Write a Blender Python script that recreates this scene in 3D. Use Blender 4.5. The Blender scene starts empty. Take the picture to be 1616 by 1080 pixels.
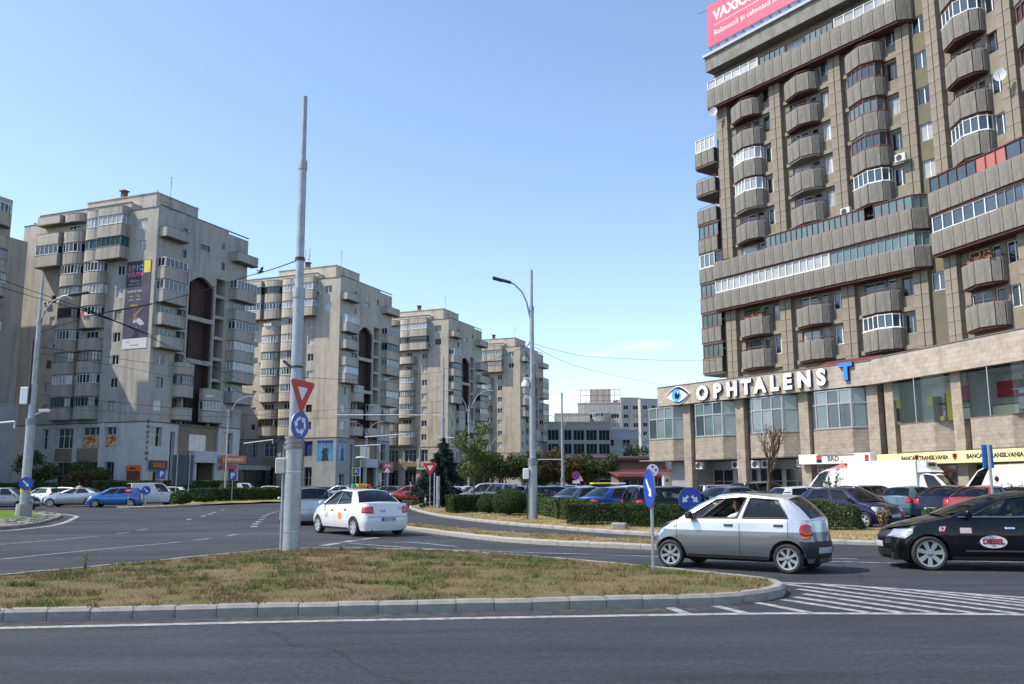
import bpy, bmesh, math, random
import numpy as np
from mathutils import Vector, Matrix
R = math.radians
PI = math.pi
sc = bpy.context.scene
COL = sc.collection

# ------------------------------------------------------------------ camera
cam_d = bpy.data.cameras.new('camera'); cam = bpy.data.objects.new('camera', cam_d); COL.objects.link(cam)
cam_d.sensor_width = 36.0; cam_d.lens = 36.0 * 1400 / 1616; cam_d.clip_start = 0.1; cam_d.clip_end = 6000
cam.location = (0, 0, 1.655)
cam.rotation_euler = (Matrix.Rotation(R(90 + 9.05), 3, 'X') @ Matrix.Rotation(R(-0.2), 3, 'Z')).to_euler()
sc.camera = cam
# ------------------------------------------------------------------ world, sun, exposure
SUN_AZ = 186.0      # degrees, mathematical, direction TOWARDS the sun in the ground plane
SUN_EL = 51.0
w = bpy.data.worlds.new('World'); sc.world = w; w.use_nodes = True
wt = w.node_tree; wt.nodes.clear()
wo = wt.nodes.new('ShaderNodeOutputWorld'); bg = wt.nodes.new('ShaderNodeBackground')
sky = wt.nodes.new('ShaderNodeTexSky'); sky.sky_type = 'NISHITA'; sky.sun_disc = False
sky.sun_elevation = R(SUN_EL); sky.sun_rotation = R(90 - SUN_AZ)
sky.altitude = 350; sky.air_density = 1.0; sky.dust_density = 0.8; sky.ozone_density = 1.5
bg.inputs['Strength'].default_value = 0.145
# thin bright cumulus bank low over the horizon, defined by direction
tc = wt.nodes.new('ShaderNodeTexCoord'); mp = wt.nodes.new('ShaderNodeMapping'); mp.inputs['Scale'].default_value = (3.2, 3.2, 14.0)
nz = wt.nodes.new('ShaderNodeTexNoise'); nz.inputs['Scale'].default_value = 1.6; nz.inputs['Detail'].default_value = 7
sep = wt.nodes.new('ShaderNodeSeparateXYZ')
band = wt.nodes.new('ShaderNodeMapRange'); band.inputs[1].default_value = 0.03; band.inputs[2].default_value = 0.19; band.inputs[3].default_value = 0.16; band.inputs[4].default_value = -0.22
addn = wt.nodes.new('ShaderNodeMath'); addn.operation = 'ADD'
cr = wt.nodes.new('ShaderNodeMapRange'); cr.inputs[1].default_value = 0.50; cr.inputs[2].default_value = 0.68; cr.inputs[3].default_value = 0.0; cr.inputs[4].default_value = 0.75
mx = wt.nodes.new('ShaderNodeMix'); mx.data_type = 'RGBA'; mx.inputs[7].default_value = (6.3, 6.7, 7.3, 1)
L_ = wt.links.new
L_(tc.outputs['Generated'], mp.inputs['Vector']); L_(mp.outputs['Vector'], nz.inputs['Vector'])
L_(tc.outputs['Generated'], sep.inputs[0]); L_(sep.outputs['Z'], band.inputs[0])
L_(nz.outputs[0], addn.inputs[0]); L_(band.outputs[0], addn.inputs[1]); L_(addn.outputs[0], cr.inputs[0])
hs = wt.nodes.new('ShaderNodeHueSaturation'); hs.inputs['Saturation'].default_value = 1.0; hs.inputs['Value'].default_value = 1.0
L_(sky.outputs[0], hs.inputs['Color']); L_(cr.outputs[0], mx.inputs[0]); L_(hs.outputs[0], mx.inputs[6]); L_(mx.outputs[2], bg.inputs['Color']); L_(bg.outputs[0], wo.inputs[0])
sun_d = bpy.data.lights.new('sun', 'SUN'); sun = bpy.data.objects.new('sun', sun_d); COL.objects.link(sun)
sun_d.energy = 3.3; sun_d.angle = R(0.55); sun_d.color = (1.0, 0.93, 0.83)
sdir = Vector((math.cos(R(SUN_AZ)) * math.cos(R(SUN_EL)), math.sin(R(SUN_AZ)) * math.cos(R(SUN_EL)), math.sin(R(SUN_EL))))
sun.rotation_euler = sdir.to_track_quat('Z', 'Y').to_euler(); sun.location = (-30, 0, 60)
sc.view_settings.view_transform = 'Standard'; sc.view_settings.look = 'None'
sc.view_settings.exposure = 0.84; sc.view_settings.gamma = 1.0; sc.view_settings.use_curve_mapping = False

# ------------------------------------------------------------------ materials
MATS = {}
def mat(name, col, rough=0.6, metal=0.0, spec=0.5, col2=None, scale=4.0, mix=(0.35, 0.65), bump=0.0, bscale=60.0, coat=0.0, emit=0.0,
        streak=None, detail=5.0, coord='Object', trans=0.0):
    """Principled material; col2 is mixed in by noise, streak=(colour, scale_xyz, amount) adds stains."""
    if name in MATS: return MATS[name]
    m = bpy.data.materials.new(name); m.use_nodes = True
    nt = m.node_tree; b = nt.nodes['Principled BSDF']; k = nt.links.new
    b.inputs['Base Color'].default_value = (*col, 1); b.inputs['Roughness'].default_value = rough
    b.inputs['Metallic'].default_value = metal; b.inputs['Specular IOR Level'].default_value = spec
    if coat: b.inputs['Coat Weight'].default_value = coat; b.inputs['Coat Roughness'].default_value = 0.05
    if emit: b.inputs['Emission Color'].default_value = (*col, 1); b.inputs['Emission Strength'].default_value = emit
    t = None
    if col2 or bump or streak: t = nt.nodes.new('ShaderNodeTexCoord')
    src = None
    if col2:
        n = nt.nodes.new('ShaderNodeTexNoise'); n.inputs['Scale'].default_value = scale; n.inputs['Detail'].default_value = detail; n.inputs['Roughness'].default_value = 0.62
        r = nt.nodes.new('ShaderNodeMapRange'); r.inputs[1].default_value = mix[0]; r.inputs[2].default_value = mix[1]
        x = nt.nodes.new('ShaderNodeMix'); x.data_type = 'RGBA'; x.inputs[6].default_value = (*col, 1); x.inputs[7].default_value = (*col2, 1)
        k(t.outputs[coord], n.inputs['Vector']); k(n.outputs[0], r.inputs[0]); k(r.outputs[0], x.inputs[0]); src = x.outputs[2]
    if streak:
        sc_, s3, amt = streak
        mp = nt.nodes.new('ShaderNodeMapping'); mp.inputs['Scale'].default_value = s3
        n = nt.nodes.new('ShaderNodeTexNoise'); n.inputs['Scale'].default_value = 1.0; n.inputs['Detail'].default_value = 6; n.inputs['Roughness'].default_value = 0.7
        r = nt.nodes.new('ShaderNodeMapRange'); r.inputs[1].default_value = 0.48; r.inputs[2].default_value = 0.72; r.inputs[4].default_value = amt
        x = nt.nodes.new('ShaderNodeMix'); x.data_type = 'RGBA'; x.inputs[6].default_value = (*col, 1); x.inputs[7].default_value = (*sc_, 1)
        k(t.outputs[coord], mp.inputs[0]); k(mp.outputs[0], n.inputs['Vector']); k(n.outputs[0], r.inputs[0]); k(r.outputs[0], x.inputs[0])
        if src: k(src, x.inputs[6])
        src = x.outputs[2]
    if src: k(src, b.inputs['Base Color'])
    if bump:
        n = nt.nodes.new('ShaderNodeTexNoise'); n.inputs['Scale'].default_value = bscale; n.inputs['Detail'].default_value = 4
        bp = nt.nodes.new('ShaderNodeBump'); bp.inputs['Strength'].default_value = bump; bp.inputs['Distance'].default_value = 0.02
        k(t.outputs[coord], n.inputs['Vector']); k(n.outputs[0], bp.inputs['Height']); k(bp.outputs[0], b.inputs['Normal'])
    MATS[name] = m
    return m

def glass_mat(name, tint=(0.62, 0.68, 0.68), refl=1.5):
    """see-through pane: fresnel mix of a tinted transparent and a glossy lobe"""
    if name in MATS: return MATS[name]
    m = bpy.data.materials.new(name); m.use_nodes = True; nt = m.node_tree; nt.nodes.clear(); k = nt.links.new
    o = nt.nodes.new('ShaderNodeOutputMaterial'); mx = nt.nodes.new('ShaderNodeMixShader'); tr = nt.nodes.new('ShaderNodeBsdfTransparent')
    gl = nt.nodes.new('ShaderNodeBsdfGlossy'); fr = nt.nodes.new('ShaderNodeFresnel')
    tr.inputs[0].default_value = (*tint, 1); gl.inputs['Roughness'].default_value = 0.015; gl.inputs[0].default_value = (0.95, 0.97, 1, 1); fr.inputs[0].default_value = refl
    k(fr.outputs[0], mx.inputs[0]); k(tr.outputs[0], mx.inputs[1]); k(gl.outputs[0], mx.inputs[2]); k(mx.outputs[0], o.inputs[0])
    MATS[name] = m; return m

def cladding(name, c1, c2, mortar, bw=0.62, bh=0.3, msize=0.012, rough=0.8, bump=0.35, stain=(0.12, 0.10, 0.08)):
    """stone tiles laid in courses; objects using it have x along the wall and z up (Generated is not used)"""
    if name in MATS: return MATS[name]
    m = bpy.data.materials.new(name); m.use_nodes = True; nt = m.node_tree; b = nt.nodes['Principled BSDF']; k = nt.links.new
    t = nt.nodes.new('ShaderNodeTexCoord'); sp = nt.nodes.new('ShaderNodeSeparateXYZ'); cb = nt.nodes.new('ShaderNodeCombineXYZ'); ad = nt.nodes.new('ShaderNodeMath')
    br = nt.nodes.new('ShaderNodeTexBrick'); br.inputs['Scale'].default_value = 1.0; br.inputs['Mortar Size'].default_value = msize
    br.inputs['Brick Width'].default_value = bw; br.inputs['Row Height'].default_value = bh
    br.inputs['Color1'].default_value = (*c1, 1); br.inputs['Color2'].default_value = (*c2, 1); br.inputs['Mortar'].default_value = (*mortar, 1)
    k(t.outputs['Object'], sp.inputs[0]); k(sp.outputs['X'], ad.inputs[0]); k(sp.outputs['Y'], ad.inputs[1]); k(ad.outputs[0], cb.inputs[0]); k(sp.outputs['Z'], cb.inputs[1])
    k(cb.outputs[0], br.inputs['Vector'])
    n = nt.nodes.new('ShaderNodeTexNoise'); n.inputs['Scale'].default_value = 1.3; n.inputs['Detail'].default_value = 8; n.inputs['Roughness'].default_value = 0.7
    r = nt.nodes.new('ShaderNodeMapRange'); r.inputs[1].default_value = 0.46; r.inputs[2].default_value = 0.74; r.inputs[4].default_value = 0.72
    x = nt.nodes.new('ShaderNodeMix'); x.data_type = 'RGBA'; x.inputs[7].default_value = (*stain, 1)
    k(t.outputs['Object'], n.inputs['Vector']); k(n.outputs[0], r.inputs[0]); k(r.outputs[0], x.inputs[0]); k(br.outputs['Color'], x.inputs[6]); k(x.outputs[2], b.inputs['Base Color'])
    bp = nt.nodes.new('ShaderNodeBump'); bp.inputs['Strength'].default_value = bump; bp.inputs['Distance'].default_value = 0.02; bp.invert = True
    k(br.outputs['Fac'], bp.inputs['Height']); k(bp.outputs[0], b.inputs['Normal'])
    b.inputs['Roughness'].default_value = rough
    MATS[name] = m; return m

# ------------------------------------------------------------------ mesh helpers
class MB:
    def __init__(s): s.v = []; s.f = []; s.m = []
    def add(s, vs, fs, mi=0):
        o = len(s.v); s.v += [tuple(p) for p in vs]; s.f += [tuple(i + o for i in q) for q in fs]; s.m += [mi] * len(fs); return s
    def box(s, x0, x1, y0, y1, z0, z1, mi=0):
        return s.add([(x0, y0, z0), (x1, y0, z0), (x1, y1, z0), (x0, y1, z0), (x0, y0, z1), (x1, y0, z1), (x1, y1, z1), (x0, y1, z1)],
                     [(0, 3, 2, 1), (4, 5, 6, 7), (0, 1, 5, 4), (1, 2, 6, 5), (2, 3, 7, 6), (3, 0, 4, 7)], mi)
    def bbox(s, x0, x1, y0, y1, z0, z1, b=0.02, mi=0):
        """box with chamfered edges"""
        xs, ys, zs = (x0, x1), (y0, y1), (z0, z1); v = []; idx = {}
        for i in (0, 1):
            for j in (0, 1):
                for l in (0, 1):
                    sx, sy, sz = (1, -1)[i], (1, -1)[j], (1, -1)[l]
                    for a in range(3):
                        p = [xs[i] + sx * b, ys[j] + sy * b, zs[l] + sz * b]; p[a] = (xs[i], ys[j], zs[l])[a]
                        idx[(i, j, l, a)] = len(v); v.append(tuple(p))
        f = []
        q = lambda *k: [idx[x] for x in k]
        f += [q((0,0,0,0),(0,0,1,0),(0,1,1,0),(0,1,0,0)), q((1,0,0,0),(1,1,0,0),(1,1,1,0),(1,0,1,0)),
              q((0,0,0,1),(1,0,0,1),(1,0,1,1),(0,0,1,1)), q((0,1,0,1),(0,1,1,1),(1,1,1,1),(1,1,0,1)),
              q((0,0,0,2),(0,1,0,2),(1,1,0,2),(1,0,0,2)), q((0,0,1,2),(1,0,1,2),(1,1,1,2),(0,1,1,2))]
        for j in (0,1):
            for l in (0,1): f.append(q((0,j,l,1),(1,j,l,1),(1,j,l,2),(0,j,l,2)))
        for i in (0,1):
            for l in (0,1): f.append(q((i,0,l,0),(i,1,l,0),(i,1,l,2),(i,0,l,2)))
            for j in (0,1): f.append(q((i,j,0,0),(i,j,1,0),(i,j,1,1),(i,j,0,1)))
            for j in (0,1):
                for l in (0,1): f.append(q((i,j,l,0),(i,j,l,1),(i,j,l,2)))
        s.add(v, f, mi); s.fix = True; return s
    def tube(s, pts, r, n=8, mi=0, caps=True):
        pts = [Vector(p) for p in pts]; rr = r if isinstance(r, (list, tuple)) else [r] * len(pts); vs = []; up = Vector((0, 0, 1))
        for i, p in enumerate(pts):
            d = (pts[min(i + 1, len(pts) - 1)] - pts[max(i - 1, 0)]).normalized()
            a = d.cross(up if abs(d.z) < 0.95 else Vector((1, 0, 0))).normalized(); b = d.cross(a)
            vs += [p + (a * math.cos(2 * PI * j / n) + b * math.sin(2 * PI * j / n)) * rr[i] for j in range(n)]
        fs = [(i * n + j, i * n + (j + 1) % n, (i + 1) * n + (j + 1) % n, (i + 1) * n + j) for i in range(len(pts) - 1) for j in range(n)]
        if caps: fs += [tuple(range(n)), tuple((len(pts) - 1) * n + j for j in reversed(range(n)))]
        return s.add(vs, fs, mi)
    def prism(s, pl, z0, z1, mi=0, mtop=None):
        """vertical prism over a ccw plan polygon"""
        n = len(pl); s.add([(x, y, z0) for x, y in pl] + [(x, y, z1) for x, y in pl],
              [(i, (i + 1) % n, n + (i + 1) % n, n + i) for i in range(n)] + [tuple(reversed(range(n)))], mi)
        o = len(s.v); s.v += [(x, y, z1) for x, y in pl]; s.f.append(tuple(range(o, o + n))); s.m.append(mi if mtop is None else mtop); return s
    def xf(s, M):
        s.v = [tuple(M @ Vector(p)) for p in s.v]; return s
    def mesh(s, name, mats, smooth=False, angle=None):
        me = bpy.data.meshes.new(name); me.from_pydata(s.v, [], s.f)
        for m in (mats if isinstance(mats, (list, tuple)) else [mats]): me.materials.append(m)
        me.polygons.foreach_set('material_index', s.m)
        if getattr(s, 'fix', False) or True:
            bm = bmesh.new(); bm.from_mesh(me); bmesh.ops.recalc_face_normals(bm, faces=bm.faces[:])
            if smooth: bmesh.ops.remove_doubles(bm, verts=bm.verts[:], dist=0.0004)
            bm.to_mesh(me); bm.free()
        if smooth:
            me.polygons.foreach_set('use_smooth', [True] * len(me.polygons)); 
            if angle: me.set_sharp_from_angle(angle=R(angle))
        me.update(); return me

def ob(name, me, parent=None, loc=(0, 0, 0), rz=0.0, rot=None):
    o = bpy.data.objects.new(name, me); COL.objects.link(o); o.location = loc
    o.rotation_euler = rot if rot else (0, 0, rz)
    if parent: o.parent = parent
    return o
def tag(o, label=None, cat=None, group=None, kind=None):
    if label: o['label'] = label
    if cat: o['category'] = cat
    if group: o['group'] = group
    if kind: o['kind'] = kind
    return o
def thing(name, label, cat, loc=(0, 0, 0), rz=0.0, group=None):
    return tag(ob(name, None, None, loc, rz), label, cat, group)
CACHE = {}
def cached(key, fn):
    if key not in CACHE: CACHE[key] = fn()
    return CACHE[key]
_tn = [0]
TXS = bpy.data.scenes.new('lettering_tmp')   # lettering is evaluated here, away from the big scene
def text_mesh(s, size, mats, extrude=0.0, bold=0.0, align='CENTER', xs=1.0, spacing=1.0):
    """flat or extruded lettering as a mesh: x along the line, z up, facing -y"""
    c = bpy.data.curves.new('txt', 'FONT'); c.body = s; c.size = size; c.extrude = extrude; c.offset = bold; c.align_x = align; c.align_y = 'CENTER'
    c.space_character = spacing; c.resolution_u = 3
    o = bpy.data.objects.new('txt', c); TXS.collection.objects.link(o); vl = TXS.view_layers[0]; vl.update(); dg = vl.depsgraph
    me = bpy.data.meshes.new_from_object(o.evaluated_get(dg)); bpy.data.objects.remove(o); bpy.data.curves.remove(c)
    me.transform(Matrix.Rotation(R(90), 4, 'X') @ Matrix.Diagonal((xs, 1, 1, 1)))
    me.materials.clear(); me.materials.append(mats); _tn[0] += 1; me.name = 'lettering'
    return me
def poly_mesh(name, pts, m, thick=0.0):
    """plan polygon in x,z facing -y"""
    b = MB(); n = len(pts)
    if thick:
        b.add([(x, 0, z) for x, z in pts] + [(x, thick, z) for x, z in pts], [tuple(range(n)), tuple(reversed(range(n, 2 * n)))] + [(i, (i + 1) % n, n + (i + 1) % n, n + i) for i in range(n)])
    else: b.add([(x, 0, z) for x, z in pts], [tuple(range(n))])
    return b.mesh(name, m)
def circ(r, n=28, sx=1.0, a0=0.0): return [(r * sx * math.cos(a0 + 2 * PI * i / n), r * math.sin(a0 + 2 * PI * i / n)) for i in range(n)]

def wall_panel(b, O, ux, n, W, z0, z1, rects, depth=0.14, mi=0, mr=None):
    """flat wall with real openings: O origin (x,y), ux unit direction, n outward normal"""
    mr = mi if mr is None else mr
    xs = sorted({0.0, W} | {r[0] for r in rects} | {r[1] for r in rects}); zs = sorted({z0, z1} | {max(z0, r[2]) for r in rects} | {min(z1, r[3]) for r in rects})
    P = lambda u, y, z: (O[0] + ux[0] * u - n[0] * y, O[1] + ux[1] * u - n[1] * y, z)
    for i in range(len(xs) - 1):
        j = 0
        while j < len(zs) - 1:
            cx = (xs[i] + xs[i + 1]) / 2; hit = lambda q: any(r[0] < cx < r[1] and r[2] < (zs[q] + zs[q + 1]) / 2 < r[3] for r in rects)
            if hit(j): j += 1; continue
            e = j
            while e < len(zs) - 1 and not hit(e): e += 1
            b.add([P(xs[i], 0, zs[j]), P(xs[i + 1], 0, zs[j]), P(xs[i + 1], 0, zs[e]), P(xs[i], 0, zs[e])], [(0, 1, 2, 3)], mi); j = e
    for r in rects:
        a, c, lo, hi = r[0], r[1], max(z0, r[2]), min(z1, r[3])
        for q in (((a, lo), (c, lo)), ((c, lo), (c, hi)), ((c, hi), (a, hi)), ((a, hi), (a, lo))):
            (u0, w0), (u1, w1) = q
            b.add([P(u0, 0, w0), P(u1, 0, w1), P(u1, depth, w1), P(u0, depth, w0)], [(0, 1, 2, 3)], mr)

rnd = random.Random(7)
# ================================================================== ground
def asphalt():
    m = bpy.data.materials.new('asphalt'); m.use_nodes = True; nt = m.node_tree; b = nt.nodes['Principled BSDF']; k = nt.links.new
    t = nt.nodes.new('ShaderNodeTexCoord')
    def noise(scale, det, s3=(1, 1, 1), rz=0):
        mp = nt.nodes.new('ShaderNodeMapping'); mp.inputs['Scale'].default_value = s3; mp.inputs['Rotation'].default_value = (0, 0, rz); n = nt.nodes.new('ShaderNodeTexNoise')
        n.inputs['Scale'].default_value = scale; n.inputs['Detail'].default_value = det; n.inputs['Roughness'].default_value = 0.65
        k(t.outputs['Object'], mp.inputs[0]); k(mp.outputs[0], n.inputs['Vector']); return n.outputs[0]
    def rng(src, a, c, lo, hi):
        r = nt.nodes.new('ShaderNodeMapRange'); r.inputs[1].default_value = a; r.inputs[2].default_value = c; r.inputs[3].default_value = lo; r.inputs[4].default_value = hi; k(src, r.inputs[0]); return r.outputs[0]
    def mul(a, c):
        x = nt.nodes.new('ShaderNodeMath'); x.operation = 'MULTIPLY'; k(a, x.inputs[0]); k(c, x.inputs[1]); return x.outputs[0]
    big = rng(noise(0.16, 4, (0.5, 1.6, 1), R(-8)), 0.36, 0.64, 0.70, 1.38)
    wear = rng(noise(0.9, 5, (0.12, 1.5, 1), R(-6)), 0.36, 0.66, 0.80, 1.25)
    agg = rng(noise(70, 2), 0.36, 0.66, 0.62, 1.5)
    mid = rng(noise(14, 5), 0.38, 0.62, 0.74, 1.30); patch = rng(noise(0.45, 6, (0.35, 1.0, 1), R(-8)), 0.42, 0.6, 0.86, 1.16)
    grit = rng(noise(420, 1), 0.62, 0.75, 1.0, 1.8)
    vor = nt.nodes.new('ShaderNodeTexVoronoi'); vor.feature = 'DISTANCE_TO_EDGE'; vor.inputs['Scale'].default_value = 0.21
    wob = nt.nodes.new('ShaderNodeTexNoise'); wob.inputs['Scale'].default_value = 1.4; wob.inputs['Detail'].default_value = 5
    mixv = nt.nodes.new('ShaderNodeMix'); mixv.data_type = 'VECTOR'; mixv.inputs[0].default_value = 0.42
    k(t.outputs['Object'], wob.inputs['Vector']); k(t.outputs['Object'], mixv.inputs[4]); k(wob.outputs['Color'], mixv.inputs[5]); k(mixv.outputs[1], vor.inputs['Vector'])
    crk = rng(vor.outputs[0], 0.0, 0.006, 0.55, 1.0)
    v = mul(mul(mul(mul(big, wear), mul(mid, patch)), mul(agg, grit)), crk)
    c = nt.nodes.new('ShaderNodeMix'); c.data_type = 'RGBA'; c.blend_type = 'MULTIPLY'; c.inputs[0].default_value = 1.0
    c.inputs[6].default_value = (0.030, 0.032, 0.039, 1); k(v, c.inputs[7]); k(c.outputs[2], b.inputs['Base Color'])
    b.inputs['Roughness'].default_value = 0.82; b.inputs['Specular IOR Level'].default_value = 0.35
    bp = nt.nodes.new('ShaderNodeBump'); bp.inputs['Strength'].default_value = 0.5; bp.inputs['Distance'].default_value = 0.006; k(agg, bp.inputs['Height']); k(bp.outputs[0], b.inputs['Normal'])
    return m
ASPH = asphalt()
g = MB(); S = 3000
g.add([(-S, -S, 0), (S, -S, 0), (S, S, 0), (-S, S, 0)], [(0, 1, 2, 3)])
tag(ob('road', g.mesh('road', ASPH)), 'grey asphalt roads and car park across the whole square', kind='structure')

PAINT = mat('road_paint', (0.36, 0.36, 0.345), 0.7, col2=(0.13, 0.13, 0.135), scale=7, mix=(0.43, 0.66), detail=9, bump=0.3, bscale=120)
PAINT_OLD = mat('road_paint_worn', (0.30, 0.30, 0.30), 0.75, col2=(0.085, 0.087, 0.092), scale=6, mix=(0.42, 0.62), detail=9)
def smooth_path(p, step=0.5, closed=False):
    p = [Vector((a[0], a[1])) for a in p]; n = len(p); out = []
    for i in range(n if closed else n - 1):
        q = [p[(i - 1) % n] if closed or i > 0 else p[i], p[i], p[(i + 1) % n], p[(i + 2) % n] if closed or i + 2 < n else p[i + 1]]
        for s in range(12):
            t = s / 12; out.append(0.5 * (2 * q[1] + (q[2] - q[0]) * t + (2 * q[0] - 5 * q[1] + 4 * q[2] - q[3]) * t * t + (3 * q[1] - q[0] - 3 * q[2] + q[3]) * t ** 3))
    out.append(p[0].copy() if closed else p[-1].copy())
    res = [out[0]]; acc = 0; L = sum((out[i + 1] - out[i]).length for i in range(len(out) - 1)); m = max(3, round(L / step)); st = L / m; tgt = st
    for i in range(len(out) - 1):
        d = (out[i + 1] - out[i]).length
        while acc + d >= tgt - 1e-6 and len(res) < m + (0 if closed else 1):
            res.append(out[i].lerp(out[i + 1], min(1, (tgt - acc) / d if d else 0))); tgt += st
        acc += d
    return res[:m] if closed else res
def ribbon(name, pts, width, z=0.004, m=None, step=0.5, smooth=True, parent=None):
    p = smooth_path(pts, step) if smooth and len(pts) > 2 else [Vector(a) for a in pts]; b = MB(); vs = []
    for i, q in enumerate(p):
        d = (p[min(i + 1, len(p) - 1)] - p[max(i - 1, 0)]).normalized(); nrm = Vector((-d.y, d.x)) * width / 2
        vs += [(q.x + nrm.x, q.y + nrm.y, z), (q.x - nrm.x, q.y - nrm.y, z)]
    b.add(vs, [(2 * i, 2 * i + 1, 2 * i + 3, 2 * i + 2) for i in range(len(p) - 1)])
    return tag(ob(name, b.mesh(name, m or PAINT), parent), kind='structure')
# the edge line in front of the near island, the hatched wedge and the lane lines
ribbon('road_edge_line', [(-16, 9.9), (-11, 10.25), (-6, 10.78), (-3, 11.16), (0, 11.47), (2.2, 11.66), (3.6, 11.73), (6.4, 11.56), (10, 11.1), (16, 10.2)], 0.16)
ribbon('hatching_line', [(4.42, 15.22), (4.9, 15.08), (5.6, 14.66), (7.38, 13.2), (9.5, 11.45)], 0.15)
hat = [((4.5, 15.0), (6.4, 11.66)), ((4.37, 13.75), (5.42, 11.74)), ((3.85, 13.1), (4.55, 11.80)), ((3.4, 12.78), (3.8, 11.80)), ((5.6, 14.6), (7.35, 11.52)),
       ((6.75, 13.65), (8.15, 11.36)), ((2.75, 12.45), (2.98, 11.78)), ((2.1, 12.3), (2.22, 11.74)),
       ((4.47, 14.35), (5.9, 11.7)), ((5.05, 14.92), (6.88, 11.6)), ((6.2, 14.1), (7.76, 11.44)), ((4.12, 13.38), (4.98, 11.77)), ((7.4, 13.1), (8.6, 11.28))]
for p0, p1 in hat: ribbon('hatching_stripe', [p0, p1], 0.14, smooth=False, z=0.0035)
for pts, wd, mm in [([(-11.6, 20.4), (-11.2, 21.8), (-10.7, 23.5), (-10.1, 25.2), (-9.66, 26.4)], 0.13, PAINT_OLD), ([(-9.58, 27.2), (-9.37, 28.1)], 0.13, PAINT_OLD), ([(-9.28, 29.4), (-9.22, 30.4)], 0.13, PAINT_OLD),
                ([(-14.9, 24.2), (-14.46, 25.6), (-13.92, 27.5), (-13.5, 29.6)], 0.12, PAINT_OLD), ([(-13.52, 30.9), (-13.46, 31.8)], 0.12, PAINT_OLD), ([(-13.68, 33.1), (-13.81, 34.2)], 0.12, PAINT_OLD),
                ([(-5.14, 24.57), (-4.94, 25.7)], 0.30, PAINT_OLD), ([(-4.85, 26.0), (-4.7, 26.9)], 0.30, PAINT_OLD), ([(-4.6, 27.2), (-4.2, 28.2)], 0.28, PAINT_OLD), ([(-4.1, 28.6), (-3.7, 29.6)], 0.28, PAINT_OLD),
                ([(-4.6, 25.6), (-2.74, 23.8), (-1.09, 22.7), (1.0, 21.7), (3.0, 20.8), (6.0, 19.5), (10, 18.1), (15, 16.6)], 0.13, PAINT_OLD),
                ([(-3.4, 25.95), (-2.7, 25.7), (-1.5, 24.1)], 0.14, PAINT_OLD), ([(5.5, 20.5), (7.5, 19.8)], 0.12, PAINT_OLD), ([(9.3, 19.3), (11.5, 18.7)], 0.12, PAINT_OLD)]:
    ribbon('lane_line', pts, wd, m=mm)
for q in [(-10.13, 35.4), (-10.7, 37.6), (-11.21, 39.8), (-11.8, 42.4), (-12.5, 45.2), (-13.1, 47.8), (-13.6, 50.4), (-14.1, 53.2), (-14.6, 56.2)]:
    ribbon('guide_dash', [q, (q[0] - 0.22, q[1] + 0.9)], 0.26, m=PAINT_OLD, smooth=False)
for q in [(-15.37, 42.8), (-16.19, 47.2), (-16.9, 50.3), (-17.66, 53.3), (-18.76, 58.2)]:
    ribbon('guide_dash', [q, (q[0] - 0.3, q[1] + 1.1)], 0.26, m=PAINT_OLD, smooth=False)

KERB = mat('kerb_concrete', (0.30, 0.285, 0.255), 0.9, col2=(0.19, 0.18, 0.165), scale=3.5, bump=0.4, bscale=90, coord='Object')
KERB2 = mat('kerb_concrete_pale', (0.34, 0.325, 0.295), 0.9, col2=(0.22, 0.21, 0.19), scale=3.0, bump=0.4, bscale=90)
def soil_mat(name, dry, green, lo, hi, sc_=0.9):
    return mat(name, dry, 0.95, col2=green, scale=sc_, mix=(lo, hi), bump=0.8, bscale=45, detail=8, spec=0.1)
SOIL = soil_mat('dry_turf', (0.17, 0.125, 0.072), (0.115, 0.112, 0.045), 0.42, 0.62)
SOIL2 = soil_mat('dry_turf_far', (0.30, 0.225, 0.115), (0.17, 0.165, 0.06), 0.45, 0.66, 0.6)
def stone_mesh(Lb, h, wd, m):
    b = MB(); c = 0.025; e = Lb / 2 - 0.004
    prof = [(0, -0.1), (0, h - 0.04), (0.035, h), (wd, h), (wd, -0.1)]
    vs = [(-e, y, z) for y, z in prof] + [(e, y, z) for y, z in prof]; n = len(prof)
    b.add(vs, [(i, i + 1, n + i + 1, n + i) for i in range(n - 1)] + [tuple(range(n)), tuple(reversed(range(n, 2 * n)))])
    return b.mesh('kerb_stone', m)
def in_poly(x, y, pl):
    c = False; n = len(pl); j = n - 1
    for i in range(n):
        if (pl[i][1] > y) != (pl[j][1] > y) and x < (pl[j][0] - pl[i][0]) * (y - pl[i][1]) / (pl[j][1] - pl[i][1]) + pl[i][0]: c = not c
        j = i
    return c
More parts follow.
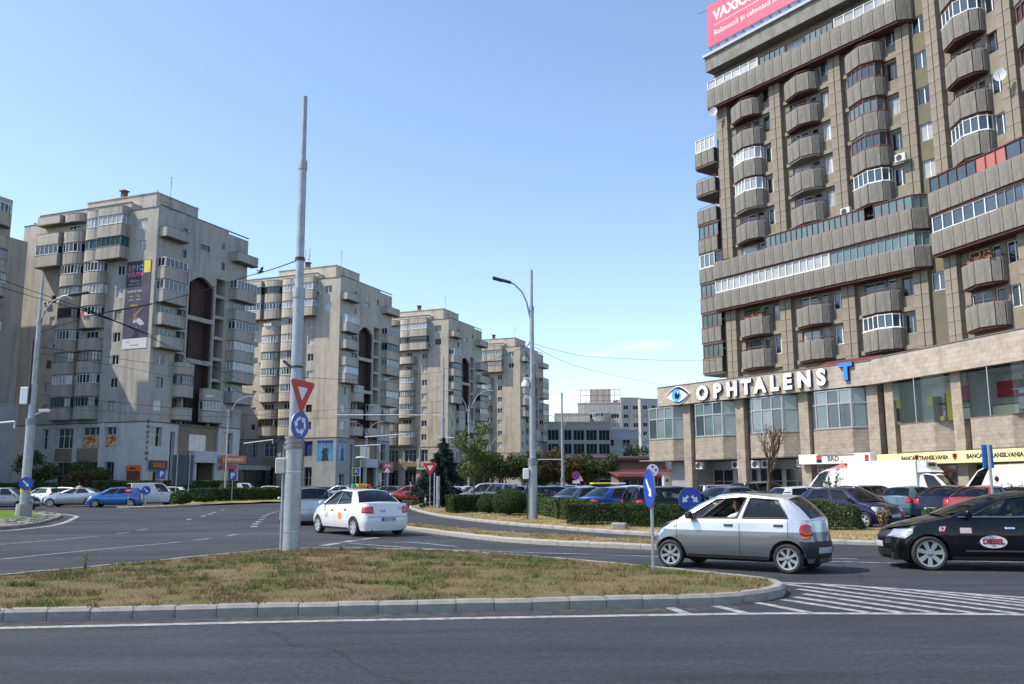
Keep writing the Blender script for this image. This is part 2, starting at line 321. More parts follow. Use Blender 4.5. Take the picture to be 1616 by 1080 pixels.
def island(name, label, pts, step, h, km, sm, mound=0.1, kw=0.16, sub=0.6):
    """kerb stones all round (each a piece of the island) and a gently mounded ground inside. pts ccw."""
    path = smooth_path(pts, step, True); n = len(path)
    L = (path[1] - path[0]).length
    b = MB(); inner = []
    for i in range(n):
        d = (path[(i + 1) % n] - path[i - 1]).normalized(); inner.append(path[i] + Vector((-d.y, d.x)) * kw * 0.9)
    x0, x1 = min(q.x for q in inner), max(q.x for q in inner); y0, y1 = min(q.y for q in inner), max(q.y for q in inner)
    bm = bmesh.new(); vs = [bm.verts.new((q.x, q.y, 0)) for q in inner]; f = bm.faces.new(vs); bmesh.ops.triangulate(bm, faces=[f])
    for it in range(6):
        es = [e for e in bm.edges if e.calc_length() > sub and not e.is_boundary]
        if not es: break
        bmesh.ops.subdivide_edges(bm, edges=es, cuts=1); bmesh.ops.triangulate(bm, faces=bm.faces[:])
    bpts = np.array([(q.x, q.y) for q in inner])
    def height(x, y):
        d = np.sqrt(((bpts - (x, y)) ** 2).sum(1)).min(); t = min(1, d / 2.2)
        return h - 0.015 + mound * (t * t * (3 - 2 * t)) + 0.02 * math.sin(x * 2.1 + y) * t
    for v in bm.verts: v.co.z = height(v.co.x, v.co.y)
    me = bpy.data.meshes.new(name); bmesh.ops.recalc_face_normals(bm, faces=bm.faces[:]); bm.to_mesh(me); bm.free(); me.materials.append(sm)
    me.polygons.foreach_set('use_smooth', [True] * len(me.polygons))
    o = tag(ob(name, me), label, kind='structure')
    st = cached(('stone', round(L, 2), h, kw, km.name), lambda: stone_mesh(L, h, kw, km))
    for i in range(n):
        a, c = path[i], path[(i + 1) % n]; d = c - a; m_ = (a + c) / 2
        s = ob('kerb_stone', st, o, (m_.x, m_.y, rnd.uniform(-0.006, 0.006)), math.atan2(d.y, d.x) + rnd.uniform(-0.008, 0.008)); s.scale.x = d.length / L
    return o, inner, height
near_pts = [(-11.2, 10.6), (-6.25, 11.2), (-3, 11.66), (-0.08, 12.03), (1.6, 12.28), (2.85, 12.55), (3.6, 12.98), (4.05, 13.6), (4.16, 14.4), (3.8, 15.2), (3.1, 16.1), (1.9, 17.7), (0.3, 19.4), (-1.5, 20.9), (-3.4, 21.75),
            (-5.2, 21.75), (-6.4, 20.3), (-7.5, 18.0), (-8.9, 15.5), (-10.6, 13.0), (-12, 11.3)]
NEAR, near_in, near_h = island('traffic_island', 'dry grass traffic island with a concrete kerb in the foreground', near_pts, 0.5, 0.15, KERB, SOIL, mound=0.06)
med_pts = [(-4.35, 33.7), (-3.58, 32.2), (-2.21, 29.3), (-0.93, 27.0), (0.19, 25.35), (1.53, 24.1), (3.21, 22.9), (4.6, 22.05), (5.5, 21.7), (5.9, 22.1), (5.0, 23.2), (3.5, 24.7), (1.7, 26.4), (0.2, 28.1), (-1.3, 30.3), (-2.7, 32.6), (-3.9, 34.6)]
MED, med_in, med_h = island('median_strip', 'narrow grassy median strip with pale kerb stones behind the near road', med_pts, 0.5, 0.14, KERB2, SOIL2, mound=0.03, sub=0.5)
far_pts = [(-6.9, 60.5), (-5.7, 54), (-3.9, 46.4), (-2.0, 40.7), (-0.23, 36.4), (1.2, 33.7), (2.62, 31.0), (4.02, 29.0), (6.2, 26.6), (9.0, 24.4), (12.5, 22.6), (18, 21.0), (26, 20.0), (27, 23.5), (21, 28.4), (16, 30.3), (13, 30.9), (10.6, 31.5), (8.0, 35.5), (5.2, 38.4), (3.0, 43), (0.8, 48.5),
           (-1.5, 55), (-3.6, 64), (-5.0, 71), (-6.8, 73), (-7.6, 68)]
FARI, far_in, far_h = island('planted_island', 'straw-coloured planted island with hedges in front of the car park', far_pts, 0.9, 0.12, KERB2, SOIL2, mound=0.05, sub=1.3)
GREEN = mat('lawn', (0.075, 0.15, 0.022), 0.95, col2=(0.12, 0.19, 0.035), scale=1.2, bump=0.8, bscale=60, spec=0.1)
cen_pts = [(-60, 34), (-45, 30.5), (-30, 31), (-23, 32), (-19.4, 34.2), (-19.6, 37), (-20.8, 40.6), (-22.3, 44.4), (-24, 48), (-27, 52), (-33, 56), (-45, 60), (-60, 60)]
CENI, cen_in, cen_h = island('roundabout_apron', 'cobbled apron round the green roundabout island at the left edge', cen_pts, 1.0, 0.13, KERB, mat('apron_bed', (0.24, 0.225, 0.19), 0.95, col2=(0.12, 0.115, 0.095), scale=2), mound=0.05, sub=3)
lawn_pts = [(-60, 40), (-45, 37.0), (-30, 36.0), (-24.6, 37.2), (-22.4, 39.5), (-22.1, 42.2), (-23.3, 45.2), (-25.6, 48.2), (-29, 51), (-36, 54), (-48, 56), (-60, 56)]
LAWN, lawn_in, lawn_h = island('roundabout_lawn', 'bright green mounded lawn of the roundabout around the left mast', [(x, y) for x, y in lawn_pts], 1.0, 0.2, KERB, GREEN, mound=0.24, sub=2)
# cobbles of the apron, near part only
rc = random.Random(3); b = MB()
for i in range(900):
    x, y = rc.uniform(-33, -18.8), rc.uniform(31.5, 52)
    if in_poly(x, y, [(q.x, q.y) for q in cen_in]) and not in_poly(x, y, lawn_pts):
        s = rc.uniform(0.11, 0.2); a = rc.uniform(0, 3); z = cen_h(x, y); pl = [(x + s * rc.uniform(0.8, 1.1) * math.cos(a + t * PI / 3), y + s * rc.uniform(0.8, 1.1) * math.sin(a + t * PI / 3)) for t in range(6)]
        b.prism(pl, z - 0.05, z + rc.uniform(0.03, 0.07))
o = ob('cobbles', b.mesh('cobbles', mat('cobble', (0.36, 0.34, 0.29), 0.85, col2=(0.22, 0.2, 0.17), scale=1.5)), CENI); tag(o, kind='stuff')
ribbon('roundabout_edge_line', [(-30, 29.6), (-23, 30.6), (-19.0, 32.6), (-18.6, 34.5), (-18.9, 37), (-20.0, 40.4), (-21.5, 44.1), (-23.3, 48.2), (-26, 52)], 0.22)
# left hedge verge and pavements
lv_pts = [(-28.1, 64.0), (-27.2, 63.1), (-25.2, 64.2), (-24.3, 69), (-25.3, 78), (-25.2, 86), (-22, 92), (-14, 101), (-8, 108), (-9, 110), (-15, 104), (-25, 95.5), (-32, 90), (-34.5, 86), (-30, 82), (-27.2, 74), (-26.4, 68)]
LVER, lv_in, lv_h = island('hedge_verge', 'grassy verge with a long clipped hedge in front of the towers', lv_pts, 1.0, 0.13, KERB, SOIL2, mound=0.02, sub=2.5)
PAVE = mat('paving', (0.25, 0.24, 0.225), 0.9, col2=(0.18, 0.172, 0.16), scale=1.2, bump=0.3, bscale=30)
b = MB(); b.prism([(-120, 70), (-66, 76), (-50, 97), (-41, 101), (4, 213), (60, 360), (-140, 360)], -0.05, 0.13)
tag(ob('pavement', b.mesh('pavement', PAVE)), 'grey pavement along the row of residential towers', kind='structure')
b = MB(); b.prism([(11, 78.6), (18.3, 64.4), (22.4, 55.9), (24, 48), (29, 30), (60, 30), (70, 110), (20, 100)], -0.05, 0.14)
tag(ob('pavement', b.mesh('pavement', PAVE)), 'pavement and arcade floor below the stone-clad shop podium', kind='structure')

# ------------------------------------------------------------------ grass blades
def grass(name, label, inner, hfn, n, hmin, hmax, wd, m, seed, clip=None, tufts=0):
    r = np.random.RandomState(seed); pl = [(q.x, q.y) for q in inner]; x0, x1 = min(p[0] for p in pl), max(p[0] for p in pl); y0, y1 = min(p[1] for p in pl), max(p[1] for p in pl)
    V = []; cnt = 0; pool = 0
    bp = np.array(pl)
    while cnt < n and pool < 40:
        pool += 1; X = r.uniform(x0, x1, n); Y = r.uniform(y0, y1, n)
        # vectorised point in polygon
        ins = np.zeros(n, bool); j = len(pl) - 1
        for i in range(len(pl)):
            xi, yi = pl[i]; xj, yj = pl[j]; c = ((yi > Y) != (yj > Y)) & (X < (xj - xi) * (Y - yi) / (yj - yi + 1e-12) + xi); ins ^= c; j = i
        if clip: ins &= clip(X, Y)
        X, Y = X[ins][:n - cnt], Y[ins][:n - cnt]; cnt += len(X); V.append(np.stack([X, Y], 1))
    P = np.concatenate(V); f1 = np.sin(P[:, 0] * 1.3 + 2.1 * np.sin(P[:, 1] * .7)) * np.sin(P[:, 1] * 1.7 + 1.6 * np.sin(P[:, 0] * .9 + 1)) + .5 * np.sin(P[:, 0] * 4.7 + P[:, 1] * 3.1) * np.sin(P[:, 1] * 5.3 - P[:, 0] * 2.2)
    P = P[(f1 > -.35) | (r.uniform(0, 1, len(P)) < .35)]
    if tufts:
        T_ = P[r.randint(0, len(P), tufts)]; P = np.concatenate([P, (T_[:, None, :] + r.normal(0, .035, (tufts, 26, 2))).reshape(-1, 2)])
    N = len(P)
    D = np.full(N, 1e9)
    for q in bp: D = np.minimum(D, np.hypot(P[:, 0] - q[0], P[:, 1] - q[1]))
    T = np.clip(D / 2.2, 0, 1); H0, MD = hfn
    Z = H0 - 0.015 + MD * T * T * (3 - 2 * T) + 0.02 * np.sin(P[:, 0] * 2.1 + P[:, 1]) * T - 0.012
    clump = 0.5 + 0.5 * np.sin(P[:, 0] * 3.1 + 1.7 * np.sin(P[:, 1] * 2.3)) * np.sin(P[:, 1] * 4.3 + 1.3 * np.sin(P[:, 0] * 1.9))
    h = r.uniform(hmin, hmax, N) * (0.45 + 1.1 * clump ** 2)
    if tufts: h[-tufts * 26:] = r.uniform(.05, .14, tufts * 26)
    a = r.uniform(0, 2 * PI, N); lx, ly = r.normal(0, 0.55, N) * h, r.normal(0, 0.55, N) * h
    vx = np.empty((N, 3, 3)); dx, dy = np.cos(a) * wd / 2, np.sin(a) * wd / 2
    vx[:, 0] = np.stack([P[:, 0] - dx, P[:, 1] - dy, Z], 1); vx[:, 1] = np.stack([P[:, 0] + dx, P[:, 1] + dy, Z], 1); vx[:, 2] = np.stack([P[:, 0] + lx, P[:, 1] + ly, Z + h], 1)
    me = bpy.data.meshes.new(name); me.vertices.add(N * 3); me.vertices.foreach_set('co', vx.ravel()); me.loops.add(N * 3); me.loops.foreach_set('vertex_index', np.arange(N * 3, dtype=np.int32))
    me.polygons.add(N); me.polygons.foreach_set('loop_start', np.arange(0, N * 3, 3, dtype=np.int32)); me.polygons.foreach_set('loop_total', np.full(N, 3, dtype=np.int32)); me.update(); me.validate(); me.materials.append(m)
    return tag(ob(name, me), label, 'grass', kind='stuff')
def blade_mat(name, dry, dry2, green, lo, hi, sc_):
    m = mat(name, dry, 0.8, col2=dry2, scale=60, detail=1, spec=0.2); nt = m.node_tree; b = nt.nodes['Principled BSDF']; k = nt.links.new
    src = b.inputs['Base Color'].links[0].from_socket; t = nt.nodes.new('ShaderNodeTexCoord'); n = nt.nodes.new('ShaderNodeTexNoise'); n.inputs['Scale'].default_value = sc_; n.inputs['Detail'].default_value = 6; n.inputs['Roughness'].default_value = 0.7
    r = nt.nodes.new('ShaderNodeMapRange'); r.inputs[1].default_value = lo; r.inputs[2].default_value = hi; x = nt.nodes.new('ShaderNodeMix'); x.data_type = 'RGBA'; x.inputs[7].default_value = (*green, 1)
    k(t.outputs['Object'], n.inputs['Vector']); k(n.outputs[0], r.inputs[0]); k(r.outputs[0], x.inputs[0]); k(src, x.inputs[6]); k(x.outputs[2], b.inputs['Base Color']); return m
BL1 = blade_mat('grass_near', (0.29, 0.225, 0.11), (0.13, 0.10, 0.05), (0.085, 0.125, 0.026), 0.45, 0.58, 0.75)
BL2 = blade_mat('grass_far', (0.40, 0.31, 0.15), (0.27, 0.21, 0.10), (0.15, 0.18, 0.05), 0.52, 0.72, 0.6)
grass('grass', 'short parched grass with green patches on the near island', near_in, (0.15, 0.06), 170000, 0.022, 0.07, 0.011, BL1, 1, tufts=420)
grass('grass', 'ragged grass growing along the narrow median strip', med_in, (0.14, 0.03), 22000, 0.03, 0.11, 0.016, BL2, 2, tufts=60)
grass('grass', 'straw-dry grass below the hedges of the planted island', far_in, (0.12, 0.05), 60000, 0.03, 0.09, 0.022, BL2, 3, clip=lambda X, Y: (Y < 62) & (X < 18))

# grit and dust swept against the kerbs: thin, broken sheets lying on the asphalt
def grit_mat():
    m = bpy.data.materials.new('kerb_grit'); m.use_nodes = True; nt = m.node_tree; b = nt.nodes['Principled BSDF']; k = nt.links.new; b.inputs['Base Color'].default_value = (0.15, 0.135, 0.115, 1); b.inputs['Roughness'].default_value = .95
    t = nt.nodes.new('ShaderNodeTexCoord'); n = nt.nodes.new('ShaderNodeTexNoise'); n.inputs['Scale'].default_value = 5; n.inputs['Detail'].default_value = 9; n.inputs['Roughness'].default_value = .75; r = nt.nodes.new('ShaderNodeMapRange'); r.inputs[1].default_value = .44; r.inputs[2].default_value = .66; r.inputs[4].default_value = .75
    k(t.outputs['Object'], n.inputs['Vector']); k(n.outputs[0], r.inputs[0]); k(r.outputs[0], b.inputs['Alpha']); return m
GRIT = grit_mat()
ribbon('kerb_grit', [(-11, 10.42), (-6.2, 11.02), (-3, 11.48), (-0.05, 11.86), (1.65, 12.12), (3.0, 12.42)], 0.36, z=.0018, m=GRIT)
ribbon('kerb_grit', [(-3.9, 32.2), (-2.4, 29.2), (-1.1, 26.9), (0.05, 25.2), (1.4, 23.95), (3.1, 22.75), (4.5, 21.9)], 0.36, z=.0018, m=GRIT)
ribbon('kerb_grit', [(-2.2, 40.6), (-0.45, 36.2), (1.0, 33.5), (2.45, 30.8), (3.85, 28.8), (6.05, 26.4), (8.9, 24.2), (12.4, 22.4)], 0.4, z=.0018, m=GRIT)
# weeds growing in the joints of the near kerb
rw = np.random.RandomState(8); wv = []; wf = []
for i in range(46):
    f = rw.uniform(0, 1); j = f * (len(near_in) * .36); q = near_in[int(j)]
    for _ in range(9):
        x, y = q.x + rw.normal(0, .05), q.y + rw.normal(-.04, .03); a = rw.uniform(0, 6.28); hh = rw.uniform(.04, .12); o_ = len(wv); wv += [(x - .006 * math.cos(a), y - .006 * math.sin(a), .14), (x + .006 * math.cos(a), y + .006 * math.sin(a), .14), (x + rw.normal(0, .05), y + rw.normal(-.03, .05), .14 + hh)]; wf.append((o_, o_ + 1, o_ + 2))
me = bpy.data.meshes.new('kerb_weeds'); me.from_pydata(wv, [], wf); me.materials.append(BL1); tag(ob('kerb_weeds', me), 'ragged blades hanging over the near kerb', 'grass', kind='stuff')
# ================================================================== residential towers on the left
def conc(name, c, c2, st): return mat(name, c, 0.9, col2=c2, scale=0.55, mix=(0.3, 0.7), streak=(st, (0.9, 0.9, 0.11), 0.78), bump=0.25, bscale=25, detail=7)
CONC1 = conc('tower_render', (0.50, 0.455, 0.385), (0.40, 0.362, 0.305), (0.19, 0.17, 0.145))
CONC_W = mat('white_paint_wall', (0.56, 0.56, 0.55), 0.85, col2=(0.46, 0.455, 0.44), scale=0.8, streak=((0.28, 0.26, 0.23), (0.8, 0.8, 0.2), 0.35))
CONC_G = mat('grey_paint_wall', (0.33, 0.335, 0.335), 0.85, col2=(0.27, 0.27, 0.27), scale=0.8, streak=((0.16, 0.15, 0.14), (0.8, 0.8, 0.2), 0.35))
CVAR = [conc('render_%d' % i, c, tuple(x * .8 for x in c), tuple(x * .38 for x in c)) for i, c in enumerate([(0.47, 0.432, 0.375), (0.56, 0.50, 0.41), (0.54, 0.475, 0.38), (0.55, 0.48, 0.38)])]
BVAR = [conc('balc_render_%d' % i, c, tuple(x * .8 for x in c), tuple(x * .32 for x in c)) for i, c in enumerate([(0.46, 0.42, 0.36), (0.54, 0.48, 0.39), (0.52, 0.46, 0.37), (0.53, 0.465, 0.37)])]
CUR = dict(i=0)
BALC = conc('balcony_render', (0.49, 0.445, 0.375), (0.39, 0.35, 0.29), (0.15, 0.132, 0.11))
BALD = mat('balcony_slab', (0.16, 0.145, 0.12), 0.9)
FW = mat('white_frame', (0.82, 0.82, 0.81), 0.4); FB = mat('brown_frame', (0.16, 0.10, 0.065), 0.6); FG = mat('grey_frame', (0.30, 0.33, 0.33), 0.5)
def pane_mat(name, c, rough=0.06, spec=0.9): return mat(name, c, rough, spec=spec, col2=tuple(x * 0.72 for x in c), scale=0.8)
PD = pane_mat('pane_dark', (0.018, 0.022, 0.026)); PM = pane_mat('pane_blue', (0.06, 0.085, 0.10)); PC = pane_mat('pane_curtain', (0.42, 0.42, 0.40), 0.1); PT = pane_mat('pane_teal', (0.13, 0.20, 0.19), 0.1); PW = pane_mat('pane_blind', (0.50, 0.50, 0.48), 0.2)
PK = pane_mat('pane_black', (0.015, 0.019, 0.023), .4, .08)
FT0 = mat('teal_frame', (0.10, 0.22, 0.20), .6)
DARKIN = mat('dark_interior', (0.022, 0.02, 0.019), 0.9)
BRICK = mat('rust_render', (0.08, 0.046, 0.036), 0.9, col2=(0.055, 0.036, 0.03), scale=1.2)
PANES = [PD, PM, PC, PT, PW]
def win_meshes(W, H, nv, fm, pm, nh=0, t=0.06):
    """frame (outward -y, origin at lower left corner of the opening) and pane"""
    def fr():
        b = MB(); d = 0.05
        b.box(0, W, 0, d, 0, t); b.box(0, W, 0, d, H - t, H); b.box(0, t, 0, d, t, H - t); b.box(W - t, W, 0, d, t, H - t)
        for i in range(1, nv): x = W * i / nv; b.box(x - t * 0.6, x + t * 0.6, 0.002, d - 0.002, t, H - t)
        for i in range(1, nh + 1): z = H * (0.62 if nh == 1 else i / (nh + 1)); b.box(t, W - t, 0.004, d - 0.004, z - t * 0.4, z + t * 0.4)
        return b.mesh('window', fm)
    def pn():
        b = MB(); b.add([(t * 0.5, 0.03, t * 0.5), (W - t * 0.5, 0.03, t * 0.5), (W - t * 0.5, 0.03, H - t * 0.5), (t * 0.5, 0.03, H - t * 0.5)], [(0, 1, 2, 3)]); return b.mesh('pane', pm)
    return cached(('wf', W, H, nv, nh, t, fm.name), fr), cached(('wp', W, H, t, pm.name), pn)
def put_window(parent, pos, rz, W, H, nv, fm, pm, nh=0, name='window', t=0.06):
    f, p = win_meshes(round(W, 2), round(H, 2), nv, fm, pm, nh, t); o = ob(name, f, parent, pos, rz); ob('pane', p, o); return o
def round_plan(w, d, n=10):
    return [(-w / 2 + w * (0.5 - 0.5 * math.cos(PI * i / n)), d * (math.sin(PI * i / n)) ** 0.55) for i in range(n + 1)]
def box_plan(w, d, c=0.12): return [(-w / 2, 0), (-w / 2, d - c), (-w / 2 + c, d), (w / 2 - c, d), (w / 2, d - c), (w / 2, 0)]
def combo_plan(wr, dr, wb, db, side):
    """rounded part joined to a deeper box; side +1: box at larger x"""
    r = [(x - 0, y) for x, y in round_plan(wr, dr, 8)]; L = wr + wb
    if side > 0: p = [(x - L / 2 + wr / 2, y) for x, y in r[:-1]] + [(L / 2 - wb, dr * 0.45), (L / 2 - wb, db), (L / 2 - 0.1, db), (L / 2, db - 0.1), (L / 2, 0)]
    else: p = [(-L / 2, 0), (-L / 2, db - 0.1), (-L / 2 + 0.1, db), (-L / 2 + wb, db), (-L / 2 + wb, dr * 0.45)] + [(x + L / 2 - wr / 2, y) for x, y in r[1:]]
    return p
def off_plan(p, s):
    n = len(p); out = []
    for i, (x, y) in enumerate(p):
        a = p[max(0, i - 1)]; c = p[min(n - 1, i + 1)]; d = Vector((c[0] - a[0], c[1] - a[1])); d = d.normalized() if d.length > 1e-6 else Vector((1, 0))
        out.append((x + d.y * s, max(0.0, y - d.x * s)) if 0 < i < n - 1 else (x + (s if i == 0 else -s), y))
    return out
# balconies: local x along the wall, local -y is outward; plan y is the projection
def balcony_mesh(key, plan, h):
    def fn():
        b = MB(); pl = [(x, -y) for x, y in plan]
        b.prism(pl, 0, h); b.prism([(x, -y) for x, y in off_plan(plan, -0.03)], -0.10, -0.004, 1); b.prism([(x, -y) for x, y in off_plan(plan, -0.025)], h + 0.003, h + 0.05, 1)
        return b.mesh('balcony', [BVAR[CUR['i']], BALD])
    return cached(('bal', key, h, CUR['i']), fn)
def glazing_meshes(key, plan, h, fm, pm, nper):
    inn = off_plan(plan, 0.06); inn2 = off_plan(plan, 0.09)
    def fr():
        b = MB(); P = []
        for i in range(len(inn) - 1):
            a, c = Vector(inn[i]), Vector(inn[i + 1]); m = max(1, round((c - a).length / nper)); P += [a.lerp(c, q / m) for q in range(m)]
        P.append(Vector(inn[-1]))
        for q in P:
            b.box(q.x - 0.03, q.x + 0.03, -q.y - 0.03, -q.y + 0.03, 0.052, h)
        for z in (0.09, h - 0.06):
            b.tube([(q[0], -q[1], z) for q in inn], 0.045, 4)
        return b.mesh('glazing', fm)
    def pn():
        b = MB(); n = len(inn2); b.add([(x, -y, 0.05) for x, y in inn2] + [(x, -y, h) for x, y in inn2], [(i, i + 1, n + i + 1, n + i) for i in range(n - 1)]); return b.mesh('pane', pm)
    return cached(('gf', key, h, fm.name, nper), fr), cached(('gp', key, h, pm.name), pn)
def put_balcony(parent, pos, rz, key, plan, h, H, rg, glazed, fm=None, pm=None, nper=0.7):
    o = ob('balcony', balcony_mesh(key, plan, h), parent, pos, rz)
    if glazed:
        fm = fm or rg.choice([FW, FW, FW, FW, FG, FB, FT0]); pm = pm or rg.choice([PD, PD, PM, PC, PM, PT, PC, PW])
        f, p = glazing_meshes(key, plan, H - h - 0.12, fm, pm, nper); g_ = ob('glazing', f, o, (0, 0, h)); ob('pane', p, g_)
    return o
FL = 2.79; F0 = 9.45
def tower(idx, loc, label, seed, base_m, street_annex=True):
    CUR['i'] = idx; CW = CVAR[idx]; rg = random.Random(seed); RZ = math.atan2(0.9288, 0.3706)
    T = thing('apartment_tower', label, 'building', (*loc, 0), RZ, 'matching residential towers along the avenue')
    # ---- left facade (plane x=0, u along +y, outward -x), street facade (plane y=0, u along +x, outward -y)
    up, bs, sup, sbs = [], [], [], []
    for k in range(9):
        s = F0 + 0.95 + FL * k
        up.append((1.65, 3.05, s, s + 1.25) if k >= 7 else (4.85, 6.0, s, s + 1.22))
        if k < 7: up.append((15.9, 16.75, s + 0.1, s + 1.15))
    bs = [(4.45, 6.2, 6.05, 8.5), (7.1, 9.9, 6.05, 8.55), (11.3, 14.0, 6.05, 8.5), (15.4, 16.4, 6.0, 8.5), (18.5, 19.4, 6.0, 8.5), (7.1, 9.8, 0.0, 4.4), (4.45, 5.95, 0.0, 4.35), (11.1, 13.8, 0.0, 4.35)]
    for k in (7, 8):
        s = F0 + 0.95 + FL * k; sup += [(4.35, 5.1, s, s + 1.0), (11.65, 12.4, s, s + 1.0)]
    sup += [(7.55, 9.35, 31.75, 32.45)]
    for k in (0, 1, 2): s = F0 + 0.95 + FL * k; sup += [(1.05, 2.4, s, s + 1.25), (14.1, 15.2, s, s + 1.25)]
    REC = (4.0, 12.7, 9.0, 28.6)
    sup.append(REC); sbs = [(0.9, 2.7, 6.1, 8.45), (0.9, 2.6, 0, 3.2), (5.4, 12.7, 0, 8.9), (13.6, 15.6, 5.6, 8.4), (13.4, 16.2, 0, 3.6), (4.1, 4.9, 1.2, 8.0)]
    def mk():
        b = MB(); Xw = 17.0
        wall_panel(b, (0, 0), (0, 1), (-1, 0), 22.6, 9.0, 35.2, up)
        wall_panel(b, (0, 0), (1, 0), (0, -1), Xw, 9.0, 35.2, [r for r in sup if r is not REC])  if False else wall_panel(b, (0, 0), (1, 0), (0, -1), Xw, 9.0, 35.2, sup)
        for a, c in (((Xw, 0), (Xw, 22.6)), ((Xw, 22.6), (0, 22.6))): b.add([(*a, 0), (*c, 0), (*c, 35.2), (*a, 35.2)], [(0, 1, 2, 3)])
        b.add([(0, 0, 35.1), (Xw, 0, 35.1), (Xw, 22.6, 35.1), (0, 22.6, 35.1)], [(0, 1, 2, 3)])
        b.box(0.003, 5, 4.4, 19.9, 35.2, 36.3); b.box(3.8, 12.9, 0.003, 3.0, 35.2, 35.55)
        return b.mesh('wall', CW)
    ob('wall', cached(('tw_wall', idx), mk), T)
    def mkb():
        b = MB(); wall_panel(b, (0, 0), (0, 1), (-1, 0), 22.6, 0, 9.0, bs, 0.35); wall_panel(b, (0, 0), (1, 0), (0, -1), 17.0, 0, 9.0, sbs, 0.5)
        for u in (10.45, 6.25, 14.1): b.box(-0.12, 0.002, u, u + 0.72, 0, 8.98)
        for a, c in ((7.0, 10.42), (11.2, 14.08)): b.box(-0.05, 0.002, a, c, 4.45, 6.02, 1)
        return b.mesh('base_wall', [base_m, mat('tan_tiles', (0.27, 0.215, 0.15), 0.85, col2=(0.2, 0.155, 0.11), scale=3)])
    ob('base_wall', cached('tw_base' + base_m.name, mkb), T)
    def mkcap():
        b = MB(); b.box(-0.06, 0.2, -0.06, 4.4, 35.2, 35.3); b.box(-0.06, 0.2, 4.35, 19.95, 36.3, 36.4); b.box(-0.06, 0.2, 19.9, 22.66, 35.2, 35.3); b.box(0.2, 17.06, -0.06, 0.2, 35.55, 35.63); b.box(16.9, 17.06, 0.2, 22.6, 35.2, 35.3); b.box(-0.04, 0.002, 0, 22.6, 8.95, 9.08); b.box(0, 17, -0.04, 0.002, 8.95, 9.08)
        return b.mesh('parapet_cap', mat('cap_metal', (0.09, 0.08, 0.07), 0.7))
    ob('parapet_cap', cached('tw_cap', mkcap), T)
    def mkpent():
        b = MB(); b.box(1.6, 9.0, 2.0, 13.5, 35.1, 37.75); b.box(1.5, 9.1, 1.9, 13.6, 37.75, 37.85); b.box(2.2, 3.4, 14.3, 15.4, 35.1, 37.0); return b.mesh('roof_house', CW)
    rh = ob('roof_house', cached(('tw_pent', idx), mkpent), T)
    put_window(rh, (2.8, 1.99, 36.2), 0, 1.5, 0.8, 2, FB, PD)
    def mkmast():
        b = MB(); b.tube([(0, 0, 0), (0, 0, 3.6)], 0.03, 5)
        for z, l in ((3.3, 0.9), (2.8, 0.7), (2.5, 0.5)): b.tube([(-l / 2, 0, z), (l / 2, 0, z)], 0.015, 4); b.tube([(0, -l / 3, z - .1), (0, l / 3, z - .1)], 0.015, 4)
        return b.mesh('aerial', mat('aerial_metal', (0.2, 0.2, 0.2), 0.5, 0.8))
    ob('aerial', cached('mast', mkmast), rh, (5.5, 3.5, 37.8)); 
    ob('vent_pipe', cached('ventp', lambda: MB().box(-.3, .3, -.3, .3, 0, 1.0).box(-.45, .45, -.45, .45, 1.0, 1.15).mesh('vent_pipe', mat('pipe_rust', (0.12, 0.06, 0.045), 0.8))), rh, (2.2, 8.0, 37.8))
    # recess with arch
    def mkrec():
        b = MB(); a, c, lo, hi = REC; D = 2.6
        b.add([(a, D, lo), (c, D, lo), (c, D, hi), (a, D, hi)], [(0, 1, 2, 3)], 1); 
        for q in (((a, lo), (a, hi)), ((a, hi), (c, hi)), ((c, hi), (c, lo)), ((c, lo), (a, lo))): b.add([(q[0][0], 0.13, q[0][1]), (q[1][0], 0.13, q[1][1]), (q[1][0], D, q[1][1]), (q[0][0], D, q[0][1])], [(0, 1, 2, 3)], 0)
        b.box(7.6, 10.6, 1.2, 1.5, lo, hi, 2); b.box(10.4, 10.6, 0.3, 1.2, lo, hi, 2); b.box(5.95, 6.5, 1.0, 1.6, lo, hi, 0)
        for u in (5.62, 10.6): b.box(u, u + 0.34, 0.01, 0.45, lo, hi, 0)
        n = 9; ar = [(5.96 + (10.6 - 5.96) * i / n, 27.0 + 1.15 * math.sin(PI * i / n)) for i in range(n + 1)]
        for i in range(n):
            (u0, w0), (u1, w1) = ar[i], ar[i + 1]
            b.add([(u0, 0.02, w0), (u1, 0.02, w1), (u1, 0.02, hi), (u0, 0.02, hi), (u0, 0.5, w0), (u1, 0.5, w1)], [(0, 1, 2, 3), (0, 4, 5, 1)], 0)
        for k in range(1, 7):
            z = F0 + FL * k; b.box(a, 5.62, 0.02, D, z - 0.15, z + (0.9 if k < 3 else 0.25), 0); b.box(10.94, c, 0.02, D, z - 0.15, z + 0.25, 0)
        for z in (22.6, 17.1): b.box(5.96, 10.6, 0.02, 0.6, z - 0.3, z + 0.25, 0)
        b.box(a, c, 0.04, D, 8.9, 9.05, 0)
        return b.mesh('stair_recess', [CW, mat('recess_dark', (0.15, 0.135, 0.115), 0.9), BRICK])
    rec = ob('stair_recess', cached(('tw_rec', idx), mkrec), T)
    for k in range(1, 7):
        put_window(rec, (11.2, 2.55, F0 + FL * k + 0.9), 0, 1.1, 1.3, 2, FB, PD); put_window(rec, (4.3, 2.55, F0 + FL * k + 0.9), 0, 1.0, 1.3, 1, FB, PD)
    # windows in the openings
    def lw(r, nv, fm, pm, nh=0, dep=0.12): put_window(T, (dep, r[1], r[2]), R(-90), r[1] - r[0], r[3] - r[2], nv, fm, pm, nh)
    def sw(r, nv, fm, pm, nh=0, dep=0.12): put_window(T, (r[0], dep, r[2]), 0, r[1] - r[0], r[3] - r[2], nv, fm, pm, nh)
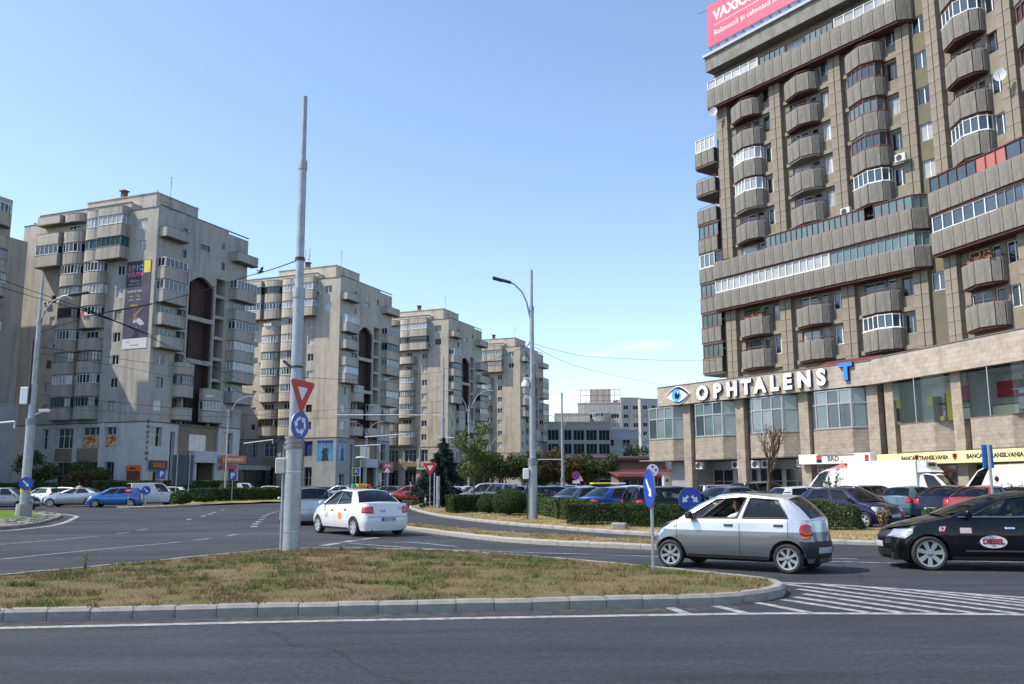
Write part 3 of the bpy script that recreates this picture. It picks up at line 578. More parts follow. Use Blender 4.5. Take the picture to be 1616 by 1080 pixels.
    for r in up: lw(r, 2 if r[1] - r[0] > 1 else 1, rg.choice([FW, FW, FW, FB]), rg.choice([PD, PD, PM, PC, PW]))
    for r in sup:
        if r is not REC: sw(r, 2 if r[1] - r[0] > 1 else 1, rg.choice([FW, FW, FB]), rg.choice([PD, PM, PC]))
    for i, r in enumerate(bs): lw(r, 3 if r[1] - r[0] > 2 else 2, FW if i < 5 else FG, PD if i > 2 else PM, 1, 0.33)
    for i, r in enumerate(sbs):
        if i in (2,): continue
        sw(r, 2, FW, PD, 1, 0.45)
    # balconies on the left facade: local -y outward -> rotate so that -y maps to -x: rz=-90
    zf = lambda k: F0 + FL * k + 0.06
    rp = round_plan(3.5, 1.15)
    for k in range(7):
        for u in (9.25, 13.15):
            put_balcony(T, (0, u, zf(k)), R(-90), 'r35', rp, 1.45, FL, rg, rg.random() < 0.72)
    cA = combo_plan(3.4, 1.15, 3.9, 1.35, -1); cB = combo_plan(2.7, 1.15, 3.9, 1.35, 1)
    for k in (7, 8):
        put_balcony(T, (0, 15.05, zf(k)), R(-90), 'cA', cA, 1.45, FL, rg, rg.random() < 0.75); put_balcony(T, (0, 7.7, zf(k)), R(-90), 'cB', cB, 1.45, FL, rg, rg.random() < 0.8)
    for u, pl, ky in ((15.05, cA, 'cA'), (7.7, cB, 'cB')): ob('roof_canopy', balcony_mesh(ky, pl, 1.0), T, (0, u, F0 + FL * 9 + 0.0), R(-90))
    # door windows behind the open balconies
    for k in range(9):
        for u in ((9.25, 13.15) if k < 7 else (7.0, 13.5)): put_window(T, (-0.06, u + 1.0, zf(k) + 0.9), R(-90), 2.0, 1.55, 3, FW, PD)
    # balconies on the street facade
    bp = box_plan(3.9, 1.25); bp2 = box_plan(4.3, 1.25); rr = round_plan(3.0, 1.2); rm = round_plan(4.0, 1.1)
    put_balcony(T, (2.25, 0, zf(8) - 0.25), 0, 'b39', bp, 1.15, FL, rg, False); put_balcony(T, (15.7, 0, zf(8) - 0.25), 0, 'b43', bp2, 1.15, FL, rg, False)
    for k in range(3, 7): put_balcony(T, (2.25, 0, zf(k)), 0, 'b39', bp, 1.45, FL, rg, rg.random() < 0.6); put_window(T, (1.2, -0.06, zf(k) + .9), 0, 2.0, 1.5, 3, FW, PD)
    for k in range(1, 7): put_balcony(T, (15.7, 0, zf(k)), 0, 'b43', bp2, 1.45, FL, rg, rg.random() < 0.6); put_window(T, (14.6, -0.06, zf(k) + .9), 0, 2.0, 1.5, 3, FW, PD)
    for k in range(0, 3): put_balcony(T, (5.5, 0.1, zf(k)), 0, 'r30', rr, 1.45, FL, rg, rg.random() < 0.7)
    for k in range(0, 2): put_balcony(T, (10.85, 0.1, zf(k)), 0, 'r40', rm, 1.45, FL, rg, rg.random() < 0.7)
    # entrance: tan block with curved canopy on two columns
    def mkent():
        b = MB(); b.box(5.5, 12.65, 0.25, 3.0, 4.5, 8.85, 0); b.box(5.5, 12.65, 2.6, 3.0, 0, 4.5, 1)
        b.prism([(x + 9.8, -y + 0.2) for x, y in round_plan(4.2, 1.6)], 4.35, 5.75, 2)
        for u in (7.9, 11.6): b.box(u, u + 0.35, -0.6, -0.25, 0, 4.34, 2)
        b.box(5.6, 5.9, 0.3, 2.6, 0, 4.5, 0); b.box(12.3, 12.6, 0.3, 2.6, 0, 4.5, 0)
        return b.mesh('entrance', [mat('tan_tiles', (0.27, 0.215, 0.15), 0.85, col2=(0.2, 0.155, 0.11), scale=3), DARKIN, CONC_W])
    en = ob('entrance', cached('tw_ent', mkent), T); put_window(en, (7.6, 0.2, 5.85), 0, 3.0, 2.0, 3, FW, PC)
    put_window(en, (8.2, 2.5, 0.1), 0, 2.6, 3.4, 3, FG, PD, 1)
    if street_annex:
        def mka():
            b = MB(); rs = []
            for k in range(-1, 4):
                s = F0 + 0.95 + FL * k; rs += [(1.0 + 3.6 * i, 2.1 + 3.6 * i, s, s + 1.2) for i in range(6)]
            wall_panel(b, (17.0, 20.0), (1, 0), (0, -1), 23.5, 0, 18.6, rs); b.add([(17, 20, 18.6), (40.5, 20, 18.6), (40.5, 22.6, 18.6), (17, 22.6, 18.6)], [(0, 1, 2, 3)]); return b.mesh('link_block', CW), rs
        me, rs = cached(('tw_annex', idx), mka); lk = ob('link_block', me, T)
        for r in rs: put_window(lk, (17.0 + r[0], 20.12, r[2]), 0, r[1] - r[0], r[3] - r[2], 2, rg.choice([FW, FB]), rg.choice([PD, PM, PC]))
        def mks():
            b = MB(); b.box(17.2, 40.3, 12.2, 20.0, 3.9, 4.6); b.box(17.2, 40.3, 12.6, 19.98, 0.2, 3.9, 1); return b.mesh('shop_row', [CONC_G, PD])
        ob('shop_row', cached('tw_shops', mks), lk)
    return T
DX, DY = 0.3706 * 40.55, 0.9288 * 40.55
TW = []
for i, (lb, bm_) in enumerate([('largest left concrete apartment tower with a tall dark banner and white painted base', CONC_W),
                          ('second apartment tower from the left, with blue shop windows at its base', CONC_G),
                          ('third apartment tower from the left, above the dark spruce tree', CONC1), ('fourth and farthest of the apartment towers, left of the tall street lamp mast', CONC1)]):
    TW.append(tower(i, (-43.1 + DX * i, 104.5 + DY * i), lb, 11 + i, bm_))
T1, T2, T3, T4 = TW
# ---- things fixed to the towers
ORANGE = mat('sign_orange', (0.75, 0.16, 0.02), 0.5); BLACKP = mat('black_plastic', (0.018, 0.018, 0.02), 0.45); WHITEP = mat('white_plastic', (0.75, 0.75, 0.75), 0.4)
RZT = T1.rotation_euler.z
def on_left(T, u, z, out): return T.matrix_basis @ Vector((-out, u, z))
def on_street(T, u, z, out): return T.matrix_basis @ Vector((u, -out, z))
bpy.context.view_layer.update()
def banner():
    o = thing('banner', 'tall dark purple event banner with coloured lettering hanging on the left tower', 'banner', on_left(T1, 4.45, 17.8, 0.05), RZT - PI / 2)
    b = MB(); b.box(0, 3.85, 0, 0.02, 1.25, 10.85); ob('cloth', b.mesh('cloth', mat('banner_purple', (0.045, 0.04, 0.075), 0.7, col2=(0.10, 0.095, 0.13), scale=0.35, mix=(0.4, 0.7))), o)
    b = MB(); b.box(0, 3.85, 0, 0.02, 0, 1.25); lo = ob('footer', b.mesh('footer', mat('banner_white', (0.62, 0.62, 0.64), 0.7)), o)
    b = MB(); b.box(2.75, 3.75, -0.01, 0.0, 9.3, 10.8); ob('badge', b.mesh('badge', mat('banner_yellow', (0.75, 0.62, 0.06), 0.7)), o)
    cols = [(0.75, 0.22, 0.1), (0.1, 0.5, 0.5), (0.8, 0.6, 0.1), (0.2, 0.45, 0.7)]
    for i, ch in enumerate('EPIC'): ob('letter', text_mesh(ch, 0.95, mat('ep%d' % i, cols[i], 0.6), bold=0.02), o, (0.55 + 0.58 * i, -0.012, 9.95))
    ob('lettering', text_mesh('YOUTH', 0.72, mat('banner_pink', (0.75, 0.2, 0.3), 0.6), bold=0.02), o, (1.4, -0.012, 9.15))
    wh = mat('banner_text', (0.7, 0.7, 0.72), 0.6); ye = mat('banner_text_y', (0.8, 0.65, 0.05), 0.6)
    for s, z, sz, m_, x in (('Mănăștur', 8.35, 0.38, wh, 1.4), ('29.09 / 10.09', 7.9, 0.34, wh, 1.4), ('SHOP & WIN', 7.05, 0.4, wh, 1.5), ('10x', 6.45, 0.36, ye, 1.0), ('5x', 6.45, 0.36, ye, 2.2), ('LAPTOP', 6.0, 0.22, wh, 1.0), ('DRONE', 6.0, 0.22, wh, 2.2), ('1.500 lei', 5.3, 0.36, ye, 1.5), ('monitorul', 0.45, 0.3, mat('banner_dark', (0.1, 0.1, 0.12), 0.6), 1.9), ('iulius', 0.85, 0.26, mat('banner_red', (0.6, 0.06, 0.06), 0.6), 0.9)):
        ob('lettering', text_mesh(s, sz, m_), o if z > 1.3 else lo, (x, -0.012, z))
    # print of a dancer: flat shapes in skin and pale cloth
    for pts, c in (([(1.5, 4.2), (2.9, 5.0), (3.1, 5.0), (2.0, 4.0), (2.2, 3.6), (1.8, 3.4)], (0.28, 0.14, 0.09)), ([(1.6, 3.6), (2.6, 3.7), (3.4, 2.9), (2.7, 2.75), (2.1, 3.2), (1.5, 3.1)], (0.45, 0.46, 0.5)), ([(1.9, 2.2), (2.15, 2.55), (2.4, 2.2), (2.6, 1.5), (2.1, 1.3), (1.5, 1.35)], (0.02, 0.02, 0.03)), ([(2.0, 2.5), (2.15, 2.75), (2.3, 2.5), (2.2, 2.25)], (0.35, 0.18, 0.12))):
        ob('print', poly_mesh('print', pts, mat('print%.2f%.2f' % c[:2], c, 0.7)), o, (0, -0.011 - 0.001 * len(pts), 0))
banner()
def shop_sign(T, side, u0, u1, z0, z1, out, name, label, m, txt=None, tm=None, sz=0.6, rev=False):
    if side == 's': p = on_street(T, u0, z0, out); rz = RZT
    else: p = on_left(T, u1, z0, out); rz = RZT - PI / 2
    o = thing(name, label, 'sign', p, rz); b = MB(); b.bbox(0, u1 - u0, 0, 0.14, 0, z1 - z0, 0.015); ob('panel', b.mesh('panel', m), o)
    if txt: ob('lettering', text_mesh(txt, sz, tm, bold=0.015, extrude=0.01), o, ((u1 - u0) / 2, -0.012, (z1 - z0) * 0.5))
    return o
shop_sign(T1, 's', 0.75, 3.6, 3.35, 4.5, 0.3, 'shop_sign', 'black shop sign with orange lettering on the left tower', BLACKP, 'KALE', ORANGE, 0.8)
shop_sign(T1, 'l', 0.25, 2.4, 3.2, 3.9, 0.2, 'shop_sign', 'small orange shop sign left of the black one with orange lettering', ORANGE, 'kale.ro', BLACKP, 0.35)
o = shop_sign(T1, 'l', 0.35, 2.3, 0.3, 3.15, 0.16, 'wall_poster', 'dark red poster under the small orange sign on the white base', mat('poster_red', (0.12, 0.03, 0.025), 0.5, col2=(0.28, 0.08, 0.05), scale=1.2))
shop_sign(T1, 's', 12.6, 17.4, 4.4, 5.4, 0.9, 'shop_sign', 'long orange shop sign with white lettering right of the curved canopy', ORANGE, 'macromob.sf', mat('sign_white', (0.8, 0.8, 0.8), 0.5), 0.62)
shop_sign(T1, 's', 12.9, 16.0, 3.6, 4.15, 0.6, 'shop_sign', 'narrow red shop sign just below the long orange one', mat('sign_red', (0.55, 0.04, 0.03), 0.5))
# vertical letters at the corner of the white base
for i, ch in enumerate('SHOPPING'):
    o = tag(ob('vertical_letter', text_mesh(ch, 0.62, mat('letter_rust', (0.15, 0.07, 0.07), 0.6), extrude=0.03, bold=0.01), None, on_street(T1, 0.35, 9.0 - i * 0.62, 0.1), RZT), 'rusty letter %s of the vertical sign on the corner of the white base' % ch if ch != 'P' else '%s of the two rusty letters P in the vertical corner sign' % ('upper' if i == 3 else 'lower'), 'letter', 'vertical sign letters')
# coloured shop posters behind first-floor panes of the left tower, printed film on the glass
for u0, u1, nm in ((7.2, 9.8, 'wide'), (4.5, 6.15, 'narrow')):
    shop_sign(T1, 'l', u0, u1, 6.15, 7.55, -0.22, 'window_poster', '%s red and yellow poster film in a first-floor shop window' % nm, mat('poster_multi', (0.50, 0.09, 0.04), 0.5, col2=(0.6, 0.5, 0.25), scale=1.6, mix=(0.45, 0.55)))
# blue film and posters on the second tower
BLUEF = mat('shop_blue', (0.06, 0.22, 0.42), 0.35, col2=(0.10, 0.32, 0.52), scale=0.6); NAVYF = mat('shop_navy', (0.025, 0.035, 0.12), 0.35, col2=(0.05, 0.06, 0.2), scale=0.8)
for u0, u1, z0, z1, m_, lb in ((4.5, 6.1, 6.15, 8.4, NAVYF, 'navy window film on the second tower'), (7.2, 9.8, 6.15, 8.4, NAVYF, 'wide navy window film left of the mast on the second tower')):
    shop_sign(T2, 'l', u0, u1, z0, z1, -0.24, 'window_poster', lb, m_)
def ad(T, side, u0, u1, z0, z1, lb):
    o = shop_sign(T, side, u0, u1, z0, z1, 0.03, 'advert_board', lb, BLUEF)
    W_, H_ = u1 - u0, z1 - z0
    b = MB(); b.box(0.02, W_ - 0.02, -0.006, 0, H_ * 0.86, H_ - 0.02); ob('header', b.mesh('header', NAVYF), o)
    ob('print', poly_mesh('print', [(W_ * .3, 0.05), (W_ * .75, 0.05), (W_ * .66, H_ * .45), (W_ * .78, H_ * .5), (W_ * .62, H_ * .62), (W_ * .58, H_ * .8), (W_ * .44, H_ * .8), (W_ * .4, H_ * .6), (W_ * .3, H_ * .4), (W_ * .38, H_ * .3)], mat('print_dark', (0.03, 0.03, 0.05), 0.5)), o, (0, -0.008, 0))
    ob('print', poly_mesh('print', [(W_ * .46, H_ * .62), (W_ * .57, H_ * .62), (W_ * .57, H_ * .76), (W_ * .46, H_ * .76)], mat('print_skin', (0.45, 0.27, 0.2), 0.5)), o, (0, -0.010, 0))
ad(T2, 'l', 0.6, 3.6, 5.3, 8.6, 'blue advert of a dark-haired figure on the second tower, left of the corner')
ad(T2, 's', 0.6, 2.9, 5.3, 8.6, 'narrow blue advert around the corner of the second tower')
shop_sign(T2, 's', 13.4, 17.2, 4.2, 5.3, 0.8, 'shop_sign', 'white and red shop sign on the second tower right of its entrance', mat('sign_redw', (0.55, 0.06, 0.05), 0.5), 'MOBILA', mat('sign_white', (0.8, 0.8, 0.8), 0.5), 0.6)
shop_sign(T3, 'l', 1.0, 9.0, 4.35, 5.1, 0.4, 'shop_sign', 'dark fascia with pale letters at the foot of the third tower', BLACKP, 'BULLPLAST', mat('sign_white', (0.8, 0.8, 0.8), 0.5), 0.7)
# mobile phone antennas on the second tower
p = T2.matrix_basis @ Vector((3.5, 9.5, 37.85)); o = thing('phone_mast', 'white phone antenna cluster on the roof of the second tower', 'antenna', p)
b = MB(); b.tube([(0, 0, 0), (0, 0, 3.2)], 0.09, 6); b.tube([(-.8, 0, 1.0), (.8, 0, 1.0)], 0.04, 4); b.tube([(-.7, .3, 2.0), (.7, -.3, 2.0)], 0.04, 4); ob('pole', b.mesh('pole', mat('galv', (0.33, 0.35, 0.36), 0.5, 0.6)), o)
for x, y, z in ((-0.75, 0.1, 1.8), (0.7, -0.1, 1.9), (0.05, -0.3, 1.6)): ob('antenna_panel', cached('antp', lambda: MB().bbox(-.13, .13, -.08, .08, 0, 2.2, .03).mesh('antenna_panel', WHITEP)), o, (x, y, z))

# ------------------------------------------------------------------ block at the left edge
def left_block():
    T = thing('apartment_block', 'apartment block cut by the left edge of the picture, with a plain side wall', 'building', (-60.4, 107.4, 0), RZT)
    # local x along the street (negative towards the camera), street facade on y=0 outward -y
    b = MB(); b.box(-26, 0, 0, 12, 0, 31.6); ob('wall', b.mesh('wall', CONC1), T)
    b = MB(); b.box(-26, -4.4, -2.4, 0, 7.5, 35.4); ob('projecting_wing', b.mesh('projecting_wing', CONC1), T)
    rp = round_plan(4.0, 1.2); rg = random.Random(5)
    for k in range(9):
        put_balcony(T, (-6.9, -2.4, F0 + FL * k), 0, 'r40b', rp, 1.45, FL, rg, k % 3 != 1)
        for u in (-24, -20, -15): put_window(T, (u, -2.46, F0 + FL * k + 0.9), 0, 1.6, 1.3, 2, FW, rg.choice(PANES))
    return T
left_block()
def podium_left():
    o = thing('low_annex', 'low pale annex with tall dark openings beside the left mast', 'building', (-55.4, 100.2, 0), RZT)
    b = MB(); rs = [(-5.6, -3.0, 5.4, 9.3), (-5.8, -2.8, 0, 4.0), (-12, -9, 5.4, 9.3), (-12, -9, 0, 4.0), (-18, -15, 0, 4)]
    wall_panel(b, (-26, 0), (1, 0), (0, -1), 25.5, 0, 10.6, [(r[0] + 26, r[1] + 26, r[2], r[3]) for r in rs], 0.6); b.add([(-26, 0, 10.6), (-.5, 0, 10.6), (-.5, 6, 10.6), (-26, 6, 10.6)], [(0, 1, 2, 3)]); b.add([(-.5, 0, 0), (-.5, 8, 0), (-.5, 8, 10.6), (-.5, 0, 10.6)], [(0, 1, 2, 3)])
    ob('wall', b.mesh('wall', CONC_G), o)
    for r in rs: put_window(o, (r[0], 0.5, r[2]), 0, r[1] - r[0], r[3] - r[2], 2, FG, PD, 1)
podium_left()

# ------------------------------------------------------------------ far buildings closing the avenue
def far_block(name, label, loc, rz, W, Dp, H, fl, nwin, wallm, seed, base=4.5, winw=1.6, winh=1.35, side=True, pans=None):
    pans = pans or (PK, PK, PK, PM)
    rg = random.Random(seed); o = thing(name, label, 'building', (*loc, 0), rz); b = MB(); rs = []; nf = int((H - base - 0.8) / fl)
    for k in range(nf):
        z = base + fl * k + 0.9
        for i in range(nwin):
            u = W * (i + 0.5) / nwin; rs.append((u - winw / 2, u + winw / 2, z, z + winh))
    wall_panel(b, (0, 0), (1, 0), (0, -1), W, 0, H, rs, 0.15)
    ns = max(1, int(Dp / 4.2)); rs2 = [(Dp * (i + .5) / ns - .75, Dp * (i + .5) / ns + .75, base + fl * k + .9, base + fl * k + .9 + winh) for k in range(nf) for i in range(ns)] if side else []
    wall_panel(b, (W, 0), (0, 1), (1, 0), Dp, 0, H, rs2, 0.15); wall_panel(b, (0, 0), (0, 1), (-1, 0), Dp, 0, H, [], 0.1)
    b.add([(0, 0, H), (W, 0, H), (W, Dp, H), (0, Dp, H)], [(0, 1, 2, 3)]); b.box(-.1, W + .1, -.1, .15, H, H + .35)
    ob('wall', b.mesh('wall', wallm), o)
    for r in rs: put_window(o, (r[0], 0.13, r[2]), 0, winw, winh, 3 if winw > 2 else 2, FW if base > 2 else FG, rg.choice(pans))
    for r in rs2: put_window(o, (W - 0.13, r[0], r[2]), R(90), 1.5, winh, 2, FW, rg.choice([PD, PM, PC]))
    return o, nf
CONC2 = conc('far_render', (0.52, 0.49, 0.43), (0.43, 0.40, 0.35), (0.26, 0.235, 0.2)); CONC3 = conc('far_render_grey', (0.52, 0.50, 0.46), (0.43, 0.415, 0.38), (0.26, 0.25, 0.225))
fa, nf = far_block('apartment_block', 'distant cream apartment block with roof scaffold at the end of the avenue', (21.5, 292), R(-6), 14, 30, 27.5, 2.85, 4, CONC2, 21, winw=2.5, winh=1.5)
far_block('apartment_block', 'lower cream wing in front of the scaffold block', (13.5, 286), R(-4), 11.5, 14, 23.6, 2.85, 4, CONC2, 27, winw=1.8, winh=1.5)
for k in range(nf): put_balcony(fa, (7.6, 0, 4.5 + 2.85 * k), 0, 'r60', round_plan(5.6, 1.6), 1.3, 2.85, random.Random(k), True, FW, PM, 0.9)
b = MB(); b.box(4, 11, 3, 9, 27.5, 32.5); ob('roof_house', b.mesh('roof_house', CONC2), fa)
b = MB()
for z in (28.4, 30.2, 32.0): b.tube([(1, 0.6, z), (14, 0.6, z)], 0.09, 4)
for i in range(8): b.tube([(1 + 13 * i / 7, 0.6, 27.5), (1 + 13 * i / 7, 0.6, 32.4)], 0.09, 4)
ob('roof_scaffold', b.mesh('roof_scaffold', mat('scaffold_rust', (0.22, 0.10, 0.08), 0.8)), fa)
far_block('apartment_block', 'distant grey-beige apartment slab right of the scaffold block', (35.6, 290), R(8), 6.5, 20, 29.0, 2.85, 2, CONC2, 22)
far_block('apartment_block', 'long grey apartment slab receding behind the shop podium corner', (41.8, 289), R(20), 20, 16, 28.6, 2.85, 6, CONC3, 23)
fo, _ = far_block('office_building', 'dark glass office block at the end of the avenue', (9.0, 232), R(8), 17, 20, 17.2, 3.6, 5, mat('office_brown', (0.33, 0.30, 0.265), 0.7), 24, base=1.0, winw=2.9, winh=2.7, pans=(PK,))
far_block('office_building', 'pale blue-grey office block with ribbon windows right of the dark one', (25.3, 240), R(10), 9, 25, 15.6, 3.2, 4, mat('office_blue', (0.30, 0.33, 0.37), 0.6), 25, base=1.0, winw=2.0, winh=1.7, pans=(PK, PD))
far_block('apartment_block', 'faint low block beyond the fourth tower', (5.5, 262), R(0), 18, 20, 16, 2.85, 5, CONC2, 26)
# ================================================================== tall building with shop podium on the right
RIB = mat('ribbed_panel', (0.272, 0.257, 0.224), 0.9, col2=(0.185, 0.173, 0.15), scale=1.1, streak=((0.075, 0.068, 0.055), (2.2, 2.2, 0.35), 0.6), bump=0.2, bscale=40)
def add_ribs(m, freq):
    nt = m.node_tree; k = nt.links.new; t = nt.nodes.new('ShaderNodeTexCoord'); wv = nt.nodes.new('ShaderNodeTexWave'); wv.bands_direction = 'X'; wv.inputs['Scale'].default_value = freq
    bp = nt.nodes.new('ShaderNodeBump'); bp.inputs['Strength'].default_value = 0.38; bp.inputs['Distance'].default_value = 0.03; b = nt.nodes['Principled BSDF']
    old = b.inputs['Normal'].links[0].from_socket; k(t.outputs['Object'], wv.inputs['Vector']); k(wv.outputs['Fac'], bp.inputs['Height']); k(old, bp.inputs['Normal']); k(bp.outputs[0], b.inputs['Normal'])
add_ribs(RIB, 3.4)
STONE = mat('pillar_stone', (0.275, 0.242, 0.188), 0.9, col2=(0.205, 0.178, 0.137), scale=1.4, streak=((0.13, 0.105, 0.075), (1.5, 1.5, 0.4), 0.5), bump=0.3, bscale=30)
RWALL = mat('tower_wall', (0.262, 0.23, 0.178), 0.9, col2=(0.19, 0.165, 0.128), scale=0.9, bump=0.3, bscale=20)
SOFF = mat('red_brown_soffit', (0.085, 0.03, 0.024), 0.8); JOINT = mat('dark_joint', (0.03, 0.027, 0.023), 0.9); SOFF2 = mat('grey_soffit', (0.26, 0.235, 0.19), 0.9)
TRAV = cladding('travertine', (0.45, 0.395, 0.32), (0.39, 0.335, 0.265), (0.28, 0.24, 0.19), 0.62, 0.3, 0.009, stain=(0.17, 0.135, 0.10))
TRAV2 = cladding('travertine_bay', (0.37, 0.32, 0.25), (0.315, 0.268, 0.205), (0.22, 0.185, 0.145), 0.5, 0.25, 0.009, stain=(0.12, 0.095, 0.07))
ROOFM = mat('roof_felt', (0.16, 0.15, 0.14), 0.95); FT = mat('dark_red_frame', (0.17, 0.06, 0.05), 0.6)
ZL = lambda k: 16.72 + 2.77 * k
AX = Vector((-.5593, .8290)); RZA = math.atan2(-.8290, .5593); RZB = math.atan2(-.96, .28)
PRX = [(-1.85, 0), (-1.85, .55), (-.25, 1.12), (.8, .86), (1.15, .42), (1.15, 0)]
PRM = PRX
def facet_panels(parent, pts, h, wmax, rg, y0=0.0):
    """ribbed facing panels along an outward plan line, each its own piece"""
    for i in range(len(pts) - 1):
        a, c = Vector((pts[i][0], -pts[i][1])), Vector((pts[i + 1][0], -pts[i + 1][1])); L = (c - a).length
        if L < 0.12: continue
        n = max(1, round(L / wmax)); w_ = L / n
        def mk(): return MB().bbox(0.018, w_ - 0.018, -0.07, 0.0, 0, h, 0.012).mesh('panel', RIB)
        me = cached(('rib', round(w_, 2), h), mk); d = (c - a).normalized()
        for j in range(n):
            p = a + d * (w_ * j); o = ob('panel', me, parent, (p.x, p.y, y0 + rg.uniform(-.012, .012)), math.atan2(d.y, d.x))
def prow_balcony(parent, x, y, z, rg, glazed, h=1.5, H=2.77, plan=PRX, key='prow', soff=None, wmax=1.0, rail=None, fm=None, pm=None):
    soff = soff or rg.choice([SOFF, SOFF2, SOFF])
    def mk():
        b = MB(); inn = off_plan(plan, 0.05); b.prism([(q[0], -q[1]) for q in inn], 0.02, h - 0.06, 0); b.prism([(q[0], -q[1]) for q in off_plan(plan, 0.02)], -0.14, 0.015, 1); return b.mesh('balcony', [JOINT, soff])
    o = ob('balcony', cached(('pb', key, h, soff.name), mk), parent, (x, y, z)); facet_panels(o, plan, h, wmax, rg)
    if glazed:
        fm = fm or rg.choice([FW, FW, FG, FT]); pm = pm or rg.choice([PC, PM, PT, PM]); f, p = glazing_meshes(key, plan, H - h - 0.16, fm, pm, 0.62); g_ = ob('glazing', f, o, (0, 0, h)); ob('pane', p, g_)
        ob('sill', cached(('sill', key, fm.name), lambda: MB().prism([(q[0], -q[1]) for q in off_plan(plan, -0.09)], 0.0, 0.055).mesh('sill', FW if fm is FW else FT)), o, (0, 0, h))
    else:
        def mr():
            b = MB(); pts = [(q[0] * .97, -q[1] * .97, 0.2) for q in plan]; b.tube(pts, 0.03, 5)
            for q in pts: b.tube([(q[0], q[1], -0.1), q], 0.02, 4)
            return b.mesh('handrail', rail or FT)
        ob('handrail', cached(('rail', key), mr), o, (0, 0, h))
    return o
def long_balcony(parent, x0, x1, y, z, rg, segs, h=1.5, H=2.77, dep=1.12, cham=0.75):
    """segs: list of (x0,x1,frame,pane,spacing) glazed stretches"""
    plan = [(x0, 0), (x0, dep), (x1 - cham, dep), (x1, dep - cham), (x1, 0)]; inn = off_plan(plan, 0.05); b = MB(); b.prism([(q[0], -q[1]) for q in inn], 0.02, h - .06, 0); b.prism([(q[0], -q[1]) for q in off_plan(plan, .02)], -.16, .015, 1)
    o = ob('balcony', b.mesh('balcony', [JOINT, SOFF]), parent, (0, y, z)); facet_panels(o, plan, h, 0.97, rg)
    for i, (a, c, fm, pm, sp) in enumerate(segs):
        pl = [(a, dep), (min(c, x1 - cham), dep)] + ([(x1, dep - cham), (x1, 0)] if c > x1 - 0.1 else [])
        pl = [(q[0], q[1] - 0.1) for q in pl]; hh = H - h - 0.16; f = MB(); P = []
        for j in range(len(pl) - 1):
            u, v = Vector(pl[j]), Vector(pl[j + 1]); m = max(1, round((v - u).length / sp)); P += [u.lerp(v, q / m) for q in range(m)]
        P.append(Vector(pl[-1])); t = 0.035 if fm is FW else 0.02
        for q in P: f.box(q.x - t, q.x + t, -q.y - .03, -q.y + .03, 0.0, hh)
        for zz, r_ in ((0.04, .05), (hh - .05, .05)): f.tube([(q[0], -q[1], zz) for q in pl], r_, 4)
        gl = ob('glazing', f.mesh('glazing', fm), o, (0, 0, h)); p = MB(); n = len(pl); p.add([(q[0], -q[1] + .04, 0) for q in pl] + [(q[0], -q[1] + .04, hh) for q in pl], [(j, j + 1, n + j + 1, n + j) for j in range(n - 1)]); ob('pane', p.mesh('pane', pm), gl)
        s = MB(); s.tube([(q[0], -q[1] - .09, 0.0) for q in pl], .05, 4); ob('sill', s.mesh('sill', FW if fm is FW else FT), gl)
    return o
def pillar(parent, x, z0, z1, y0=.70, y1=1.13):
    P = ob('pillar', cached(('pcore', z0, z1), lambda: MB().box(-.5, .5, 0.06, y1 - y0, z0, z1).mesh('pillar', JOINT)), parent, (x, y0, 0)); hb = 0.92; n = int((z1 - z0) / hb)
    hb = (z1 - z0) / n; me = cached(('slab', round(hb, 3)), lambda: MB().bbox(-.56, -.03, 0, .42, .01, hb - .01, .01).bbox(.03, .56, 0, .42, .01, hb - .01, .01).mesh('stone_slab', STONE))
    for i in range(n): ob('stone_slab', me, P, (0, rnd.uniform(-.006, .006), z0 + hb * i))
    return P
HR = thing('apartment_high_rise', 'tall brown concrete apartment building with faceted balconies above the stone-clad shop podium', 'building', (25.5, 66.0, 0), RZA)
rg = random.Random(77); YW = 1.12; Z0, Z1 = 9.3, 40.5
cols = [-9.2, -3.3, 2.6]; pil = [-12.3, -6.4, -0.45, 5.5]
rects = []
for k in range(-2, 8):
    for c in cols:
        z = ZL(k) + 0.15
        rects += [(c - 1.9 + 16, c - .2 + 16, z + .9, z + 2.35), (c + .05 + 16, c + .75 + 16, z + .1, z + 2.35), (c + 1.2 + 16, c + 2.38 + 16, z + .9, z + 2.3)]
b = MB(); wall_panel(b, (-16 + 2.6, YW), (1, 0), (0, -1), 20.2, Z0, Z1, [(r[0] - 2.6, r[1] - 2.6, r[2], r[3]) for r in rects], .16)
# far end wall, roof
b.add([(-13.4, YW, Z0), (-13.4, 14, Z0), (-13.4, 14, Z1), (-13.4, YW, Z1)], [(0, 1, 2, 3)]); b.add([(-13.4, YW, Z1 - .1), (7, YW, Z1 - .1), (14, 14, Z1 - .1), (-13.4, 14, Z1 - .1)], [(0, 1, 2, 3)])
ob('wall', b.mesh('wall', RWALL), HR)
for r in rects:
    W_ = r[1] - r[0]; put_window(HR, (r[0] - 16, YW + .12, r[2]), 0, W_, r[3] - r[2], 2 if W_ > 1 else 1, rg.choice([FW, FW, FB, FG]), rg.choice([PD, PD, PM, PC]))
for x in pil: pillar(HR, x, Z0, 36.0)
for k in range(-2, 7):
    for c in cols: ob('floor_band', cached('fband', lambda: MB().bbox(-2.38, 2.38, 0, .2, -.16, .16, .015).mesh('floor_band', STONE)), HR, (c, YW - .19, ZL(k) + .05))
for k in (-2, -1, 2, 3, 4, 5, 6):
    for i, c in enumerate(cols):
        gz = {(-2, 2), (4, 0), (3, 0), (2, 2), (3, 2), (4, 2), (5, 2)}
        g_ = (k, i) in gz
        prow_balcony(HR, c, YW, ZL(k), rg, g_, fm={(4, 0): FW, (3, 0): FW, (2, 2): FW, (-2, 2): FW}.get((k, i), FT if i == 2 else None), pm={(4, 2): PT, (3, 2): PM, (5, 2): PM, (2, 2): PM, (4, 0): PW, (3, 0): PC}.get((k, i)))
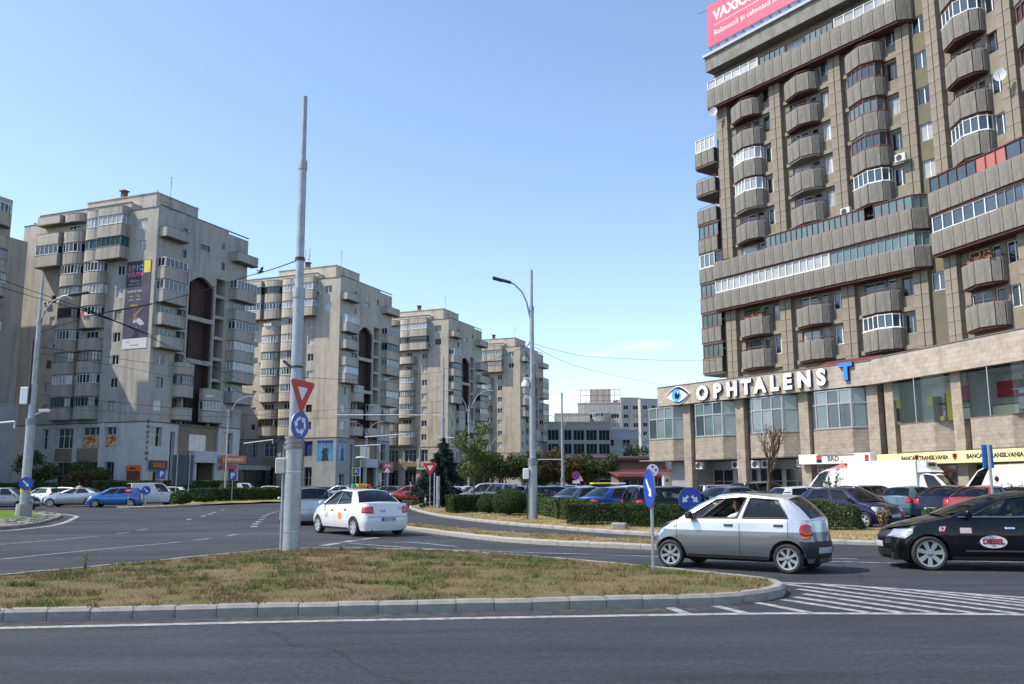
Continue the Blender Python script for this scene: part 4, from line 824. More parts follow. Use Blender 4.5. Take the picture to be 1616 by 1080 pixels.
long_balcony(HR, -13.35, 6.4, YW, ZL(7) - .6, rg, [(-13.3, -7.5, FW, PW, 0.95), (-7.3, -4.6, FT, PT, .6), (-2.6, .1, FT, PT, .55), (.3, 6.4, FW, PC, .9)], h=1.75)
long_balcony(HR, -13.35, 6.4, YW, ZL(1), rg, [(-13.3, -12.4, FT, PD, .8), (-7.6, 1.8, FT, PT, .52), (2.6, 6.4, FT, PT, .6)])
long_balcony(HR, -13.35, 6.4, YW, ZL(0), rg, [(-13.3, -1.5, FW, PC, .68), (-1.4, 6.4, FG, PT, .6)])
b = MB(); b.box(-13.45, 6.45, .03, YW, 39.15, 40.5, 0); b.box(-13.6, 6.7, -.2, YW + .2, 40.5, 40.75, 1); ob('roof_fascia', b.mesh('roof_fascia', [RIB, mat('roof_trim', (0.42, 0.44, 0.46), 0.6)]), HR)
# far end balconies
epl = [(-1.6, 0), (-1.6, 2.3), (-1.1, 2.8), (1.1, 2.8), (1.6, 2.3), (1.6, 0)]
for k in range(-2, 6):
    e = ob('end_gallery', None, HR, (-13.4, 2.3, ZL(k) + .15), R(-90)); 
    gl = k in (5, -2, -1, 0, 1, 2); bb = prow_balcony(e, 0, 0, 0, rg, gl, h=1.3, plan=epl, key='endg', wmax=.8, soff=SOFF2, fm=FW if k in (5, 1) else FT, pm=PW if k == 5 else PT)
# right hand section
b = MB(); rB = []
HB = ob('projecting_wing', None, HR); HB.matrix_local = HR.matrix_basis.inverted() @ (Matrix.Translation((28.4, 58.0, 0)) @ Matrix.Rotation(RZB, 4, 'Z'))
for k in range(-2, 9):
    z = ZL(k) + .15
    for c in (3.6, 9.5, 15.4): rB += [(c - 1.9, c - .2, z + .9, z + 2.35), (c + .05, c + .75, z + .1, z + 2.35), (c + 1.2, c + 2.35, z + .9, z + 2.3)]
wall_panel(b, (-0.3, YW), (1, 0), (0, -1), 19.3, Z0, 43, [(r[0] + .3, r[1] + .3, r[2], r[3]) for r in rB], .16); b.add([(-.3, YW, Z0), (-.3, 8, Z0), (-.3, 8, 43), (-.3, YW, 43)], [(0, 1, 2, 3)])
ob('wall', b.mesh('wall', RWALL), HB)
for r in rB:
    W_ = r[1] - r[0]
    if r[0] < 9: put_window(HB, (r[0], YW + .12, r[2]), 0, W_, r[3] - r[2], 2 if W_ > 1 else 1, rg.choice([FW, FW, FB]), rg.choice([PD, PD, PM, PC]))
for x in (0.55, 6.6, 12.5): pillar(HB, x, Z0, 43.0)
for k in (-2, -1, 2, 3, 4, 5, 6, 7):
    for i, c in enumerate((3.6, 9.5)): prow_balcony(HB, c, YW, ZL(k), rg, (k, i) in {(2, 0), (5, 0), (4, 1), (6, 0), (3, 1)}, fm=FW if i == 0 else FT, pm=PM if i == 0 else PD)
for k, sg in ((1, [(0, 4.0, FT, PM, .8), (4.0, 6.4, FT, mat('pane_curtain_red', (0.42, 0.13, 0.09), .2, spec=.9), .7), (6.4, 15, FT, PM, 1.1)]), (0, [(0, 5.4, FW, PM, .95), (5.4, 15, FG, PM, .7)])):
    long_balcony(HB, -.1, 15, YW, ZL(k), rg, sg, cham=.1)
# stair strip between the two sections
ST = ob('stair_strip', None, HR, (6.07, 0.95, 0)); b = MB(); rs = [(.08, 1.22, ZL(k) + 1.0, ZL(k) + 2.3) for k in range(-1, 9)]; wall_panel(b, (0, 0), (1, 0), (0, -1), 3.4, Z0, 40.5, rs, .15); ob('wall', b.mesh('wall', mat('spandrel', (0.12, 0.115, 0.09), .8, col2=(0.17, 0.15, 0.07), scale=.5)), ST)
for r in rs: put_window(ST, (r[0], .12, r[2]), 0, 1.14, 1.3, 2, FW, rg.choice([PC, PM, PD]))

# ---------------------------------------------------------------- podium
BAYP = [(-2.5, 0), (-1.5, .95), (1.5, .95), (2.5, 0)]
GF = mat('grey_alu_frame', (0.33, 0.34, 0.36), .5); PBL = pane_mat('pane_bay', (0.20, 0.26, 0.265), .08)
POD = thing('shop_podium', 'two-storey podium clad in travertine with bay windows below the tall building', 'building', (25.5, 66.0, 0), RZA)
PODB = ob('corner_section', None, POD); PODB.matrix_local = POD.matrix_basis.inverted() @ (Matrix.Translation((24.37, 59.81, 0)) @ Matrix.Rotation(RZB, 4, 'Z'))
def bay(parent, x, y, style):
    bo = ob('bay_window', None, parent, (x, y, 0)); pl = [(q[0], -q[1]) for q in BAYP]
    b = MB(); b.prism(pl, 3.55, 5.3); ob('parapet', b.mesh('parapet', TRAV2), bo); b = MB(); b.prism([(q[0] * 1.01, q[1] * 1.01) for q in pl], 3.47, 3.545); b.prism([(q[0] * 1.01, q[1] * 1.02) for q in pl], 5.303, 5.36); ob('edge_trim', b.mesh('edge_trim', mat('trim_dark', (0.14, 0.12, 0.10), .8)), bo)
    H_ = 8.12 - 5.36
    if style == 'frame':
        for i in range(3):
            a, c = Vector(pl[i]), Vector(pl[i + 1]); d = (c - a).normalized(); L = (c - a).length - .1; p = a + d * .05 + Vector((-d.y, d.x)) * .03
            nv = 3 if i == 1 else 1
            f = MB(); t = .05
            for q in range(nv + 1): xx = L * q / nv; f.box(xx - t, xx + t, 0, .09, 0, H_)
            for zz in (.05, 1.75, H_ - .05): f.box(0, L, .004, .086, zz - .05, zz + .05)
            fo = ob('window', f.mesh('window', GF), bo, (p.x, p.y, 5.36), math.atan2(d.y, d.x))
            for q in range(nv):
                for z0_, z1_ in ((.1, 1.7), (1.8, H_ - .1)):
                    m_ = rg.choice([PBL, PBL, PBL, PM, PT]); ob('pane', MB().add([(L * q / nv + t, .05, z0_), (L * (q + 1) / nv - t, .05, z0_), (L * (q + 1) / nv - t, .05, z1_), (L * q / nv + t, .05, z1_)], [(0, 1, 2, 3)]).mesh('pane', m_), fo)
        # room behind
    else:
        rpl = [(-2.45, 0), (-2.3, .7), (-1.7, .93), (1.7, .93), (2.3, .7), (2.45, 0)]
        n = len(rpl); ob('pane', MB().add([(q[0], -q[1], 5.36) for q in rpl] + [(q[0], -q[1], 8.15) for q in rpl], [(i, i + 1, n + i + 1, n + i) for i in range(n - 1)]).mesh('pane', glass_mat('showroom_glass', (0.93, 0.97, 0.96), 1.42), smooth=False), bo)
        f = MB(); f.box(-.03, .03, -.96, -.93, 5.36, 8.15); ob('mullion', f.mesh('mullion', GF), bo)
        rm = MB(); rm.add([(-2.45, .02, 5.37), (2.45, .02, 5.37), (2.45, 2.6, 5.37), (-2.45, 2.6, 5.37)], [(0, 1, 2, 3)], 1); rm.add([(-2.45, 2.6, 5.37), (2.45, 2.6, 5.37), (2.45, 2.6, 8.14), (-2.45, 2.6, 8.14)], [(0, 1, 2, 3)]); rm.add([(-2.45, .02, 5.37), (-2.45, 2.6, 5.37), (-2.45, 2.6, 8.14), (-2.45, .02, 8.14)], [(0, 1, 2, 3)]); rm.add([(2.45, .02, 5.37), (2.45, 2.6, 5.37), (2.45, 2.6, 8.14), (2.45, .02, 8.14)], [(0, 1, 2, 3)])
        rm.add([(-2.45, .02, 8.14), (2.45, .02, 8.14), (2.45, 2.6, 8.14), (-2.45, 2.6, 8.14)], [(0, 1, 2, 3)]); ob('showroom', rm.mesh('showroom', [mat('showroom_wall', (0.80, 0.83, 0.81), .8), mat('showroom_floor', (0.72, 0.71, 0.68), .6)]), bo)
    return bo
bx = [-10.6, -4.65, 1.25]
for x in bx: bay(POD, x, -3.4, 'frame')
b_half = bay(POD, -16.4 + .2, -3.4, 'frame')
yb = [3.95, 9.85]
for x in yb: bay(PODB, x, .95, 'shop')
bay(PODB, 15.8, .95, 'shop')
def podpart(parent, x0, x1, yf, yi, pxs):
    b = MB(); b.bbox(x0, x1, yf, yf + .45, 8.18, 9.8, .02); ob('fascia', b.mesh('fascia', TRAV), parent)
    b = MB(); b.box(x0 + .1, x1 - .1, yf + .45, yi, 8.3, 9.6); b.box(x0 - .03, x1 + .03, yf - .04, yf + .5, 9.803, 9.87); ob('roof', b.mesh('roof', ROOFM), parent)
    for x in pxs:
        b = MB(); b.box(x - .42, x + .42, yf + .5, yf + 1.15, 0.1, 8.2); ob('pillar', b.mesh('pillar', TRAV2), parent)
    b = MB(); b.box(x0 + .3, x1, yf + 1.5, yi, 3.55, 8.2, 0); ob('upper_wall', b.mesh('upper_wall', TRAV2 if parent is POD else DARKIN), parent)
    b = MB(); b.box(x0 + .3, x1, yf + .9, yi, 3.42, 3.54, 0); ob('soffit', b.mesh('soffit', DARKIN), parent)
podpart(POD, -16.45, 4.62, -4.4, 1.4, [-13.5, -7.7, -1.6, 4.1])
# right part: solid wall pieces between the showrooms only
b = MB(); b.bbox(-.15, 19, 0, .45, 8.18, 9.9, .02); ob('fascia', b.mesh('fascia', TRAV), PODB)
b = MB(); b.box(-.1, 19, .45, 6, 8.3, 9.7); b.box(-.2, 19, -.04, .5, 9.903, 9.97); ob('roof', b.mesh('roof', ROOFM), PODB)
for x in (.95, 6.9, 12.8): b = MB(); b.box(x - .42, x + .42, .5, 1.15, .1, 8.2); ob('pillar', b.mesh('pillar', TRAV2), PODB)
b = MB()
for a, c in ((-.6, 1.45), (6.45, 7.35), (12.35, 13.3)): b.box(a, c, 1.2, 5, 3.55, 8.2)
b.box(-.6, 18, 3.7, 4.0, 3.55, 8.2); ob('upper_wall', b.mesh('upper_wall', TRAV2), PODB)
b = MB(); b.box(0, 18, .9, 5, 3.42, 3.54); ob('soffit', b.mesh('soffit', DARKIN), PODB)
# ground-floor shop fronts, recessed
def shopfront(parent, x0, x1, y, seed, n):
    r = random.Random(seed); b = MB(); b.box(x0, x1, y, y + .3, 0, 3.45); ob('back_wall', b.mesh('back_wall', mat('shop_panel', (0.42, 0.44, 0.46), .5, col2=(0.33, 0.35, 0.37), scale=.5)), parent)
    W_ = (x1 - x0) / n
    for i in range(n):
        if r.random() < .72: put_window(parent, (x0 + W_ * i + .15, y - .06, .15), 0, W_ - .3, 2.6, 2, GF, PD, 1)
shopfront(POD, -13.3, 4.2, -1.2, 3, 7); shopfront(PODB, .5, 17, 2.2, 4, 6)
b = MB(); b.box(-16.2, -13.3, -3.2, -1.0, 0, 3.45); ob('corner_wall', b.mesh('corner_wall', CONC_G), POD)

# furniture seen in the showroom bays
def showroom_item(name, label, x, y, z, boxes, mats_):
    p = PODB.matrix_basis; M_ = POD.matrix_basis @ p; o = thing(name, label, 'furniture', M_ @ Vector((x, y, z)), RZB)
    for i, (nm, bxs) in enumerate(boxes):
        b = MB()
        for q in bxs: b.bbox(*q, .01)
        ob(nm, b.mesh(nm, mats_[i]), o)
YEL = mat('cab_yellow', (0.72, 0.60, 0.10), .4); BRN = mat('cab_brown', (0.07, 0.035, 0.028), .5); REDC = mat('cab_red', (0.30, 0.012, 0.02), .3); CRM = mat('cab_cream', (0.66, 0.62, 0.40), .4); STL = mat('steel', (0.5, 0.52, 0.53), .3, .9)
showroom_item('wall_unit', 'yellow and brown shelf unit in the left showroom window', 2.7, 2.9, 5.4, [('carcass', [(-.1, .35, -.35, 0, 0, 1.75), (.95, 1.1, -.35, 0, 0, 1.9)]), ('door', [(-.6, -.12, -.36, 0, 1.2, 1.8), (1.12, 1.7, -.37, 0, .05, 2.0), (-.6, -.12, -.36, 0, 0, .3), (.45, .8, -.36, 0, 0, .45)]), ('shelf', [(.36, .94, -.3, 0, 1.2, 1.24), (.36, .94, -.3, 0, 1.55, 1.59), (.36, .94, -.3, 0, .85, .89)])], [BRN, YEL, BRN])
showroom_item('kitchen_wall_cabinet', 'dark red kitchen wall cabinet in the right showroom window', 8.3, 2.9, 6.6, [('carcass', [(-.35, 1.0, -.4, 0, 0, .95)]), ('side', [(1.002, 1.3, -.35, 0, .05, .95)])], [REDC, BRN])
showroom_item('kitchen_base_unit', 'cream kitchen base unit below the red wall cabinet', 8.1, 2.9, 5.4, [('carcass', [(-.4, 1.5, -.6, 0, 0, .72)]), ('worktop', [(-.45, 1.55, -.63, 0, .723, .77)])], [CRM, BRN])
showroom_item('tall_kitchen_unit', 'tall red kitchen unit with built-in oven at the right edge', 10.1, 2.9, 5.4, [('carcass', [(-.1, 1.0, -.5, 0, 0, 2.4)]), ('oven', [(-.5, -.12, -.6, 0, .4, 1.1)]), ('hood', [(-1.0, .2, -.55, 0, 1.55, 1.62), (-.5, 0, -.5, 0, 1.3, 1.55)])], [REDC, STL, STL])

# ---------------------------------------------------------------- lettering and signs on the podium
BLUE = mat('letter_blue', (0.03, 0.22, 0.75), .35); NAVY = mat('letter_edge', (0.03, 0.03, 0.09), .4); WHT = mat('letter_white', (0.85, 0.85, 0.85), .35)
def podw(x, y, z): return POD.matrix_basis @ Vector((x, y, z))
def sign_letter(ch, x, zc, size, m_, label, M_=None):
    def mk():
        me = text_mesh(ch, size, m_, extrude=.05, bold=.075, xs=1.0); return me
    o = thing('sign_letter', label, 'letter', podw(x, -4.46, zc), RZA, 'podium sign letters')
    me = mk(); ob('face', me, o, (0, -.10, 0)); e = text_mesh(ch, size, NAVY, extrude=.085, bold=.10); ob('side', e, o, (.0, -.013, 0))
for ch, x in zip('OPHTALENS', [-10.95, -9.3, -7.75, -6.3, -4.95, -3.6, -2.35, -.85, .62]): sign_letter(ch, x, 9.0 + .012 * x, 1.55, WHT, 'white raised letter %s of the sign on the podium fascia' % ch)
sign_letter('T', 2.65, 9.2, 1.6, BLUE, 'single blue letter T right of the white sign letters')
def eye():
    o = thing('eye_logo', 'blue and white eye emblem at the left end of the podium fascia', 'sign', podw(-13.85, -4.46, 8.98), RZA)
    def lens(w_, h_, n=20, tail=0): return [(w_ * (-1 + 2 * i / n), -h_ * math.sin(PI * i / n)) for i in range(n)] + [(w_ * (1 - 2 * i / n), h_ * math.sin(PI * i / n)) for i in range(n)]
    ob('outline', poly_mesh('outline', lens(1.42, .78) , WHT, .05), o, (0, -.01, 0)); ob('lash', poly_mesh('lash', lens(1.34, .70), mat('eye_black', (0.02, 0.02, 0.025), .4), .03), o, (0, -.045, 0)); ob('eyeball', poly_mesh('eyeball', lens(1.22, .52), WHT, .02), o, (-.02, -.068, -.06))
    ob('iris', poly_mesh('iris', circ(.54), mat('eye_blue', (0.08, 0.42, 0.72), .3), .02), o, (-.12, -.09, 0)); ob('iris_rim', poly_mesh('iris_rim', circ(.30), mat('eye_pupil', (0.01, 0.02, 0.05), .2), .01), o, (-.02, -.102, -.02)); ob('glint', poly_mesh('glint', circ(.12, 16, .6), WHT, .01), o, (.08, -.114, .2))
eye()
def podsign(parent_M, rz, x0, x1, y, z0, z1, label, m_, name='shop_sign'):
    o = thing(name, label, 'sign', parent_M @ Vector((x0, y, z0)), rz); ob('panel', MB().bbox(0, x1 - x0, 0, .25, 0, z1 - z0, .02).mesh('panel', m_), o); return o
MB_ = POD.matrix_basis @ PODB.matrix_basis
LOGO_R = mat('logo_red', (0.55, 0.02, 0.03), .4); LOGO_K = mat('logo_black', (0.015, 0.015, 0.016), .4)
o = podsign(POD.matrix_basis, RZA, -1.9, 3.65, -4.35, 2.92, 3.62, 'white bank sign with a red and black square under the third bay', mat('sign_offwhite', (0.68, 0.69, 0.70), .45))
ob('logo', poly_mesh('logo', [(1.55, .38), (2.0, .38), (2.0, .62), (1.55, .62)], LOGO_R), o, (0, -.006, 0)); ob('logo', poly_mesh('logo', [(1.55, .1), (2.0, .1), (2.0, .36), (1.55, .36)], LOGO_K), o, (0, -.006, 0)); ob('lettering', text_mesh('BRD', .5, mat('logo_grey', (0.05, 0.05, 0.055), .4), bold=.012), o, (2.95, -.008, .34))
o = thing('bank_cube_sign', 'white box sign with a red and black square beside the truck', 'sign', MB_ @ Vector((-.75, -.6, 2.75)), RZB); ob('box', MB().bbox(0, .85, 0, .3, 0, .85, .02).mesh('box', WHITEP), o); ob('logo', poly_mesh('logo', [(.3, .42), (.7, .42), (.7, .72), (.3, .72)], LOGO_R), o, (0, -.006, 0)); ob('logo', poly_mesh('logo', [(.3, .12), (.7, .12), (.7, .4), (.3, .4)], LOGO_K), o, (0, -.006, 0))
YSG = mat('sign_yellow', (0.80, 0.70, 0.34), .45)
o = podsign(MB_, RZB, .15, 17, -.12, 2.74, 3.45, 'long pale yellow bank sign with black lettering under the showroom bays', YSG)
TK = mat('bt_black', (0.02, 0.018, 0.015), .4)
for x in (2.95, 8.4, 13.9):
    ob('lettering', text_mesh('BANCA', .36, TK, bold=.016), o, (x, -.008, .37)); ob('lettering', text_mesh('TRANSILVANIA', .36, TK, bold=.016), o, (x + 2.2, -.008, .37))
sh = [(-.2, .2), (.2, .2), (.2, -.05), (0, -.28), (-.2, -.05)]
for x in (3.72, 6.9, 9.17):
    ob('emblem', poly_mesh('emblem', [(q[0] * 1.05, q[1] * 1.05) for q in sh], mat('bt_orange', (0.75, 0.30, 0.05), .4)), o, (x, -.006, .38)); ob('emblem', poly_mesh('emblem', [(q[0] * .75, q[1] * .75 + .03) for q in sh], TK), o, (x, -.009, .38))
# air conditioners under the bays
def ac(M_, x, y, z, rz, label):
    o = thing('air_conditioner', label, 'air conditioner', M_ @ Vector((x, y, z)), rz, 'outdoor units on the podium')
    ob('case', cached('ac_case', lambda: MB().bbox(-.42, .42, -.28, 0, 0, .6, .02).mesh('case', mat('ac_white', (0.55, 0.55, 0.52), .6))), o); ob('fan_grille', cached('ac_fan', lambda: poly_mesh('fan_grille', circ(.23, 20), mat('ac_dark', (0.03, 0.03, 0.03), .6), .01)), o, (-.08, -.292, .3))
for x, nm in ((-12.6, 'leftmost outdoor unit under the first podium bay'), (-8.6, 'outdoor unit right of the first podium bay by the pipe'), (-6.6, 'left one of a pair of outdoor units behind the bare tree'), (-5.6, 'right one of a pair of outdoor units behind the bare tree'), (-2.3, 'outdoor unit left of the white bank sign')): ac(POD.matrix_basis, x, -3.3, 2.75, RZA, nm)
ac(HR.matrix_basis, -.2 + .35, .4, ZL(2) - .3, RZA, 'small outdoor unit on the middle pillar above the glazed long balcony'); ac(HR.matrix_basis, 5.0, .4, ZL(3) - .25, RZA, 'outdoor unit high on the right pillar beside a faceted balcony')
for T_, u, k, nm in ((T1, 15.2, 3, 'outdoor unit beside a small window low on the first tower'), (T1, 17.3, 5, 'outdoor unit at the outer edge of the first tower facade'), (T2, 4.0, 8, 'outdoor unit by the top corner window of the second tower'), (T2, 15.1, 4, 'outdoor unit beside the small windows of the second tower'), (T3, 4.1, 7, 'outdoor unit near the roof of the third tower')):
    o_ = T_.matrix_basis @ Vector((-.02, u, F0 + FL * k + .75)); ac(Matrix.Translation(o_), 0, 0, 0, RZT - PI / 2, nm)
def laundry(T_, u, k, cols_, label):
    o = thing('laundry', label, 'laundry', T_.matrix_basis @ Vector((-1.32, u, F0 + FL * k + 1.62)), RZT - PI / 2); ob('line', MB().tube([(-1.0, 0, .42), (1.0, 0, .42)], .01, 4).mesh('line', FG), o)
    for i, c in enumerate(cols_): x = -.85 + i * .55; ob('cloth', MB().add([(x, 0, .42), (x + .45, 0, .42), (x + .46, .03, .2), (x + .44, -.02, -.15), (x + .02, .02, -.12), (x, -.02, .2)], [(0, 1, 2, 5), (5, 2, 3, 4)]).mesh('cloth', mat('laundry%.2f%.2f' % c[:2], c, .9)), o)
laundry(T2, 13.15, 6, [(0.6, 0.6, 0.62), (0.62, 0.58, 0.6), (0.6, 0.6, 0.58)], 'white washing on a rounded balcony of the second tower'); laundry(T1, 9.25, 4, [(0.5, 0.1, 0.08), (0.55, 0.55, 0.55)], 'red and white washing on a rounded balcony of the first tower')
def dish(M_, x, y, z, rz, label):
    o = thing('satellite_dish', label, 'satellite dish', M_ @ Vector((x, y, z)), rz); n = 16; b = MB(); b.add([(0, .12, 0)] + [(.38 * math.cos(2 * PI * i / n), 0, .42 * math.sin(2 * PI * i / n)) for i in range(n)], [(0, 1 + i, 1 + (i + 1) % n) for i in range(n)]); ob('bowl', b.mesh('bowl', mat('dish_grey', (0.5, 0.5, 0.5), .5), True), o); ob('arm', MB().tube([(0, .12, 0), (0, .5, -.2)], .03, 5).tube([(0, 0, -.35), (0, -.4, 0)], .015, 4).mesh('arm', FG), o)
dish(HR.matrix_basis, -12.6, -.1, 35.0, RZA + .5, 'satellite dish under the top balcony at the far corner'); dish(HR.matrix_basis @ HB.matrix_basis, 6.7, -.1, 26.5, RZB + .6, 'satellite dish on the right-hand pillar near the picture edge')
# roof billboard
def billboard():
    o = thing('roof_billboard', 'pink billboard with white lettering on a steel frame on the roof', 'billboard', HR.matrix_basis @ Vector((-13.4, .5, 40.7)), RZA)
    ob('panel', MB().box(0, 24, 0, .1, 1.0, 5.1).mesh('panel', mat('billboard_pink', (0.58, 0.07, 0.13), .5, col2=(0.64, 0.11, 0.18), scale=.15)), o)
    b = MB()
    for i in range(25):
        b.tube([(i, .2, 0), (i, .2, 5.0)], .05, 4); b.tube([(i, .2, 1.0), (i, 2.2, 0)], .04, 4)
        if i < 24: b.tube([(i, .2, 0), (i + 1, .2, 1.0)], .03, 4); b.tube([(i + 1, .2, 0), (i, .2, 1.0)], .03, 4)
    b.tube([(0, .2, .05), (24, .2, .05)], .05, 4); b.tube([(0, .2, .95), (24, .2, .95)], .05, 4); b.tube([(-1.1, .1, 5.0), (0, .1, 4.85)], .05, 5); ob('frame', b.mesh('frame', mat('truss', (0.30, 0.32, 0.34), .5, .5)), o)
    wt_ = mat('billboard_white', (0.8, 0.8, 0.8), .5); ob('lettering', text_mesh('VAXICUM', 1.35, wt_, bold=.045, align='LEFT'), o, (.75, -.01, 3.75)); ob('lettering', text_mesh('Relaxează și calmează mușchii solicitați', .72, wt_, align='LEFT'), o, (.75, -.01, 2.1))
    ob('rule', MB().box(.75, 14, -.01, -.005, 2.85, 2.9).mesh('rule', wt_), o)
billboard()
# flower boxes and terrace clutter
LEAFG = mat('leaf_green', (0.05, 0.11, 0.02), .7, col2=(0.09, 0.15, 0.03), scale=8)
def flower_box(M_, x, y, z, rz, L, label, seed, red=True):
    r = random.Random(seed); o = thing('flower_box', label, 'flowers', M_ @ Vector((x, y, z)), rz); ob('planter', MB().bbox(-L / 2, L / 2, -.12, .12, 0, .2, .02).mesh('planter', mat('terracotta', (0.25, 0.09, 0.05), .8)), o); lf, fl = MB(), MB()
    for i in range(int(90 * L)):
        c = Vector((r.uniform(-L / 2, L / 2), r.gauss(0, .14), .2 + abs(r.gauss(.12, .14)))); a = r.uniform(0, 6.3); s = r.uniform(.04, .09); u = Vector((math.cos(a), math.sin(a), r.uniform(-.5, .5))) * s; v = Vector((-math.sin(a), math.cos(a), r.uniform(-.8, .8))) * s
        (fl if red and r.random() < .3 else lf).add([c - u, c - v, c + u, c + v], [(0, 1, 2, 3)])
    ob('leaves', lf.mesh('leaves', LEAFG), o)
    if fl.v: ob('blossoms', fl.mesh('blossoms', mat('blossom', (0.55, 0.06, 0.03), .6)), o)
MHB = HR.matrix_basis @ HB.matrix_basis
flower_box(MHB, 3.55, .30, ZL(-1) + 1.5, RZB, 2.0, 'red geranium boxes on the lower balcony at the right edge', 1)
flower_box(HR.matrix_basis, -9.3, .32, ZL(-1) + 1.5, RZA, 2.0, 'trailing plants on the lower left balcony above the sign', 2, False)
o = thing('terrace_awning', 'low dark red terrace awning behind the sign lettering', 'awning', podw(.2, -1.6, 9.6), RZA); b = MB(); b.add([(-2.4, 0, .55), (2.4, 0, .55), (2.4, 1.6, 1.2), (-2.4, 1.6, 1.2)], [(0, 1, 2, 3)]); b.add([(-2.4, 0, .35), (2.4, 0, .35), (2.4, -.01, .55), (-2.4, -.01, .55)], [(0, 1, 2, 3)]); ob('canvas', b.mesh('canvas', mat('awning_red', (0.12, 0.02, 0.025), .8)), o); ob('posts', MB().tube([(-2.3, .05, 0), (-2.3, .05, .55)], .03, 5).tube([(2.3, .05, 0), (2.3, .05, .55)], .03, 5).tube([(-2.3, 1.55, 0), (-2.3, 1.55, 1.2)], .03, 5).tube([(2.3, 1.55, 0), (2.3, 1.55, 1.2)], .03, 5).mesh('posts', FG), o)
flower_box(POD.matrix_basis, -3.6, -2.4, 9.65, RZA, 2.2, 'rusty potted plants on the podium roof', 4); flower_box(POD.matrix_basis, -1.4, -2.2, 9.65, RZA, 1.6, 'potted plants beside the dark red terrace awning', 5)
# ================================================================== masts, lamps, signs, wires
GALV = mat('galvanised', (0.40, 0.42, 0.44), .45, .55, col2=(0.31, 0.33, 0.35), scale=5, streak=((0.22, 0.22, 0.22), (8, 8, .5), .4))
GALVD = mat('dark_metal', (0.05, 0.05, 0.055), .5, .4); BOXG = mat('box_grey', (0.50, 0.50, 0.47), .6, col2=(0.42, 0.42, 0.39), scale=6)
def rings(b, r, zs):
    for z in zs: b.tube([(0, 0, z - .035), (0, 0, z + .035)], r, 18)
    return b
def mast(label, loc, H=10.85, lean=(0, 0), base_block=False, ringz=2.5, k=1.0):
    o = thing('tram_wire_mast', label, 'mast', loc, 0, 'stepped steel masts'); o.rotation_euler = (lean[0], lean[1], 0)
    def mk():
        b = MB(); b.tube([(0, 0, -.2), (0, 0, ringz)], [.195 * k, .185 * k], 20); b.tube([(0, 0, ringz), (0, 0, 6.0)], [.135 * k, .128 * k], 18); b.tube([(0, 0, 6.0), (0, 0, 9.1)], [.098 * k, .092 * k], 16); b.tube([(0, 0, 9.1), (0, 0, H)], [.068 * k, .06 * k], 14); return b.mesh('shaft', GALV, True, 40)
    ob('shaft', cached(('shaft', H, ringz, k), mk), o)
    ob('collar', cached(('coll', ringz, k), lambda: rings(MB(), .215 * k, [ringz - .18, ringz - .07, ringz + .04]).mesh('collar', mat('collar_grey', (0.22, 0.22, 0.21), .6, .4), True, 40)), o)
    ob('sleeve', cached(('slv', k), lambda: MB().tube([(0, 0, 5.82), (0, 0, 6.05)], .145 * k, 18).tube([(0, 0, 8.98), (0, 0, 9.2)], .108 * k, 16).mesh('sleeve', GALV, True, 40)), o)
    return o
m1 = mast('tall bare stepped mast with yield and roundabout signs on the near island', (-5.0, 20.5, .17), lean=(0, R(-.25)))
ob('conduit', MB().tube([(-.235, 0, 0), (-.235, 0, 2.0)], .03, 6).mesh('conduit', GALV), m1); b = MB().bbox(-.4, -.17, -.1, .1, 1.72, 2.08, .02); ob('junction_box', b.mesh('junction_box', BOXG), m1)
b = MB()
for z in (.42, 1.75): b.tube([(0, 0, z), (0, 0, z + .02)], .2, 18)
ob('strap', b.mesh('strap', STL), m1); b = MB(); b.tube([(0, 0, 4.15), (0, 0, 4.2)], .145, 16); b.tube([(-.12, -.05, 4.17), (-.3, -.05, 4.32)], .035, 5); ob('clamp', b.mesh('clamp', GALVD), m1); ob('clamp', MB().tube([(0, 0, 6.72), (0, 0, 6.8)], .115, 14).mesh('clamp', GALVD), m1)
# reflective-film signs
S_RED = mat('sign_film_red', (0.50, 0.02, 0.025), .4); S_WHT = mat('sign_film_white', (0.72, 0.72, 0.72), .4); S_BLU = mat('sign_film_blue', (0.015, 0.06, 0.36), .35); S_YEL = mat('sign_film_yellow', (0.75, 0.66, 0.03), .4); S_BACK = mat('sign_back', (0.34, 0.35, 0.36), .5, .6); S_BLK = mat('sign_black', (0.015, 0.015, 0.015), .5)
def rtri(s, r, down=True, n=4):
    """rounded triangle of side s"""
    R0 = s / math.sqrt(3); pts = []
    for c in range(3):
        a = R((-90 if down else 90) + 120 * c); cx, cz = (R0 - 2 * r) * math.cos(a), (R0 - 2 * r) * math.sin(a)
        for i in range(n + 1): t = a + R(-60 + 120 * i / n); pts.append((cx + r * math.cos(t), cz + r * math.sin(t)))
    return pts
def arrow(L, w_, hw, hl): return [(-w_ / 2, -L / 2), (w_ / 2, -L / 2), (w_ / 2, L / 2 - hl), (hw / 2, L / 2 - hl), (0, L / 2), (-hw / 2, L / 2 - hl), (-w_ / 2, L / 2 - hl)]
def rotp(p, a, dx=0, dz=0): c, s = math.cos(a), math.sin(a); return [(x * c - z * s + dx, x * s + z * c + dz) for x, z in p]
def plate(o, pts, face, y=0.0, name='plate'):
    ob(name, poly_mesh(name, pts, S_BACK, .015), o, (0, y + .002, 0)); return ob('face', poly_mesh('face', pts, face), o, (0, y, 0))
def layer(o, pts, m_, y, name='symbol'): return ob(name, poly_mesh(name, pts, m_), o, (0, y, 0))
